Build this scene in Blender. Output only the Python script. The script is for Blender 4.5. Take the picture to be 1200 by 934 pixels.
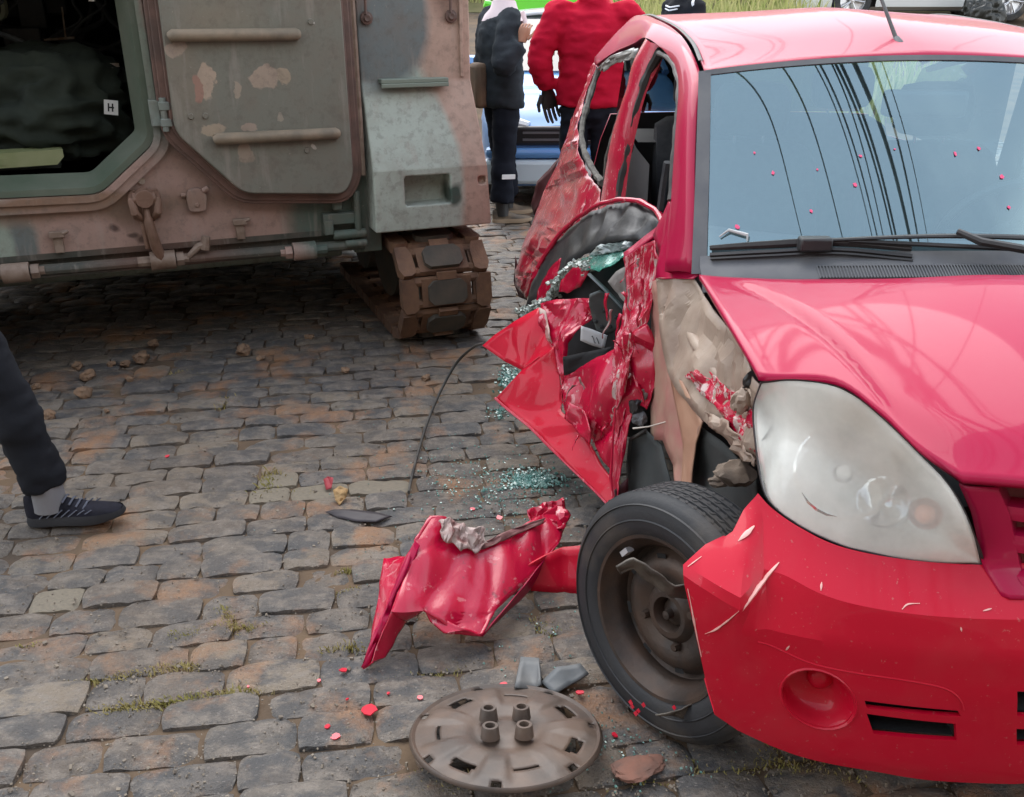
import bpy, bmesh, math, random
from mathutils import Vector, Matrix, noise
R = math.radians
random.seed(7)
for o in list(bpy.data.objects): bpy.data.objects.remove(o)
S = bpy.context.scene
COL = S.collection

# ------------------------------------------------------------------ camera, world, sun, exposure
CAM_H, PITCH, FPX = 1.5, math.atan(467/1080.0), 1080.0
cam = bpy.data.cameras.new('camera'); cam_o = bpy.data.objects.new('camera', cam); COL.objects.link(cam_o)
cam.sensor_width = 36; cam.lens = 36*FPX/1200; cam.clip_start = 0.05; cam.clip_end = 800
cam_o.location = (0, 0, CAM_H); cam_o.rotation_euler = (math.pi/2-PITCH, 0, 0)
S.camera = cam_o
S.view_settings.view_transform = 'Standard'; S.view_settings.look = 'None'
S.view_settings.exposure = EXPOSURE = 1.42; S.view_settings.gamma = 1
SUN_EL, SUN_AZ = 57, 345          # compass-like: azimuth clockwise from +Y
w = bpy.data.worlds.new('World'); S.world = w; w.use_nodes = True
nt = w.node_tree; nt.nodes.clear()
out = nt.nodes.new('ShaderNodeOutputWorld'); bg = nt.nodes.new('ShaderNodeBackground')
sky = nt.nodes.new('ShaderNodeTexSky'); sky.sky_type = 'NISHITA'; sky.sun_disc = False
sky.sun_elevation = R(SUN_EL); sky.sun_rotation = R(SUN_AZ); sky.dust_density = .7; sky.air_density = 1.0; sky.ozone_density = 1.6
tc = nt.nodes.new('ShaderNodeTexCoord'); nz = nt.nodes.new('ShaderNodeTexNoise')
nz.inputs['Scale'].default_value = 1.3; nz.inputs['Detail'].default_value = 4; nz.inputs['Roughness'].default_value = .5
sx = nt.nodes.new('ShaderNodeSeparateXYZ'); nt.links.new(tc.outputs['Generated'], sx.inputs[0])
mr = nt.nodes.new('ShaderNodeMapRange'); mr.inputs['From Min'].default_value = .30; mr.inputs['From Max'].default_value = .85; mr.inputs['To Min'].default_value = .42; mr.inputs['To Max'].default_value = -.22
nt.links.new(sx.outputs['Z'], mr.inputs['Value'])                     # cloud cover thickens towards the horizon
ad = nt.nodes.new('ShaderNodeMath'); ad.operation = 'ADD'; nt.links.new(nz.outputs['Fac'], ad.inputs[0]); nt.links.new(mr.outputs[0], ad.inputs[1])
rmp = nt.nodes.new('ShaderNodeValToRGB'); rmp.color_ramp.elements[0].position = .25; rmp.color_ramp.elements[1].position = .85; rmp.color_ramp.interpolation = 'EASE'; rmp.color_ramp.elements[0].color = (.28, .28, .28, 1); rmp.color_ramp.elements[1].color = (.9, .9, .9, 1)
mx = nt.nodes.new('ShaderNodeMix'); mx.data_type = 'RGBA'
cl = nt.nodes.new('ShaderNodeRGB'); cl.outputs[0].default_value = (9.6, 9.9, 10.2, 1)   # pale cloud, in the sky texture's own units
nt.links.new(tc.outputs['Generated'], nz.inputs['Vector']); nt.links.new(ad.outputs[0], rmp.inputs['Fac'])
nt.links.new(rmp.outputs['Color'], mx.inputs['Factor']); nt.links.new(sky.outputs['Color'], mx.inputs['A']); nt.links.new(cl.outputs[0], mx.inputs['B'])
nt.links.new(mx.outputs['Result'], bg.inputs['Color']); bg.inputs['Strength'].default_value = 0.11
nt.links.new(bg.outputs['Background'], out.inputs['Surface'])
sun = bpy.data.lights.new('sun', 'SUN'); sun.energy = 1.35; sun.angle = R(60); sun.color = (1, .96, .9)
sun_o = bpy.data.objects.new('sun', sun); COL.objects.link(sun_o)
_az, _el = R(SUN_AZ), R(SUN_EL)
sd = Vector((math.sin(_az)*math.cos(_el), math.cos(_az)*math.cos(_el), math.sin(_el)))
sun_o.rotation_euler = sd.to_track_quat('Z', 'Y').to_euler(); sun_o.location = sd*50

# ------------------------------------------------------------------ helpers
def ray(px, py):
    c, s = math.cos(PITCH), math.sin(PITCH); a = (px-600)/FPX; b = (467-py)/FPX
    return Vector((a, c+b*s, -s+b*c))
def at(px, py, z=None, Y=None):
    """world point on a height or at a distance"""
    d = ray(px, py); t = (z-CAM_H)/d.z if z is not None else Y/d.y
    return Vector((0, 0, CAM_H))+d*t
def to_px(p):
    c, s = math.cos(PITCH), math.sin(PITCH); z = p[2]-CAM_H
    dep = p[1]*c-z*s
    if dep < .05: return None
    return 600+FPX*p[0]/dep, 467-FPX*(p[1]*s+z*c)/dep, dep

def tag(o, label=None, cat=None, group=None, kind=None):
    if label: o['label'] = label
    if cat: o['category'] = cat
    if group: o['group'] = group
    if kind: o['kind'] = kind
    return o
def empty(name, loc=(0, 0, 0), rz=0, **k):
    o = bpy.data.objects.new(name, None); COL.objects.link(o); o.location = loc; o.rotation_euler = (0, 0, rz)
    o.empty_display_size = .1
    return tag(o, **k)
def link(name, me, parent=None, **k):
    o = bpy.data.objects.new(name, me); COL.objects.link(o)
    if parent: o.parent = parent
    return tag(o, **k)
def solid(o, t, off=-1):
    m = o.modifiers.new('thickness', 'SOLIDIFY'); m.thickness = t; m.offset = off; return o
def bake(o):
    dg = bpy.context.evaluated_depsgraph_get(); me = bpy.data.meshes.new_from_object(o.evaluated_get(dg))
    o.modifiers.clear(); o.data = me; return o

class MB:
    """collects vertices and faces, then links them as ONE mesh object"""
    def __init__(s): s.v = []; s.f = []; s.m = []
    def add(s, vs, fs, mi=0):
        n = len(s.v); s.v += [tuple(v) for v in vs]; s.f += [[i+n for i in f] for f in fs]; s.m += [mi]*len(fs); return s
    def box(s, x0, x1, y0, y1, z0, z1, mi=0, M=None):
        vs = [Vector((x, y, z)) for z in (z0, z1) for y in (y0, y1) for x in (x0, x1)]
        if M: vs = [M @ v for v in vs]
        return s.add(vs, [(0, 2, 3, 1), (4, 5, 7, 6), (0, 1, 5, 4), (2, 6, 7, 3), (0, 4, 6, 2), (1, 3, 7, 5)], mi)
    def tube(s, pts, rad, seg=8, caps=True, mi=0, squash=None):
        pts = [Vector(p) for p in pts]; n = len(pts)
        if not hasattr(rad, '__len__'): rad = [rad]*n
        vs = []; fs = []; up = None
        for i, p in enumerate(pts):
            t = (pts[min(i+1, n-1)]-pts[max(i-1, 0)]).normalized()
            if up is None:
                up = Vector((0, 0, 1)) if abs(t.z) < .9 else Vector((1, 0, 0))
            a = t.cross(up).normalized(); b = a.cross(t).normalized(); up = b
            for k in range(seg):
                an = 2*math.pi*k/seg; sx, sy = (1, 1) if squash is None else squash
                vs.append(p+(a*math.cos(an)*sx+b*math.sin(an)*sy)*rad[i])
        for i in range(n-1):
            for k in range(seg): fs.append((i*seg+k, i*seg+(k+1) % seg, (i+1)*seg+(k+1) % seg, (i+1)*seg+k))
        if caps: fs += [tuple(range(seg))[::-1], tuple(range((n-1)*seg, n*seg))]
        return s.add(vs, fs, mi)
    def lathe(s, prof, seg=24, M=None, mi=0, close=False):
        """profile of (radius, height) turned about local Z"""
        vs = []; fs = []; n = len(prof)
        for r, h in prof:
            for k in range(seg):
                a = 2*math.pi*k/seg; v = Vector((r*math.cos(a), r*math.sin(a), h)); vs.append(M @ v if M else v)
        for i in range(n-1 if not close else n):
            j = (i+1) % n
            for k in range(seg): fs.append((i*seg+k, i*seg+(k+1) % seg, j*seg+(k+1) % seg, j*seg+k))
        return s.add(vs, fs, mi)
    def prism(s, poly, d0, d1, fn, mi=0):
        """poly of 2-D points between two depths; fn(a, b, d) -> point"""
        n = len(poly); vs = [fn(a, b, d0) for a, b in poly]+[fn(a, b, d1) for a, b in poly]
        fs = [tuple(range(n))[::-1], tuple(range(n, 2*n))]+[(i, (i+1) % n, n+(i+1) % n, n+i) for i in range(n)]
        return s.add(vs, fs, mi)
    def ring(s, outer, inner, d0, d1, fn, mi=0, inner2=None):
        """closed frame between two outlines with equal point counts"""
        n = len(outer); inner2 = inner2 or inner
        vs = [fn(a, b, d0) for a, b in outer]+[fn(a, b, d0) for a, b in inner]+[fn(a, b, d1) for a, b in outer]+[fn(a, b, d1) for a, b in inner2]
        fs = []
        for i in range(n):
            j = (i+1) % n
            fs += [(i, j, n+j, n+i), (2*n+j, 2*n+i, 3*n+i, 3*n+j), (j, i, 2*n+i, 2*n+j), (n+i, n+j, 3*n+j, 3*n+i)]
        return s.add(vs, fs, mi)
    def grid(s, rows, mi=0):
        n, m = len(rows), len(rows[0]); vs = [p for r in rows for p in r]
        return s.add(vs, [(i*m+j, i*m+j+1, (i+1)*m+j+1, (i+1)*m+j) for i in range(n-1) for j in range(m-1)], mi)
    def mesh(s, name, mats, smooth=30, fix=True):
        me = bpy.data.meshes.new(name); me.from_pydata(s.v, [], s.f)
        for m in (mats if isinstance(mats, (list, tuple)) else [mats]): me.materials.append(m)
        if any(s.m): me.polygons.foreach_set('material_index', s.m)
        if fix:
            bm = bmesh.new(); bm.from_mesh(me); bmesh.ops.recalc_face_normals(bm, faces=bm.faces); bm.to_mesh(me); bm.free()
        if smooth:
            me.polygons.foreach_set('use_smooth', [True]*len(me.polygons)); me.set_sharp_from_angle(angle=R(smooth))
        me.update(); return me
    def build(s, name, mats, parent=None, smooth=30, fix=True, bevel=0, **k):
        o = link(name, s.mesh(name, mats, smooth, fix), parent, **k)
        if bevel:
            b = o.modifiers.new('bevel', 'BEVEL'); b.width = bevel; b.segments = 2; b.limit_method = 'ANGLE'; b.angle_limit = R(35)
        return o

def cat_rom(pts, n):
    """smooth resample of a polyline to n points by arc length"""
    P = [Vector(p) for p in pts]
    if len(P) == 2: return [P[0].lerp(P[1], i/(n-1)) for i in range(n)]
    E = [P[0]*2-P[1]]+P+[P[-1]*2-P[-2]]; dense = []
    for i in range(1, len(E)-2):
        p0, p1, p2, p3 = E[i-1:i+3]
        for k in range(12):
            t = k/12; dense.append(.5*((2*p1)+(p2-p0)*t+(2*p0-5*p1+4*p2-p3)*t*t+(3*p1-p0-3*p2+p3)*t**3))
    dense.append(P[-1]); return lin(dense, n)
def lin(pts, n):
    P = [Vector(p) for p in pts]; L = [0]
    for a, b in zip(P, P[1:]): L.append(L[-1]+(b-a).length)
    o = []; j = 0
    for i in range(n):
        d = L[-1]*i/(n-1)
        while j < len(L)-2 and L[j+1] < d: j += 1
        seg = L[j+1]-L[j]; o.append(P[j].lerp(P[j+1], 0 if seg < 1e-9 else min(1, max(0, (d-L[j])/seg))))
    return o
def coons(top, bot, left, right):
    """top/bot run left->right (n points), left/right run top->bottom (m points)"""
    n, m = len(top), len(left); rows = []
    for j in range(m):
        t = j/(m-1); r = []
        for i in range(n):
            s_ = i/(n-1)
            r.append(top[i]*(1-t)+bot[i]*t+left[j]*(1-s_)+right[j]*s_-(top[0]*(1-s_)*(1-t)+top[-1]*s_*(1-t)+bot[0]*(1-s_)*t+bot[-1]*s_*t))
        rows.append(r)
    return rows
def loft_rows(curves, m, smooth=True):
    """interpolate between curves of equal length, m rows"""
    n = len(curves[0]); cols = [(cat_rom if smooth else lin)([c[i] for c in curves], m) for i in range(n)]
    return [[cols[i][j] for i in range(n)] for j in range(m)]
def ns(p, f=1, seed=0): return noise.noise(Vector((p[0]*f+seed*7.3, p[1]*f-seed*3.1, p[2]*f+seed*1.7)))
def smooth01(x, a, b):
    t = min(1, max(0, (x-a)/(b-a))); return t*t*(3-2*t)

# ------------------------------------------------------------------ materials
MATS = {}
class NT:
    def __init__(s, name):
        s.m = bpy.data.materials.new(name); s.m.use_nodes = True; s.t = s.m.node_tree
        s.b = s.t.nodes['Principled BSDF']; s.out = s.t.nodes['Material Output']
    def n(s, typ, **k):
        d = s.t.nodes.new(typ)
        for a, b in k.items(): setattr(d, a, b)
        return d
    def l(s, a, b): s.t.links.new(a, b)
    def val(s, sock, v):
        if isinstance(v, (int, float, tuple, list)): sock.default_value = v
        else: s.l(v, sock)
    def coords(s, kind='Object'): return s.n('ShaderNodeTexCoord').outputs[kind] if kind != 'World' else s.n('ShaderNodeNewGeometry').outputs['Position']
    def mapping(s, vec, scale=(1, 1, 1), loc=(0, 0, 0), rot=(0, 0, 0)):
        m = s.n('ShaderNodeMapping'); m.inputs['Scale'].default_value = scale; m.inputs['Location'].default_value = loc; m.inputs['Rotation'].default_value = rot
        s.l(vec, m.inputs['Vector']); return m.outputs['Vector']
    def noise(s, vec, scale, detail=4, rough=.55, dist=0):
        x = s.n('ShaderNodeTexNoise'); s.l(vec, x.inputs['Vector']); x.inputs['Scale'].default_value = scale
        x.inputs['Detail'].default_value = detail; x.inputs['Roughness'].default_value = rough; x.inputs['Distortion'].default_value = dist; return x.outputs['Fac']
    def ramp(s, f, a, b, c0=(0, 0, 0, 1), c1=(1, 1, 1, 1)):
        r = s.n('ShaderNodeValToRGB'); e = r.color_ramp.elements; e[0].position = a; e[1].position = b; e[0].color = c0; e[1].color = c1
        s.l(f, r.inputs['Fac']); return r.outputs['Color']
    def mix(s, f, a, b, mode='MIX'):
        x = s.n('ShaderNodeMix', data_type='RGBA', blend_type=mode)
        s.val(x.inputs['Factor'], f)
        for sock, v in ((x.inputs['A'], a), (x.inputs['B'], b)):
            if isinstance(v, tuple): sock.default_value = v if len(v) == 4 else (*v, 1)
            else: s.l(v, sock)
        return x.outputs['Result']
    def math(s, op, a, b=0, clamp=False):
        x = s.n('ShaderNodeMath', operation=op, use_clamp=clamp); s.val(x.inputs[0], a); s.val(x.inputs[1], b); return x.outputs[0]
    def fres(s, ior):
        """mirror strength of a sheet, the same from both sides"""
        f = s.n('ShaderNodeFresnel'); g = s.n('ShaderNodeNewGeometry'); s.l(s.math('POWER', float(ior), s.math('SUBTRACT', 1.0, s.math('MULTIPLY', g.outputs['Backfacing'], 2.0))), f.inputs['IOR']); return f
    def bump(s, h, strength=.3, dist=.01):
        x = s.n('ShaderNodeBump'); x.inputs['Strength'].default_value = strength; x.inputs['Distance'].default_value = dist
        s.l(h, x.inputs['Height']); s.l(x.outputs['Normal'], s.b.inputs['Normal']); return x
    def setp(s, **k):
        names = dict(col='Base Color', rough='Roughness', metal='Metallic', coat='Coat Weight', coat_r='Coat Roughness', ior='IOR', trans='Transmission Weight', alpha='Alpha', spec='Specular IOR Level', sheen='Sheen Weight', sub='Subsurface Weight')
        for a, v in k.items():
            sock = s.b.inputs[names[a]]
            if isinstance(v, tuple) and len(v) == 3: v = (*v, 1)
            s.val(sock, v)
        return s
def mat(name, col, rough=.6, metal=0, col2=None, scale=6, lo=.35, hi=.65, bump=0, bscale=60, bdist=.004, coat=0, stretch=None, coord='Object', **k):
    """plain surface whose colour wanders between two paints, with fine relief"""
    if name in MATS: return MATS[name]
    a = NT(name); v = a.coords(coord)
    if stretch: v = a.mapping(v, stretch)
    a.setp(rough=rough, metal=metal, coat=coat, **k)
    if col2: a.setp(col=a.mix(a.ramp(a.noise(v, scale, 6), lo, hi), (*col, 1), (*col2, 1)))
    else: a.setp(col=col)
    if bump: a.bump(a.noise(v, bscale, 5, .6), bump, bdist)
    MATS[name] = a.m; return a.m

def camo(name, base, blobs, warp=.25, rough=.62, chips=None, dirt_haze=True):
    """paint in fields: base colour, then soft-edged fields (centre, radii, colour), all in object space; chips = bare spots"""
    a = NT(name); v = a.coords()
    wn = a.n('ShaderNodeTexNoise'); wn.inputs['Scale'].default_value = 3.5; wn.inputs['Detail'].default_value = 3; a.l(v, wn.inputs['Vector'])
    sub = a.n('ShaderNodeVectorMath', operation='SUBTRACT'); a.l(wn.outputs['Color'], sub.inputs[0]); sub.inputs[1].default_value = (.5, .5, .5)
    sc = a.n('ShaderNodeVectorMath', operation='SCALE'); a.l(sub.outputs[0], sc.inputs[0]); sc.inputs['Scale'].default_value = warp
    ad = a.n('ShaderNodeVectorMath', operation='ADD'); a.l(v, ad.inputs[0]); a.l(sc.outputs[0], ad.inputs[1]); wv = ad.outputs[0]
    def field(vec, c, r, soft):
        m = a.mapping(vec, tuple(1/x for x in r), tuple(-c[i]/r[i] for i in range(3)))
        ln = a.n('ShaderNodeVectorMath', operation='LENGTH'); a.l(m, ln.inputs[0])
        return a.ramp(ln.outputs['Value'], max(0, 1-soft), 1, (1, 1, 1, 1), (0, 0, 0, 1))
    col = (*base, 1)
    for c, r, k, soft in blobs: col = a.mix(field(wv, c, r, soft), col, (*k, 1))
    if chips:
        wn2 = a.n('ShaderNodeTexNoise'); wn2.inputs['Scale'].default_value = 14; wn2.inputs['Detail'].default_value = 5; a.l(v, wn2.inputs['Vector'])
        s2 = a.n('ShaderNodeVectorMath', operation='SUBTRACT'); a.l(wn2.outputs['Color'], s2.inputs[0]); s2.inputs[1].default_value = (.5, .5, .5)
        c2 = a.n('ShaderNodeVectorMath', operation='SCALE'); a.l(s2.outputs[0], c2.inputs[0]); c2.inputs['Scale'].default_value = .09
        a2 = a.n('ShaderNodeVectorMath', operation='ADD'); a.l(v, a2.inputs[0]); a.l(c2.outputs[0], a2.inputs[1])
        for c, r, k in chips: col = a.mix(field(a2.outputs[0], c, r, .12), col, (*k, 1))
    col = a.mix(a.math('MULTIPLY', a.ramp(a.noise(v, 9, 7, .65), .42, .72), .40), col, (.17, .13, .10, 1))      # dust film
    col = a.mix(a.math('MULTIPLY', a.ramp(a.noise(v, 26, 7, .7), .50, .62), .30), col, (.10, .085, .07, 1)); col = a.mix(a.math('MULTIPLY', a.ramp(a.noise(a.mapping(v, (14, 14, 2)), 1.5, 5, .6), .56, .68), .28), col, (.34, .30, .26, 1))   # grime and rain streaks
    col = a.mix(a.math('MULTIPLY', a.ramp(a.noise(v, 60, 4, .7), .66, .72), .45), col, (.36, .31, .26, 1))      # small scuffs
    a.setp(col=col, rough=rough, spec=.35); a.bump(a.noise(v, 45, 6, .65), .25, .004)
    MATS[name] = a.m; return a.m

def red_paint():
    a = NT('red_car_paint'); v = a.coords()
    dust = a.math('MULTIPLY', a.ramp(a.noise(v, 5, 6, .6), .45, .8), .10)
    a.setp(col=a.mix(dust, (.37, .001, .043, 1), (.33, .10, .115, 1)), rough=.42, coat=.38, coat_r=.05, spec=.18)
    a.b.inputs['Coat IOR'].default_value = 1.45
    a.bump(a.noise(v, 3.2, 2), .03, .02)
    MATS['red'] = a.m; return a.m
def bumper_paint():
    a = NT('red_bumper_paint'); v = a.coords()
    dust = a.math('MULTIPLY', a.ramp(a.noise(v, 7, 6, .6), .5, .8), .16)
    sp = a.math('MULTIPLY', a.ramp(a.noise(v, 90, 4, .7), .64, .69), .35)
    a.setp(col=a.mix(sp, a.mix(dust, (.50, .002, .022, 1), (.35, .10, .09, 1)), (.42, .22, .19, 1)), rough=.46, coat=.32, coat_r=.07, spec=.2)
    a.bump(a.noise(v, 60, 4), .03, .004); return a.m
def red_scraped(name, amount=.5, primer=.55, stretch=(6, 30, 8), rot=(0, 0, 0)):
    """dented paint: long pale scrapes, bare primer on some patches, dark grime"""
    a = NT(name); v = a.coords()
    sv = a.mapping(v, stretch, rot=rot); sv2 = a.mapping(v, tuple(x*3.1 for x in stretch), rot=rot)
    s1 = a.ramp(a.noise(sv, 1.3, 6, .7), .69-.09*amount, .74-.09*amount)
    s4 = a.ramp(a.noise(sv2, 1.3, 3, .6), .64-.05*amount, .69-.05*amount)
    s2 = a.ramp(a.noise(sv, 2.1, 7, .68, .6), primer+.05, primer+.09)
    s3 = a.ramp(a.noise(v, 17, 6, .7), .62, .67)
    col = a.mix(a.math('MULTIPLY', s1, .75), (.45, .003, .034, 1), (.70, .27, .30, 1))
    col = a.mix(a.math('MULTIPLY', s4, .55*min(1, amount+.3)), col, (.78, .46, .46, 1))
    col = a.mix(a.math('MULTIPLY', s2, .9), col, (.50, .42, .38, 1)); col = a.mix(a.math('MULTIPLY', s3, .55), col, (.09, .03, .035, 1))
    rr = a.mix(a.math('MAXIMUM', s1, s2), (.25, .25, .25, 1), (.55, .55, .55, 1))
    a.setp(col=col, rough=rr, coat=.4, coat_r=.16)
    a.bump(a.math('ADD', a.noise(sv, 2.5, 6, .7), a.math('MULTIPLY', a.noise(v, 38, 4, .6), .5)), .4, .004)
    MATS[name] = a.m; return a.m
def glass(name, tint=(.75, .9, .9), refl=1.9, rough=.02, dirt_haze=0.0, dcol=(.5, .5, .48), gcol=(1, 1, 1)):
    """thin sheet: see-through pane with the mirror strength of its two faces"""
    a = NT(name); t = a.n('ShaderNodeBsdfTransparent'); t.inputs['Color'].default_value = (*tint, 1)
    g = a.n('ShaderNodeBsdfGlossy'); g.inputs['Roughness'].default_value = rough; g.inputs['Color'].default_value = (*gcol, 1)
    fr = a.fres(refl)
    mx = a.n('ShaderNodeMixShader'); a.l(fr.outputs[0], mx.inputs[0]); a.l(t.outputs[0], mx.inputs[1]); a.l(g.outputs[0], mx.inputs[2])
    last = mx.outputs[0]
    if dirt_haze:
        d = a.n('ShaderNodeBsdfDiffuse'); d.inputs['Color'].default_value = (*dcol, 1); v = a.coords()
        m2 = a.n('ShaderNodeMixShader'); a.l(a.math('MULTIPLY', a.ramp(a.noise(v, 7, 6, .6), .2, .85), dirt_haze), m2.inputs[0]); a.l(last, m2.inputs[1]); a.l(d.outputs[0], m2.inputs[2]); last = m2.outputs[0]
    a.l(last, a.out.inputs['Surface']); MATS[name] = a.m; return a.m

RED = red_paint()
RED_B = bumper_paint()
RED_S = red_scraped('scraped_red_paint', .3, .66)
RED_C = red_scraped('badly_scraped_red_paint', .55, .61, (9, 9, 4))
RED_F = red_scraped('torn_fender_paint', .15, .64, (7, 7, 7))
BLACK = mat('black_plastic', (.018, .019, .021), .5, col2=(.035, .034, .033), bump=.15, bscale=120)
DARKGREY = mat('dark_grey_trim', (.075, .08, .09), .55, col2=(.11, .115, .12), scale=9, bump=.1)
RUBBER = mat('tyre_rubber', (.017, .018, .020), .62, col2=(.075, .062, .048), scale=5, lo=.48, hi=.75, bump=.25, bscale=90)
RUBBER2 = mat('seal_rubber', (.03, .03, .03), .55, col2=(.09, .085, .075), scale=12, bump=.2)
TAN = mat('inner_wing_primer', (.40, .315, .245), .5, col2=(.26, .185, .14), scale=7, bump=.4, bscale=26, bdist=.006)
PINKTAN = mat('scraped_pink_primer', (.36, .15, .13), .5, col2=(.38, .25, .18), scale=9, bump=.3, bscale=30)
GREYPLATE = mat('zinc_grey_metal', (.15, .17, .17), .45, .5, col2=(.10, .11, .11), scale=10, bump=.1)
RIMM = mat('rusty_steel_rim', (.030, .026, .023), .5, .35, col2=(.075, .046, .031), scale=9, bump=.3, bscale=70)
HUBP = mat('weathered_hubcap_plastic', (.060, .046, .037), .5, col2=(.115, .078, .056), scale=11, bump=.25, bscale=50)
CLOTH_DK = mat('seat_fabric', (.03, .033, .038), .9, col2=(.05, .052, .056), scale=30, bump=.3, bscale=250)
INTERIOR = mat('cabin_plastic', (.035, .037, .04), .7, col2=(.05, .05, .052), bump=.1)
CHROME = mat('reflector_chrome', (.85, .86, .86), .12, .95)
WHITEPL = mat('white_lamp_housing', (.78, .79, .76), .4)
TEAL = glass('teal_glass_edge', (.35, .8, .7), 1.7, .08, .35, (.25, .55, .48))
WGLASS = glass('windscreen_glass', (.62, .80, .86), 3.3, .015, .10, (.26, .42, .46), (.72, .96, 1.0))  # teal diffuse film and cyan mirror tint paint sky reflection into the glass
DGLASS = glass('tinted_car_glass', (.10, .13, .15), 1.9, .03, .05)
# ------------------------------------------------------------------ road
SETTS = NT('granite_sett'); v_ = SETTS.coords('World'); oi = SETTS.n('ShaderNodeObjectInfo')
def sett_material(a, rnd_sock):
    v = a.coords('World'); vs = a.mapping(v, (.78, 1.2, 1), rot=(0, 0, R(-9.3)))
    c = a.n('ShaderNodeValToRGB'); e = c.color_ramp.elements; e[0].color = (0.091, 0.081, 0.072, 1); e[1].color = (0.176, 0.146, 0.114, 1)
    for pos, k in ((.25, (0.130, 0.107, 0.086, 1)), (.5, (0.104, 0.099, 0.094, 1)), (.75, (0.150, 0.125, 0.096, 1)), (.93, (0.208, 0.169, 0.124, 1))):
        el = e.new(pos); el.color = k
    e[-1].position = 1; a.l(rnd_sock, c.inputs['Fac'])
    col = a.mix(a.math('MULTIPLY', a.ramp(a.noise(vs, 26, 6, .68), .44, .60), .75), c.outputs['Color'], (0.215, 0.185, 0.153, 1))
    col = a.mix(a.math('MULTIPLY', a.ramp(a.noise(vs, 11, 6, .66), .47, .57), .75), col, (0.055, 0.058, 0.061, 1))
    col = a.mix(a.math('MULTIPLY', a.ramp(a.noise(v, 3.4, 6, .65), .53, .66), .8), col, (0.312, 0.156, 0.072, 1))     # orange earth trodden in
    col = a.mix(a.math('MULTIPLY', a.ramp(a.noise(v, 1.3, 4, .6), .45, .65), .35), col, (0.150, 0.107, 0.068, 1))    # brown dust drifts
    col = a.mix(a.math('MULTIPLY', a.ramp(a.noise(vs, 110, 3, .7), .60, .70), .45), col, (0.364, 0.325, 0.286, 1))
    col = a.mix(a.math('MULTIPLY', a.ramp(a.noise(vs, 170, 3, .7), .60, .68), .55), col, (0.026, 0.026, 0.029, 1))
    rg = a.ramp(a.noise(v, 9, 4), .35, .7, (.38, .38, .38, 1), (.75, .75, .75, 1))
    a.setp(col=col, rough=rg, spec=.5)
    h = a.math('ADD', a.noise(vs, 48, 7, .68), a.math('MULTIPLY', a.noise(v, 160, 4, .7), .5)); a.bump(h, 1.0, .009)
    return a.m
sett_material(SETTS, oi.outputs['Random'])
SETT2 = NT('granite_sett_far'); gi = SETT2.n('ShaderNodeNewGeometry'); sett_material(SETT2, gi.outputs['Random Per Island'])
SOIL = mat('joint_soil', (.070, .050, .034), .95, col2=(.14, .09, .05), scale=3.5, lo=.35, hi=.7, bump=.7, bscale=70, coord='World')
# ground sheet: flat street that climbs beyond the parked cars
def gz(x, y): return .12*max(0, y-10.5)*smooth01(y, 10.5, 13)
m = MB(); ys = [-6, -2, 0, 2, 4, 6, 8, 10, 10.5, 11, 11.5, 12, 12.5, 13, 14, 16, 18, 20, 24, 28, 34, 45, 70, 120, 250, 500]; xs = [-400, -150, -60, -30, -16, -8, -4, -2, 0, 2, 4, 8, 16, 30, 60, 150, 400]
m.grid([[Vector((x, y, -.0125+min(gz(x, y), 3.2))) for x in xs] for y in ys])
STREET = m.build('street', SOIL, None, 60, fix=False, kind='structure')
ang = R(9.3); E1 = Vector((math.cos(ang), math.sin(ang), 0)); E2 = Vector((-math.sin(ang), math.cos(ang), 0))
def sett_mesh(seed, nx, ny):
    rows = []
    for j in range(-1, ny+2):
        r = []
        for i in range(-1, nx+2):
            a = -1+2*min(max(i, 0), nx)/nx; b = -1+2*min(max(j, 0), ny)/ny; sk = i < 0 or j < 0 or i > nx or j > ny
            k = 1-.075*abs(a*b)**2.2; ex = abs(a)**6; ey = abs(b)**3
            jx = .03*ns((a*2, b*2, seed), 1.1, 1); jy = .05*ns((a*2, b*2, seed), 1.1, 2)
            z = .0065*ns((a*1.6, b*1.1, seed*3.1), 1, 3)+.003*ns((a*5, b*3, seed*1.3), 1, 4)-.010*(max(ex, ey)*.6+ex*ey*.6)
            r.append(Vector(((a*k+jx)*.5*(1.015 if sk else 1), (b*k+jy)*.5*(1.03 if sk else 1), -.045 if sk else z)))
        rows.append(r)
    return MB().grid(rows)
NEAR = [sett_mesh(s, 9, 5) for s in range(14)]; FARM = [sett_mesh(s+50, 5, 3) for s in range(10)]
near_me = [g.mesh('cobblestone', SETTS.m, 40, fix=False) for g in NEAR]
def inpoly(x, y, P):
    c = False; j = len(P)-1
    for i in range(len(P)):
        if (P[i][1] > y) != (P[j][1] > y) and x < (P[j][0]-P[i][0])*(y-P[i][1])/(P[j][1]-P[i][1])+P[i][0]: c = not c
        j = i
    return c
HIDE = [(725, 600), (640, 540), (600, 480), (640, 300), (1210, -60), (1210, 905), (1000, 890), (880, 850), (700, 800), (690, 640)]
rnd = random.Random(44); stones = []
yy = -1.2; rown = 0
while yy < 11.8:
    d = rnd.uniform(.090, .112); x = -9+rnd.uniform(0, .2)
    while x < 11:
        ln = rnd.choice((rnd.uniform(.17, .22), rnd.uniform(.19, .26), rnd.uniform(.19, .24), rnd.uniform(.12, .17)))
        c = E1*(x+ln/2)+E2*(yy+d/2+.018*ns((x*.5, yy*.4, 0), 1, 8)+.006*ns((x*3, yy*3, 1), 1, 9)); q = to_px(c)
        if c.y > .35 and q and -420 < q[0] < 1900 and -20 < q[1] < 1300: stones.append((c, ln-.004, d-.002, q, ln*d/(q[2]**2)))
        x += ln
    yy += d; rown += 1
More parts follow.
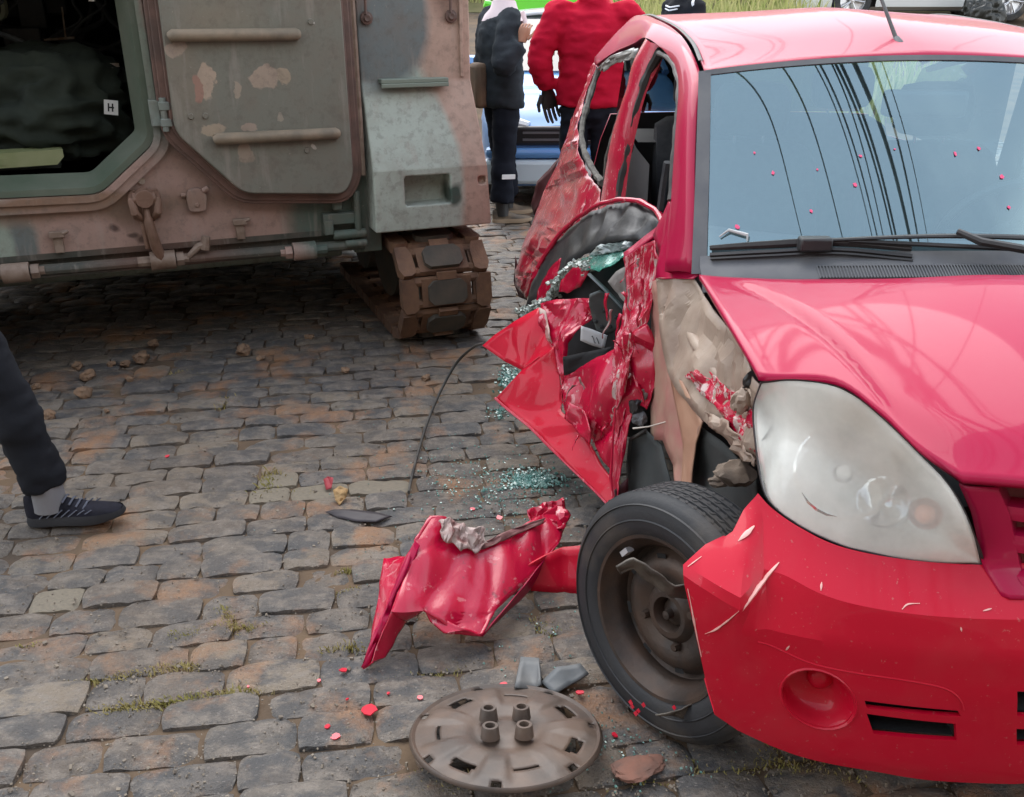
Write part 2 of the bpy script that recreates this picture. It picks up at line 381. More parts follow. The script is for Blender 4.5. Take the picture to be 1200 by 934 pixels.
vis = sorted([s for s in stones if 0 < s[3][0] < 1200 and 330 < s[3][1] < 950 and not inpoly(s[3][0], s[3][1], HIDE)], key=lambda s: -s[4]*max(.3, 1.5/s[3][2]))
near = set(id(s) for s in vis[:300])
PALE = [at(345, 571, z=0), at(425, 562, z=0), at(52, 700, z=0)]
far = MB()
for s in stones:
    c, ln, d, q, _ = s; rz = ang+rnd.gauss(0, .025); dz = rnd.gauss(0, .004); tx, ty = rnd.gauss(0, .02), rnd.gauss(0, .03)
    sc = (ln*rnd.uniform(.98, 1.02), d*rnd.uniform(.97, 1.04), 1); fl = math.pi if rnd.random() < .5 else 0
    if id(s) in near:
        o = link('cobblestone', rnd.choice(near_me), STREET); o.location = c+Vector((0, 0, dz)); o.rotation_euler = (tx, ty, rz+fl); o.scale = sc
        if any((c-p).length < .09 for p in PALE): o.data = near_me[0].copy(); o.data.materials[0] = mat('pale_cream_stone', (.19, .16, .115), .7, col2=(.14, .12, .088), scale=12, bump=.4, bscale=60)
    else:
        M = Matrix.Translation(c+Vector((0, 0, dz))) @ Matrix.Rotation(rz+fl, 4, 'Z') @ Matrix.Rotation(tx, 4, 'X') @ Matrix.Rotation(ty, 4, 'Y') @ Matrix.Diagonal((*sc, 1)); g = rnd.choice(FARM if q[2] > 2.6 else NEAR); far.add([M @ Vector(v) for v in g.v], g.f)
far.build('cobblestone_paving', SETT2.m, STREET, 40, fix=False, kind='stuff')
# grit and soil crumbs in the joints
m = MB(); rnd = random.Random(9)
for _ in range(5200):
    px, py = rnd.uniform(0, 1200), 934-(934-390)*rnd.random()**1.25; p = at(px, py, z=0)
    if inpoly(px, py, HIDE): continue
    s_ = rnd.uniform(.0008, .0028)*(1 if rnd.random() < .93 else 1.9); M = Matrix.Translation(p+Vector((0, 0, .0))) @ Matrix.Rotation(rnd.uniform(0, 3), 4, (rnd.random(), rnd.random(), 1)); m.box(-s_, s_, -s_*.8, s_*.8, -s_*.5, s_*.5, 0, M)
tag(m.build('grit', mat('pale_grit', (.26, .22, .17), .9, col2=(.12, .10, .08), scale=20, coord='World'), None, 0), 'loose grit and earth crumbs between the cobbles', kind='stuff')
# moss and grass in some joints
m = MB(); rnd = random.Random(21)
def tuft_line(pts, n, h, w_):
    q = lin([at(x, y, z=-.012) for x, y in pts], 60)
    for _ in range(n):
        p = rnd.choice(q)+Vector((rnd.gauss(0, w_*1.6), rnd.gauss(0, w_), 0)); hh = h*rnd.uniform(.3, .9); a = rnd.uniform(0, 6.28); b = rnd.uniform(.0012, .0028); ln = rnd.uniform(.2, 1.0)*hh
        dx, dy = math.cos(a), math.sin(a); m.add([p+Vector((-dy*b, dx*b, 0)), p+Vector((dy*b, -dx*b, 0)), p+Vector((dx*ln*.5+dy*b*.6, dy*ln*.5-dx*b*.6, hh*.75)), p+Vector((dx*ln, dy*ln, hh))], [(0, 1, 2, 3)])
for pts, n, h, w_ in (([(208, 748), (250, 740), (300, 738)], 520, .020, .009), ([(264, 715), (270, 740)], 160, .022, .006), ([(80, 805), (135, 797), (190, 785), (235, 782)], 460, .018, .008), ([(120, 836), (190, 826), (250, 818), (300, 813)], 800, .020, .010), ([(385, 765), (410, 760), (440, 768)], 200, .02, .008), ([(300, 900), (350, 892)], 160, .012, .006),
    ([(490, 915), (530, 925), (570, 918)], 320, .018, .014), ([(312, 580), (320, 555)], 160, .03, .012), ([(345, 577), (370, 578)], 100, .014, .006), ([(380, 545), (420, 541)], 120, .018, .010), ([(258, 480), (275, 470)], 110, .03, .014), ([(400, 672), (412, 670)], 60, .02, .006), ([(455, 800), (520, 790), (560, 770)], 260, .014, .012), ([(600, 730), (660, 745)], 260, .014, .02), ([(800, 905), (900, 890), (990, 915)], 700, .016, .02), ([(700, 900), (760, 915)], 220, .014, .02), ([(195, 440), (230, 436)], 60, .02, .012), ([(20, 760), (70, 752)], 90, .010, .005), ([(395, 700), (420, 690)], 100, .012, .008)): tuft_line(pts, n, h, w_)
tag(m.build('joint_weeds', mat('yellow_green_moss', (.26, .24, .06), .8, col2=(.38, .30, .13), scale=9, coord='World'), None, 0, fix=False), 'yellow green moss and grass growing in cobble joints', kind='stuff')
# grass bank beyond the parked cars
m = MB(); m.grid([[Vector((x, y, gz(x, y)+.02+h)) for x in (-14, -6, 0, 3, 6, 9, 14, 20)] for y, h in ((21.0, -.02), (22, .45), (24, 1.2), (27, 1.9), (32, 2.6), (40, 3.2))])
m.build('grass_bank', mat('bank_earth', (.10, .10, .04), .95, col2=(.16, .14, .07), scale=2, coord='World'), None, 60, fix=False, kind='structure')
m = MB(); rnd = random.Random(77)
for _ in range(9000):
    x, y = rnd.uniform(-3, 14), 21.3+10*rnd.random()**1.6; h0 = [-.02, .45, 1.2, 1.9, 2.6]; yk = [21, 22, 24, 27, 32]
    zz = 0
    for a, b, ha, hb_ in zip(yk, yk[1:], h0, h0[1:]):
        if a <= y <= b: zz = ha+(hb_-ha)*(y-a)/(b-a)
    p = Vector((x, y, gz(x, y)+zz)); hh = rnd.uniform(.5, 1.5); a = rnd.uniform(0, 6.28); b = rnd.uniform(.012, .03); ln = rnd.uniform(.1, .6); dx, dy = math.cos(a), math.sin(a)
    m.add([p+Vector((-b, 0, 0)), p+Vector((b, 0, 0)), p+Vector((dx*ln*.4+b*.7, dy*ln*.4, hh*.7)), p+Vector((dx*ln, dy*ln, hh)), p+Vector((dx*ln*.4-b*.7, dy*ln*.4, hh*.7))], [(0, 1, 2, 3, 4)])
for _ in range(4200):
    x, y = rnd.uniform(1.6, 5.6), rnd.uniform(11.6, 20.5); p = Vector((x, y, gz(x, y)-.02)); hh = rnd.uniform(.15, .75)*smooth01(x, 1.5, 2.2); a = rnd.uniform(0, 6.28); b = rnd.uniform(.008, .018); ln = rnd.uniform(.1, .5)*hh; dx, dy = math.cos(a), math.sin(a)
    m.add([p+Vector((-b, 0, 0)), p+Vector((b, 0, 0)), p+Vector((dx*ln*.4+b*.7, dy*ln*.4, hh*.7)), p+Vector((dx*ln, dy*ln, hh)), p+Vector((dx*ln*.4-b*.7, dy*ln*.4, hh*.7))], [(0, 1, 2, 3, 4)])
GRASS = NT('tall_bank_grass'); gi = GRASS.n('ShaderNodeNewGeometry'); gc_ = GRASS.mix(gi.outputs['Random Per Island'], (.25, .30, .09, 1), (.48, .45, .21, 1)); GRASS.setp(col=gc_, rough=.7)
tl = GRASS.n('ShaderNodeBsdfTranslucent'); GRASS.l(gc_, tl.inputs['Color']); ms = GRASS.n('ShaderNodeMixShader'); ms.inputs[0].default_value = .45; GRASS.l(GRASS.b.outputs[0], ms.inputs[1]); GRASS.l(tl.outputs[0], ms.inputs[2]); GRASS.l(ms.outputs[0], GRASS.out.inputs['Surface'])
tag(m.build('bank_grass', GRASS.m, None, 0, fix=False), 'tall yellow green grass on the bank behind the cars', kind='stuff')
# ------------------------------------------------------------------ armoured carrier (local frame: x across its rear, y into the vehicle, z up)
def lcl(a, z, b): return Vector((a, b, z))
GRN, PNK, DGR = (.25, .30, .25), (.35, .235, .195), (.125, .145, .14)
TANP = (.40, .27, .20)
CAMO_RAMP = camo('ramp_camouflage', PNK, [((-1.75, 0, .62), (.38, .6, .3), GRN, .3), ((-1.44, 0, .58), (.055, .5, .16), DGR, .4), ((-1.66, 0, .58), (.05, .5, .16), DGR, .4), ((-.9, 0, 1.13), (.2, .5, .27), (.20, .235, .215), .5), ((-.1, 0, .6), (.34, .5, .24), (.085, .118, .098), .25), ((-1.1, 0, .72), (.75, .1, .08), (.22, .14, .10), .7), ((-1.30, 0, .765), (.45, .5, .035), (.22, .135, .09), .5), ((-.885, 0, 1.35), (.07, .5, .35), (.17, .20, .16), .5), ((-.83, 0, 1.45), (.05, .5, .18), (.30, .20, .17), .5), ((-1.03, 0, .60), (.025, .5, .02), (.10, .06, .05), .6), ((-1.09, 0, .635), (.03, .5, .025), (.10, .06, .05), .6), ((-1.0, 0, .575), (.03, .5, .03), (.11, .065, .05), .6)], .14)
CAMO_BOX = camo('stowage_camouflage', (.45, .315, .25), [((.10, 0, .70), (.31, .6, .62), (.38, .43, .375), .10), ((.07, .1, 1.45), (.25, .6, .36), (.14, .165, .165), .2), ((-.07, 0, 1.75), (.17, .5, .36), PNK, .5), ((.37, 0, 1.75), (.12, .5, .35), (.24, .145, .11), .3), ((.345, -.15, .70), (.035, .2, .07), (.055, .085, .07), .4)], .10)
CAMO_HULL = camo('hull_camouflage', GRN, [((-1, 2, 1.5), (1.4, .7, .6), PNK, .2), ((.3, 3.2, 1.2), (.8, .7, .8), PNK, .2), ((-1.9, .8, 1), (.5, .5, .5), DGR, .3)], .3)
CAMO_LOW = camo('lower_hull_paint', (.055, .058, .048), [((-.9, 0, .5), (.35, .4, .2), (.10, .06, .045), .5), ((-.1, 0, .5), (.25, .4, .2), (.065, .085, .07), .5)], .1)
DOORP = camo('door_inner_paint', (.165, .165, .135), [((-.6, 0, 1.42), (.25, .3, .12), (.21, .18, .13), .8), ((-.75, 0, 1.2), (.12, .3, .3), (.19, .165, .125), .8)], .2, .7,
    chips=[((-.665, -.12, 1.20), (0.032, .2, 0.067), (0.37, 0.29, 0.22)), ((-.70, -.12, 1.175), (0.027, .2, 0.048), (0.29, 0.17, 0.13)), ((-.56, -.12, 1.175), (0.020, .2, 0.038), (0.30, 0.25, 0.19)),
           ((-.45, -.12, 1.21), (0.059, .2, 0.048), (0.34, 0.27, 0.21)), ((-.37, -.12, 1.215), (0.036, .2, 0.028), (0.32, 0.26, 0.19)), ((-.67, -.12, 1.02), (0.045, .2, 0.028), (0.32, 0.26, 0.19)), ((-.52, -.12, 1.02), (0.036, .2, 0.019), (0.30, 0.24, 0.19)),
           ((-.55, -.12, .93), (0.027, .2, 0.048), (0.27, 0.22, 0.17)), ((-.76, -.12, 1.33), (0.045, .2, 0.028), (0.30, 0.24, 0.19)), ((-.40, -.12, 1.06), (0.013, .2, 0.028), (0.27, 0.24, 0.19)), ((-.27, -.12, .93), (0.018, .2, 0.011), (0.43, 0.40, 0.35)), ((-.63, -.12, .80), (0.011, .2, 0.019), (0.40, 0.36, 0.30)), ((-.23, -.12, 1.42), (0.007, .2, 0.008), (0.50, 0.48, 0.43))])
TUBEP = mat('worn_handle_paint', (.23, .18, .125), .65, col2=(.15, .125, .09), scale=14, bump=.3, bscale=60)
EDGEP = mat('brown_door_edge', (.085, .055, .045), .6, col2=(.16, .09, .07), scale=9, bump=.2)
RUST = mat('muddy_track_steel', (.20, .105, .055), .75, col2=(.085, .045, .028), scale=11, lo=.3, hi=.7, bump=.5, bscale=55, bdist=.006)
PADM = mat('track_rubber_pad', (.055, .05, .04), .8, col2=(.09, .072, .052), scale=10, bump=.3, bscale=60)
WHEELP = mat('road_wheel_paint', (.05, .055, .045), .7, col2=(.09, .065, .045), scale=7, bump=.2)
HARD = mat('pale_fitting_paint', (.24, .18, .14), .6, col2=(.15, .10, .07), scale=20, bump=.2)
BOLT = mat('bare_bolt_steel', (.42, .38, .33), .5, .4, col2=(.22, .15, .1), scale=20)
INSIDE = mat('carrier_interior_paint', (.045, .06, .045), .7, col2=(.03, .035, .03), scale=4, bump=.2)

APC = empty('armoured_carrier', (-.634, 4.21, 0), R(21.5), label='tracked army carrier in green and brown camouflage with its rear door swung open', cat='armoured vehicle')
# hull shell, open at the rear behind the ramp
m = MB()
m.box(-2.18, .50, .36, 4.6, 1.80, 1.85); m.box(-2.18, -2.13, .36, 4.6, .92, 1.80); m.box(.44, .50, .40, 4.6, .92, 1.80)
m.box(-1.74, -1.68, .02, 4.6, .42, .92); m.box(-.03, .03, .02, 4.6, .42, .92); m.box(-2.13, -1.74, .36, 4.6, .90, .95); m.box(.03, .44, .40, 4.6, .90, .95)
m.box(-1.68, -.03, .65, 4.6, .25, .42); m.box(-2.13, .44, 4.4, 4.6, .95, 1.8); m.box(-1.68, -.03, .10, 4.6, .42, .47); m.box(-1.68, -.03, 4.3, 4.5, .47, .92)  # belly box set extra low, out of view, to block light under the hull
m.box(-2.12, -1.70, .30, .36, .95, 1.80); m.box(-1.70, -.03, .0, .36, 1.76, 1.85)
m.build('hull', CAMO_HULL, APC, 0, bevel=.012)
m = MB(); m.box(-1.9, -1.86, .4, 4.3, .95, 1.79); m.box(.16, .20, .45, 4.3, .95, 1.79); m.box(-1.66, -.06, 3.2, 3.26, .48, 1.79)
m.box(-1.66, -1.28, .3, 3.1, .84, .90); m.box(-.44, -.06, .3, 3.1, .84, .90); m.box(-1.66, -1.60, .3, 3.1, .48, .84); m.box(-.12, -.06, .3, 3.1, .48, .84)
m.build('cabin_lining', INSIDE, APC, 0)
# ramp: plate with the door opening
def roundpoly(P, r, k=5):
    o = []
    for i in range(len(P)):
        p0, p1, p2 = Vector((*P[i-1], 0)), Vector((*P[i], 0)), Vector((*P[(i+1) % len(P)], 0))
        a = (p0-p1); b = (p2-p1); rr = min(r, a.length*.45, b.length*.45); a = p1+a.normalized()*rr; b = p1+b.normalized()*rr
        for t in range(k):
            t /= (k-1); q = a*(1-t)**2+p1*2*t*(1-t)+b*t*t; o.append((q.x, q.y))
    return o
def offset_poly(P, d):
    o = []; n = len(P)
    for i in range(n):
        p0, p1, p2 = Vector(P[i-1]), Vector(P[i]), Vector(P[(i+1) % n])
        e1 = (p1-p0).normalized(); e2 = (p2-p1).normalized(); n1 = Vector((e1.y, -e1.x)); n2 = Vector((e2.y, -e2.x))
        b = (n1+n2).normalized(); o.append(tuple(p1+b*(d/max(.35, b.dot(n1)))))
    return o
OPEN = [(-1.62, .775), (-1.13, .765), (-.885, .965), (-.885, 1.70), (-1.62, 1.70)]
opn = roundpoly(OPEN, .05)
n_o = len(opn)
outer = [(-1.72, .545), (-.03, .545), (-.03, 1.76), (-1.72, 1.76)]
bm = bmesh.new()
fv = [bm.verts.new((a, 0, z)) for a, z in opn]; ov = [bm.verts.new((a, 0, z)) for a, z in outer]
ed = [bm.edges.new((fv[i], fv[(i+1) % n_o])) for i in range(n_o)]+[bm.edges.new((ov[i], ov[(i+1) % 4])) for i in range(4)]
bmesh.ops.triangle_fill(bm, edges=ed, use_beauty=True)
bmesh.ops.recalc_face_normals(bm, faces=bm.faces)
if sum(f.normal.y for f in bm.faces) < 0: bmesh.ops.reverse_faces(bm, faces=bm.faces)
me = bpy.data.meshes.new('ramp'); bm.to_mesh(me); bm.free(); me.materials.append(CAMO_RAMP)
ramp = link('ramp', me, APC); solid(ramp, .055, 1)
m = MB(); m.ring(offset_poly(opn, .055), opn, -.028, .002, lcl); m.ring(offset_poly(opn, .020), offset_poly(opn, -.006), -.040, -.028, lcl)
m.build('door_frame', CAMO_RAMP, ramp, 40)
inn = offset_poly(opn, -.075)
m = MB(); m.ring(offset_poly(opn, -.004), offset_poly(opn, -.03), .02, .13, lcl, inner2=inn); m.build('door_jamb', mat('jamb_green_paint', (.085, .115, .08), .6, col2=(.125, .145, .11), scale=5, bump=.15), ramp, 40)
# ledge and pivot tube under the ramp
m = MB(); m.prism([(-1.72, .545), (-.03, .545), (-.03, .52), (-1.72, .52)], .0, .05, lcl); m.prism([(-1.72, .52), (-.03, .52), (-.03, .435), (-1.72, .435)], .035, .10, lcl)
m.build('ramp_sill', CAMO_LOW, APC, 0)
m = MB(); m.tube([(-1.66, -.035, .487), (-.06, -.035, .475)], .024, 12); m.build('pivot_tube', CAMO_LOW, APC)
def coupling(a, z, mirror=1):
    c = MB()
    c.tube([(a-.05, -.05, z), (a+.05, -.05, z)], .040, 14); c.tube([(a+.055*mirror, -.05, z), (a+.085*mirror, -.05, z)], .030, 6)
    c.tube([(a+.085*mirror, -.05, z), (a+.105*mirror, -.05, z)], .018, 8); c.tube([(a-.10*mirror, -.05, z), (a-.05*mirror, -.05, z)], .022, 8)
    return c.build('coupling', HARD, APC)
coupling(-.93, .487); coupling(-1.49, .489)
coupling(-.335, .472, -1).data.materials[0] = CAMO_RAMP
m = MB(); m.tube([(-.84, -.05, .487), (-.82, -.06, .50), (-.78, -.06, .535), (-.755, -.06, .54)], [.010, .012, .016, .018], 8); m.tube([(-.757, -.06, .52), (-.745, -.06, .575)], [.022, .018], 8); m.build('hose_elbow', HARD, APC)
# tow pintle
m = MB(); m.box(-1.02, -.91, -.02, .0, .66, .78); m.tube([(-.965, -.02, .755), (-.965, -.10, .755)], .038, 10); m.tube([(-1.01, -.075, .755), (-.92, -.075, .755)], .026, 10)
for s in (-1, 1): m.tube([(-.965+s*.048, -.02, .765), (-.965+s*.05, -.085, .75), (-.965+s*.045, -.095, .70), (-.965+s*.02, -.06, .665)], [.012, .016, .018, .012], 8)
m.tube([(-.965, -.05, .72), (-.963, -.075, .66), (-.95, -.065, .56), (-.935, -.05, .49)], [.028, .034, .040, .036], 10, squash=(1, .6)); m.tube([(-.985, -.045, .66), (-.98, -.045, .54)], .013, 8)
m.build('tow_hook', mat('tow_hook_paint', (.20, .115, .08), .6, col2=(.12, .065, .04), scale=10, bump=.4, bscale=50), APC, bevel=.003)
m = MB()
for a, z in ((-.965, .815),): m.tube([(a, -.0, z), (a, -.012, z)], .014, 8)
m.build('bolt', BOLT, APC)
def bracket(a, z, big):
    c = MB()
    if big:
        c.prism(roundpoly([(a-.035, z-.05), (a+.035, z-.05), (a+.045, z+.02), (a+.02, z+.05), (a-.03, z+.045), (a-.04, z)], .015, 3), -.03, 0, lcl); c.tube([(a+.03, -.03, z+.035), (a+.055, -.035, z+.05)], .012, 6); c.tube([(a-.035, -.01, z+.02), (a-.06, -.015, z+.02)], .010, 6); c.tube([(a, -.03, z-.02), (a, -.04, z-.02)], .010, 6)
    else:
        c.box(a-.018, a+.018, -.022, 0, z-.045, z+.03); c.box(a-.028, a+.03, -.035, -.005, z+.02, z+.045); c.tube([(a+.02, -.03, z+.035), (a+.045, -.03, z+.045)], .009, 6)
    return c.build('bracket', HARD, APC, bevel=.003)
bracket(-.762, .725, True).data.materials[0] = CAMO_RAMP; bracket(-.597, .585, False); bracket(-1.318, .592, False)
# fittings at the lower right corner of the hull
m = MB(); m.box(-.10, .03, -.01, .04, .43, .90); m.box(-.24, -.07, -.05, .0, .575, .625); m.box(-.24, -.20, -.07, .0, .535, .60); m.tube([(-.20, -.05, .53), (-.05, -.05, .53)], .022, 8); m.tube([(-.085, -.05, .53), (-.085, -.05, .72)], .016, 8); m.box(-.19, -.15, -.05, -.01, .64, .70); m.tube([(-.15, -.06, .487), (-.05, -.06, .487)], .018, 8)
m.build('corner_fitting', CAMO_RAMP, APC, bevel=.005)
# open door folded back on the ramp
DP = [(-.805, 1.72), (-.813, 1.015), (-.577, .757), (-.150, .725), (-.108, .80), (-.112, 1.72)]
dp = roundpoly(DP, .045)
door = empty('open_door', (0, 0, 0)); door.parent = APC
m = MB(); m.prism(dp, -.135, -.10, lcl); m.build('inner_skin', DOORP, door, 25, bevel=.006)
m = MB(); m.prism(offset_poly(dp, .012), -.10, -.075, lcl); m.ring(offset_poly(dp, .052), offset_poly(dp, -.02), -.075, -.05, lcl); m.ring(offset_poly(dp, .038), offset_poly(dp, .005), -.085, -.075, lcl); m.build('door_edge', EDGEP, door, 30, bevel=.004)
m = MB(); m.tube([(-.05, -.065, .79), (-.052, -.065, 1.72)], .012, 8); m.build('seal_strip', HARD, door)
for z0, a0, a1 in ((1.375, -.785, -.295), (.985, -.665, -.165)):
    m = MB(); m.tube([(a0, -.15, z0-.004), (a0+.01, -.155, z0), (a1-.01, -.155, z0), (a1, -.15, z0)], [.018, .024, .024, .018], 12); m.box(a0, a1, -.152, -.134, z0-.024, z0+.018); m.build('handle_bar', TUBEP, door, 40)
for a, z in ((-.745, 1.075), (-.69, 1.075), (-.30, .92), (-.24, 1.42)):
    m = MB(); m.tube([(a, -.134, z), (a, -.143, z)], [.013, .010], 10); m.build('rivet', DOORP, door)
for z in (1.085, 1.6):
    h = MB(); h.box(-.895, -.845, -.075, .0, z-.05, z+.05); h.box(-.86, -.80, -.10, -.06, z+.012, z+.045); h.box(-.86, -.80, -.10, -.06, z-.05, z-.02); h.tube([(-.842, -.085, z-.07), (-.842, -.085, z+.06)], .014, 8)
    h.build('hinge', CAMO_RAMP, door, bevel=.003)
# rear fuel tank / stowage box on the right corner
prof = [(0.02, 1.88), (0.0, 1.172), (-.15, .815), (-.152, .545), (.40, .535), (.40, 1.88)]
b = bmesh.new()
def boxat(sh, xs):
    c = MB(); n = len(sh); vs = []
    for x, shift in xs: vs += [(x+shift*(1.172-max(min(z, 1.172), .5)), y, z) for y, z in sh]
    fs = [tuple(range(n))[::-1], tuple(range(n, 2*n))]+[(i, (i+1) % n, n+(i+1) % n, n+i) for i in range(n)]
    return c.add(vs, fs)
tank = boxat(prof, ((-.022, -.01), (.482, .055))).build('rear_tank', CAMO_BOX, APC, 0)
cut = MB(); cut.prism(roundpoly([(.113, .655), (.327, .655), (.325, .785), (.113, .785)], .012, 3), -.3, -.04, lcl); cut.prism(roundpoly([(.458, .73), (.495, .73), (.495, .765), (.458, .765)], .01, 3), -.3, -.12, lcl)
cuto = cut.build('cutter', CAMO_BOX, APC, 0)
bo = tank.modifiers.new('hole', 'BOOLEAN'); bo.object = cuto; bo.operation = 'DIFFERENCE'; bo.solver = 'EXACT'
bpy.context.view_layer.update(); bake(tank); bpy.data.objects.remove(cuto)
bv = tank.modifiers.new('bevel', 'BEVEL'); bv.width = .010; bv.segments = 3; bv.limit_method = 'ANGLE'; bv.angle_limit = R(20)
m = MB(); m.box(.055, .36, -.055, -.0, 1.168, 1.186); m.box(.055, .36, -.058, -.045, 1.150, 1.168); m.build('tank_lip', mat('pale_lip_paint', (.19, .23, .19), .5), APC, 0, bevel=.003)
m = MB(); m.box(.43, .445, -.012, .01, 1.185, 1.60); m.build('tank_strip', CAMO_BOX, APC, 0, bevel=.003)
for a, z in ((.395, 1.435), (.02, 1.43)):
    c = MB(); M = Matrix.Translation((a, -.0, z)) @ Matrix.Rotation(R(90), 4, 'X'); c.lathe([(.0, .014), (.012, .016), (.018, .010), (.026, .008), (.028, 0)], 14, M); c.tube([(a-.006, -.012, z+.015), (a-.004, -.012, z+.09)], .006, 6); c.build('tie_down', EDGEP, APC)
# running gear
def shoe_mesh():
    c = MB(); W0, W1 = -.235, .235; h = .076
    c.box(-.13, .13, -.010, .030, -.064, .064)                                            # centre block
    for z in (-.05, .05): c.tube([(W0+.05, .012, z), (W1-.05, .012, z)], .022, 8)          # pins
    c.box(-.19, -.145, -.0, .025, -.06, .06); c.box(.145, .19, .0, .025, -.06, .06)
    c.box(-.05, .05, -.028, -.006, .058, .092); c.box(-.03, .03, .03, .10, -.03, .03)      # tooth and guide horn
    return c.mesh('track_shoe', RUST, 35)
def conn_mesh(s):
    c = MB(); c.prism([(s*.155, -.07), (s*.155, .03), (s*.175, .07), (s*.235, .07), (s*.238, -.05), (s*.22, -.085), (s*.18, -.085)], -.022, .03, lcl); return c.mesh('end_connector', RUST, 35)
def pad_mesh():
    c = MB(); P = [(-.075, -.055), (.075, -.055), (.10, -.032), (.10, .03), (.072, .055), (-.072, .055), (-.10, .03), (-.10, -.032)]
    c.prism(P, -.034, -.008, lcl); return c.mesh('rubber_pad', PADM, 35)
SM, CL, CR, PM = shoe_mesh(), conn_mesh(-1), conn_mesh(1), pad_mesh()
def track(ac, nm, n_rear):
    r = APC
    path = []; rad = .215; cy, cz = -.03, .252; pitch = .152
    tot_arc = math.pi*rad
    for k in range(-10, 30):
        s_ = (k+.15)*pitch
        if abs(s_) <= tot_arc/2:
            th = s_/rad; y = cy-rad*math.cos(th); z = cz+rad*math.sin(th); ang = th
        else:
            e = abs(s_)-tot_arc/2; sg = 1 if s_ > 0 else -1; ang = sg*math.pi/2; y = cy+e; z = cz+sg*rad
        path.append((y, z, ang))
    for y, z, ang in path:
        sh = link('track_shoe', SM, r); sh.location = (ac, y, z); sh.rotation_euler = (-ang, 0, 0); sh.scale = (.90, 1, 1)
        for mm, nn in ((CL, 'end_connector'), (CR, 'end_connector'), (PM, 'rubber_pad')): link(nn, mm, sh)
    for i, (y, zc, rr) in enumerate(((cy, cz, .172), (.47, .335, .265), (1.05, .345, .275), (1.65, .345, .275), (2.35, .345, .275), (3.05, .345, .275), (3.75, .345, .275))):
        c = MB()
        for dx in (-.10, .05):
            M = Matrix.Translation((ac+dx, y, zc)) @ Matrix.Rotation(R(90), 4, 'Y'); c.lathe([(0, .055), (.07, .055), (.09, .03), (rr-.06, .02), (rr-.05, .055), (rr, .055), (rr, -.005), (rr-.05, -.005), (.09, .0), (0, .0)], 28, M)
        c.build('road_wheel', WHEELP, r, 35)
track(.262, 'track', 25); track(-1.975, 'track', 25)

# racks, pipes and straps on the cabin walls
KIT = mat('dark_cabin_kit', (.035, .042, .048), .5, col2=(.06, .068, .065), scale=9, bump=.2)
rk = random.Random(4)
for i in range(16):
    x, z, d = rk.uniform(-1.62, -.95), rk.uniform(1.0, 1.68), rk.uniform(.9, 2.2); m = MB(); m.box(x, x+rk.uniform(.08, .22), d, d+.15, z, z+rk.uniform(.06, .2)); m.build('equipment_box', KIT, APC, 0, bevel=.008)
for i in range(9):
    x, d = rk.uniform(-1.6, -.95), rk.uniform(.6, 1.6); q = [Vector((x+.05*k*rk.uniform(-1, 1), d, 1.68-.09*k)) for k in range(6)]; m = MB(); m.tube(cat_rom(q, 20), rk.uniform(.006, .014), 6); m.build('hose', KIT, APC)
# loose kit inside the carrier
def inside(a, b, z): return APC.matrix_basis @ Vector((a, b, z))
bpy.context.view_layer.update()
def blob_mesh(name, size, mt, seed, amp=.25, sub=5):
    bm = bmesh.new(); bmesh.ops.create_icosphere(bm, subdivisions=sub, radius=1)
    for v in bm.verts:
        p = v.co.copy(); k = 1+amp*ns(p, 1.6, seed)+amp*.9*(1-2*abs(ns((p.x*1, p.y*2, p.z*2), 2.1, seed+3)))+amp*.3*ns(p, 5, seed+7); v.co = Vector((p.x*size[0]*k, p.y*size[1]*k, max(-.6, p.z)*size[2]*k))
    me = bpy.data.meshes.new(name); bm.to_mesh(me); bm.free(); me.materials.append(mt)
    me.polygons.foreach_set('use_smooth', [True]*len(me.polygons)); return me
BAG = mat('dark_green_canvas', (.012, .019, .013), .9, col2=(.022, .03, .02), scale=6, bump=.3, bscale=90)
def put(name, me, p, rz, label, cat):
    o = link(name, me); o.location = p; o.rotation_euler = (0, 0, rz); return tag(o, label, cat)
bg_ = put('duffel_bag', blob_mesh('duffel_bag', (.34, .30, .24), BAG, 5), inside(-1.32, .62, .90+.145), R(20), 'bulky dark green canvas bag lying inside the open rear doorway', 'bag')
m = MB(); M = Matrix.Translation((.285, -.27, .03)) @ Matrix.Rotation(R(8), 4, 'Y')
m.box(-.028, .028, -.006, .004, -.03, .03, 0, M); tagm = m.build('luggage_tag', mat('white_card', (.75, .77, .74), .7), bg_, 0)
m = MB()
for dx in (-.010, .006): m.box(dx-.003, dx+.003, -.008, -.0065, -.017, .017, 0, M)
m.box(-.012, .012, -.008, -.0065, -.003, .003, 0, M); m.build('printed_marks', mat('print_black', (.02, .02, .02), .7), tagm, 0)
m = MB(); m.prism([(-.16, 0), (.14, 0), (.17, .03), (.17, .06), (-.12, .06), (-.16, .03)], -.06, .06, lcl); m.box(-.14, -.04, -.063, -.06, .012, .04)
put('ammunition_case', m.mesh('ammunition_case', mat('olive_yellow_case', (.19, .22, .09), .5, col2=(.25, .27, .14), scale=8, bump=.1), 0), inside(-1.43, .26, .866), R(28), 'olive yellow case on the sill of the open rear doorway', 'case')
m = MB(); m.box(-.15, .15, -.10, .10, 0, .26); m.box(-.13, .13, -.115, -.10, .03, .22); m.tube([(-.1, -.12, .1), (-.12, -.15, .2), (-.05, -.14, .28)], .008, 6)
for k in range(3): m.tube([(-.08+k*.08, -.115, .17), (-.08+k*.08, -.14, .17)], .018, 10)
put('radio_set', m.mesh('radio_set', mat('radio_black', (.02, .024, .022), .5, col2=(.04, .045, .04)), 30), inside(-1.02, .95, .90), R(0), 'black radio set deep inside the dark rear doorway', 'radio')
m = MB(); P = roundpoly([(-.13, -.045), (.13, -.045), (.13, .05), (-.13, .05)], .04); m.ring(offset_poly(P, .018), P, 0, .03, lcl); 
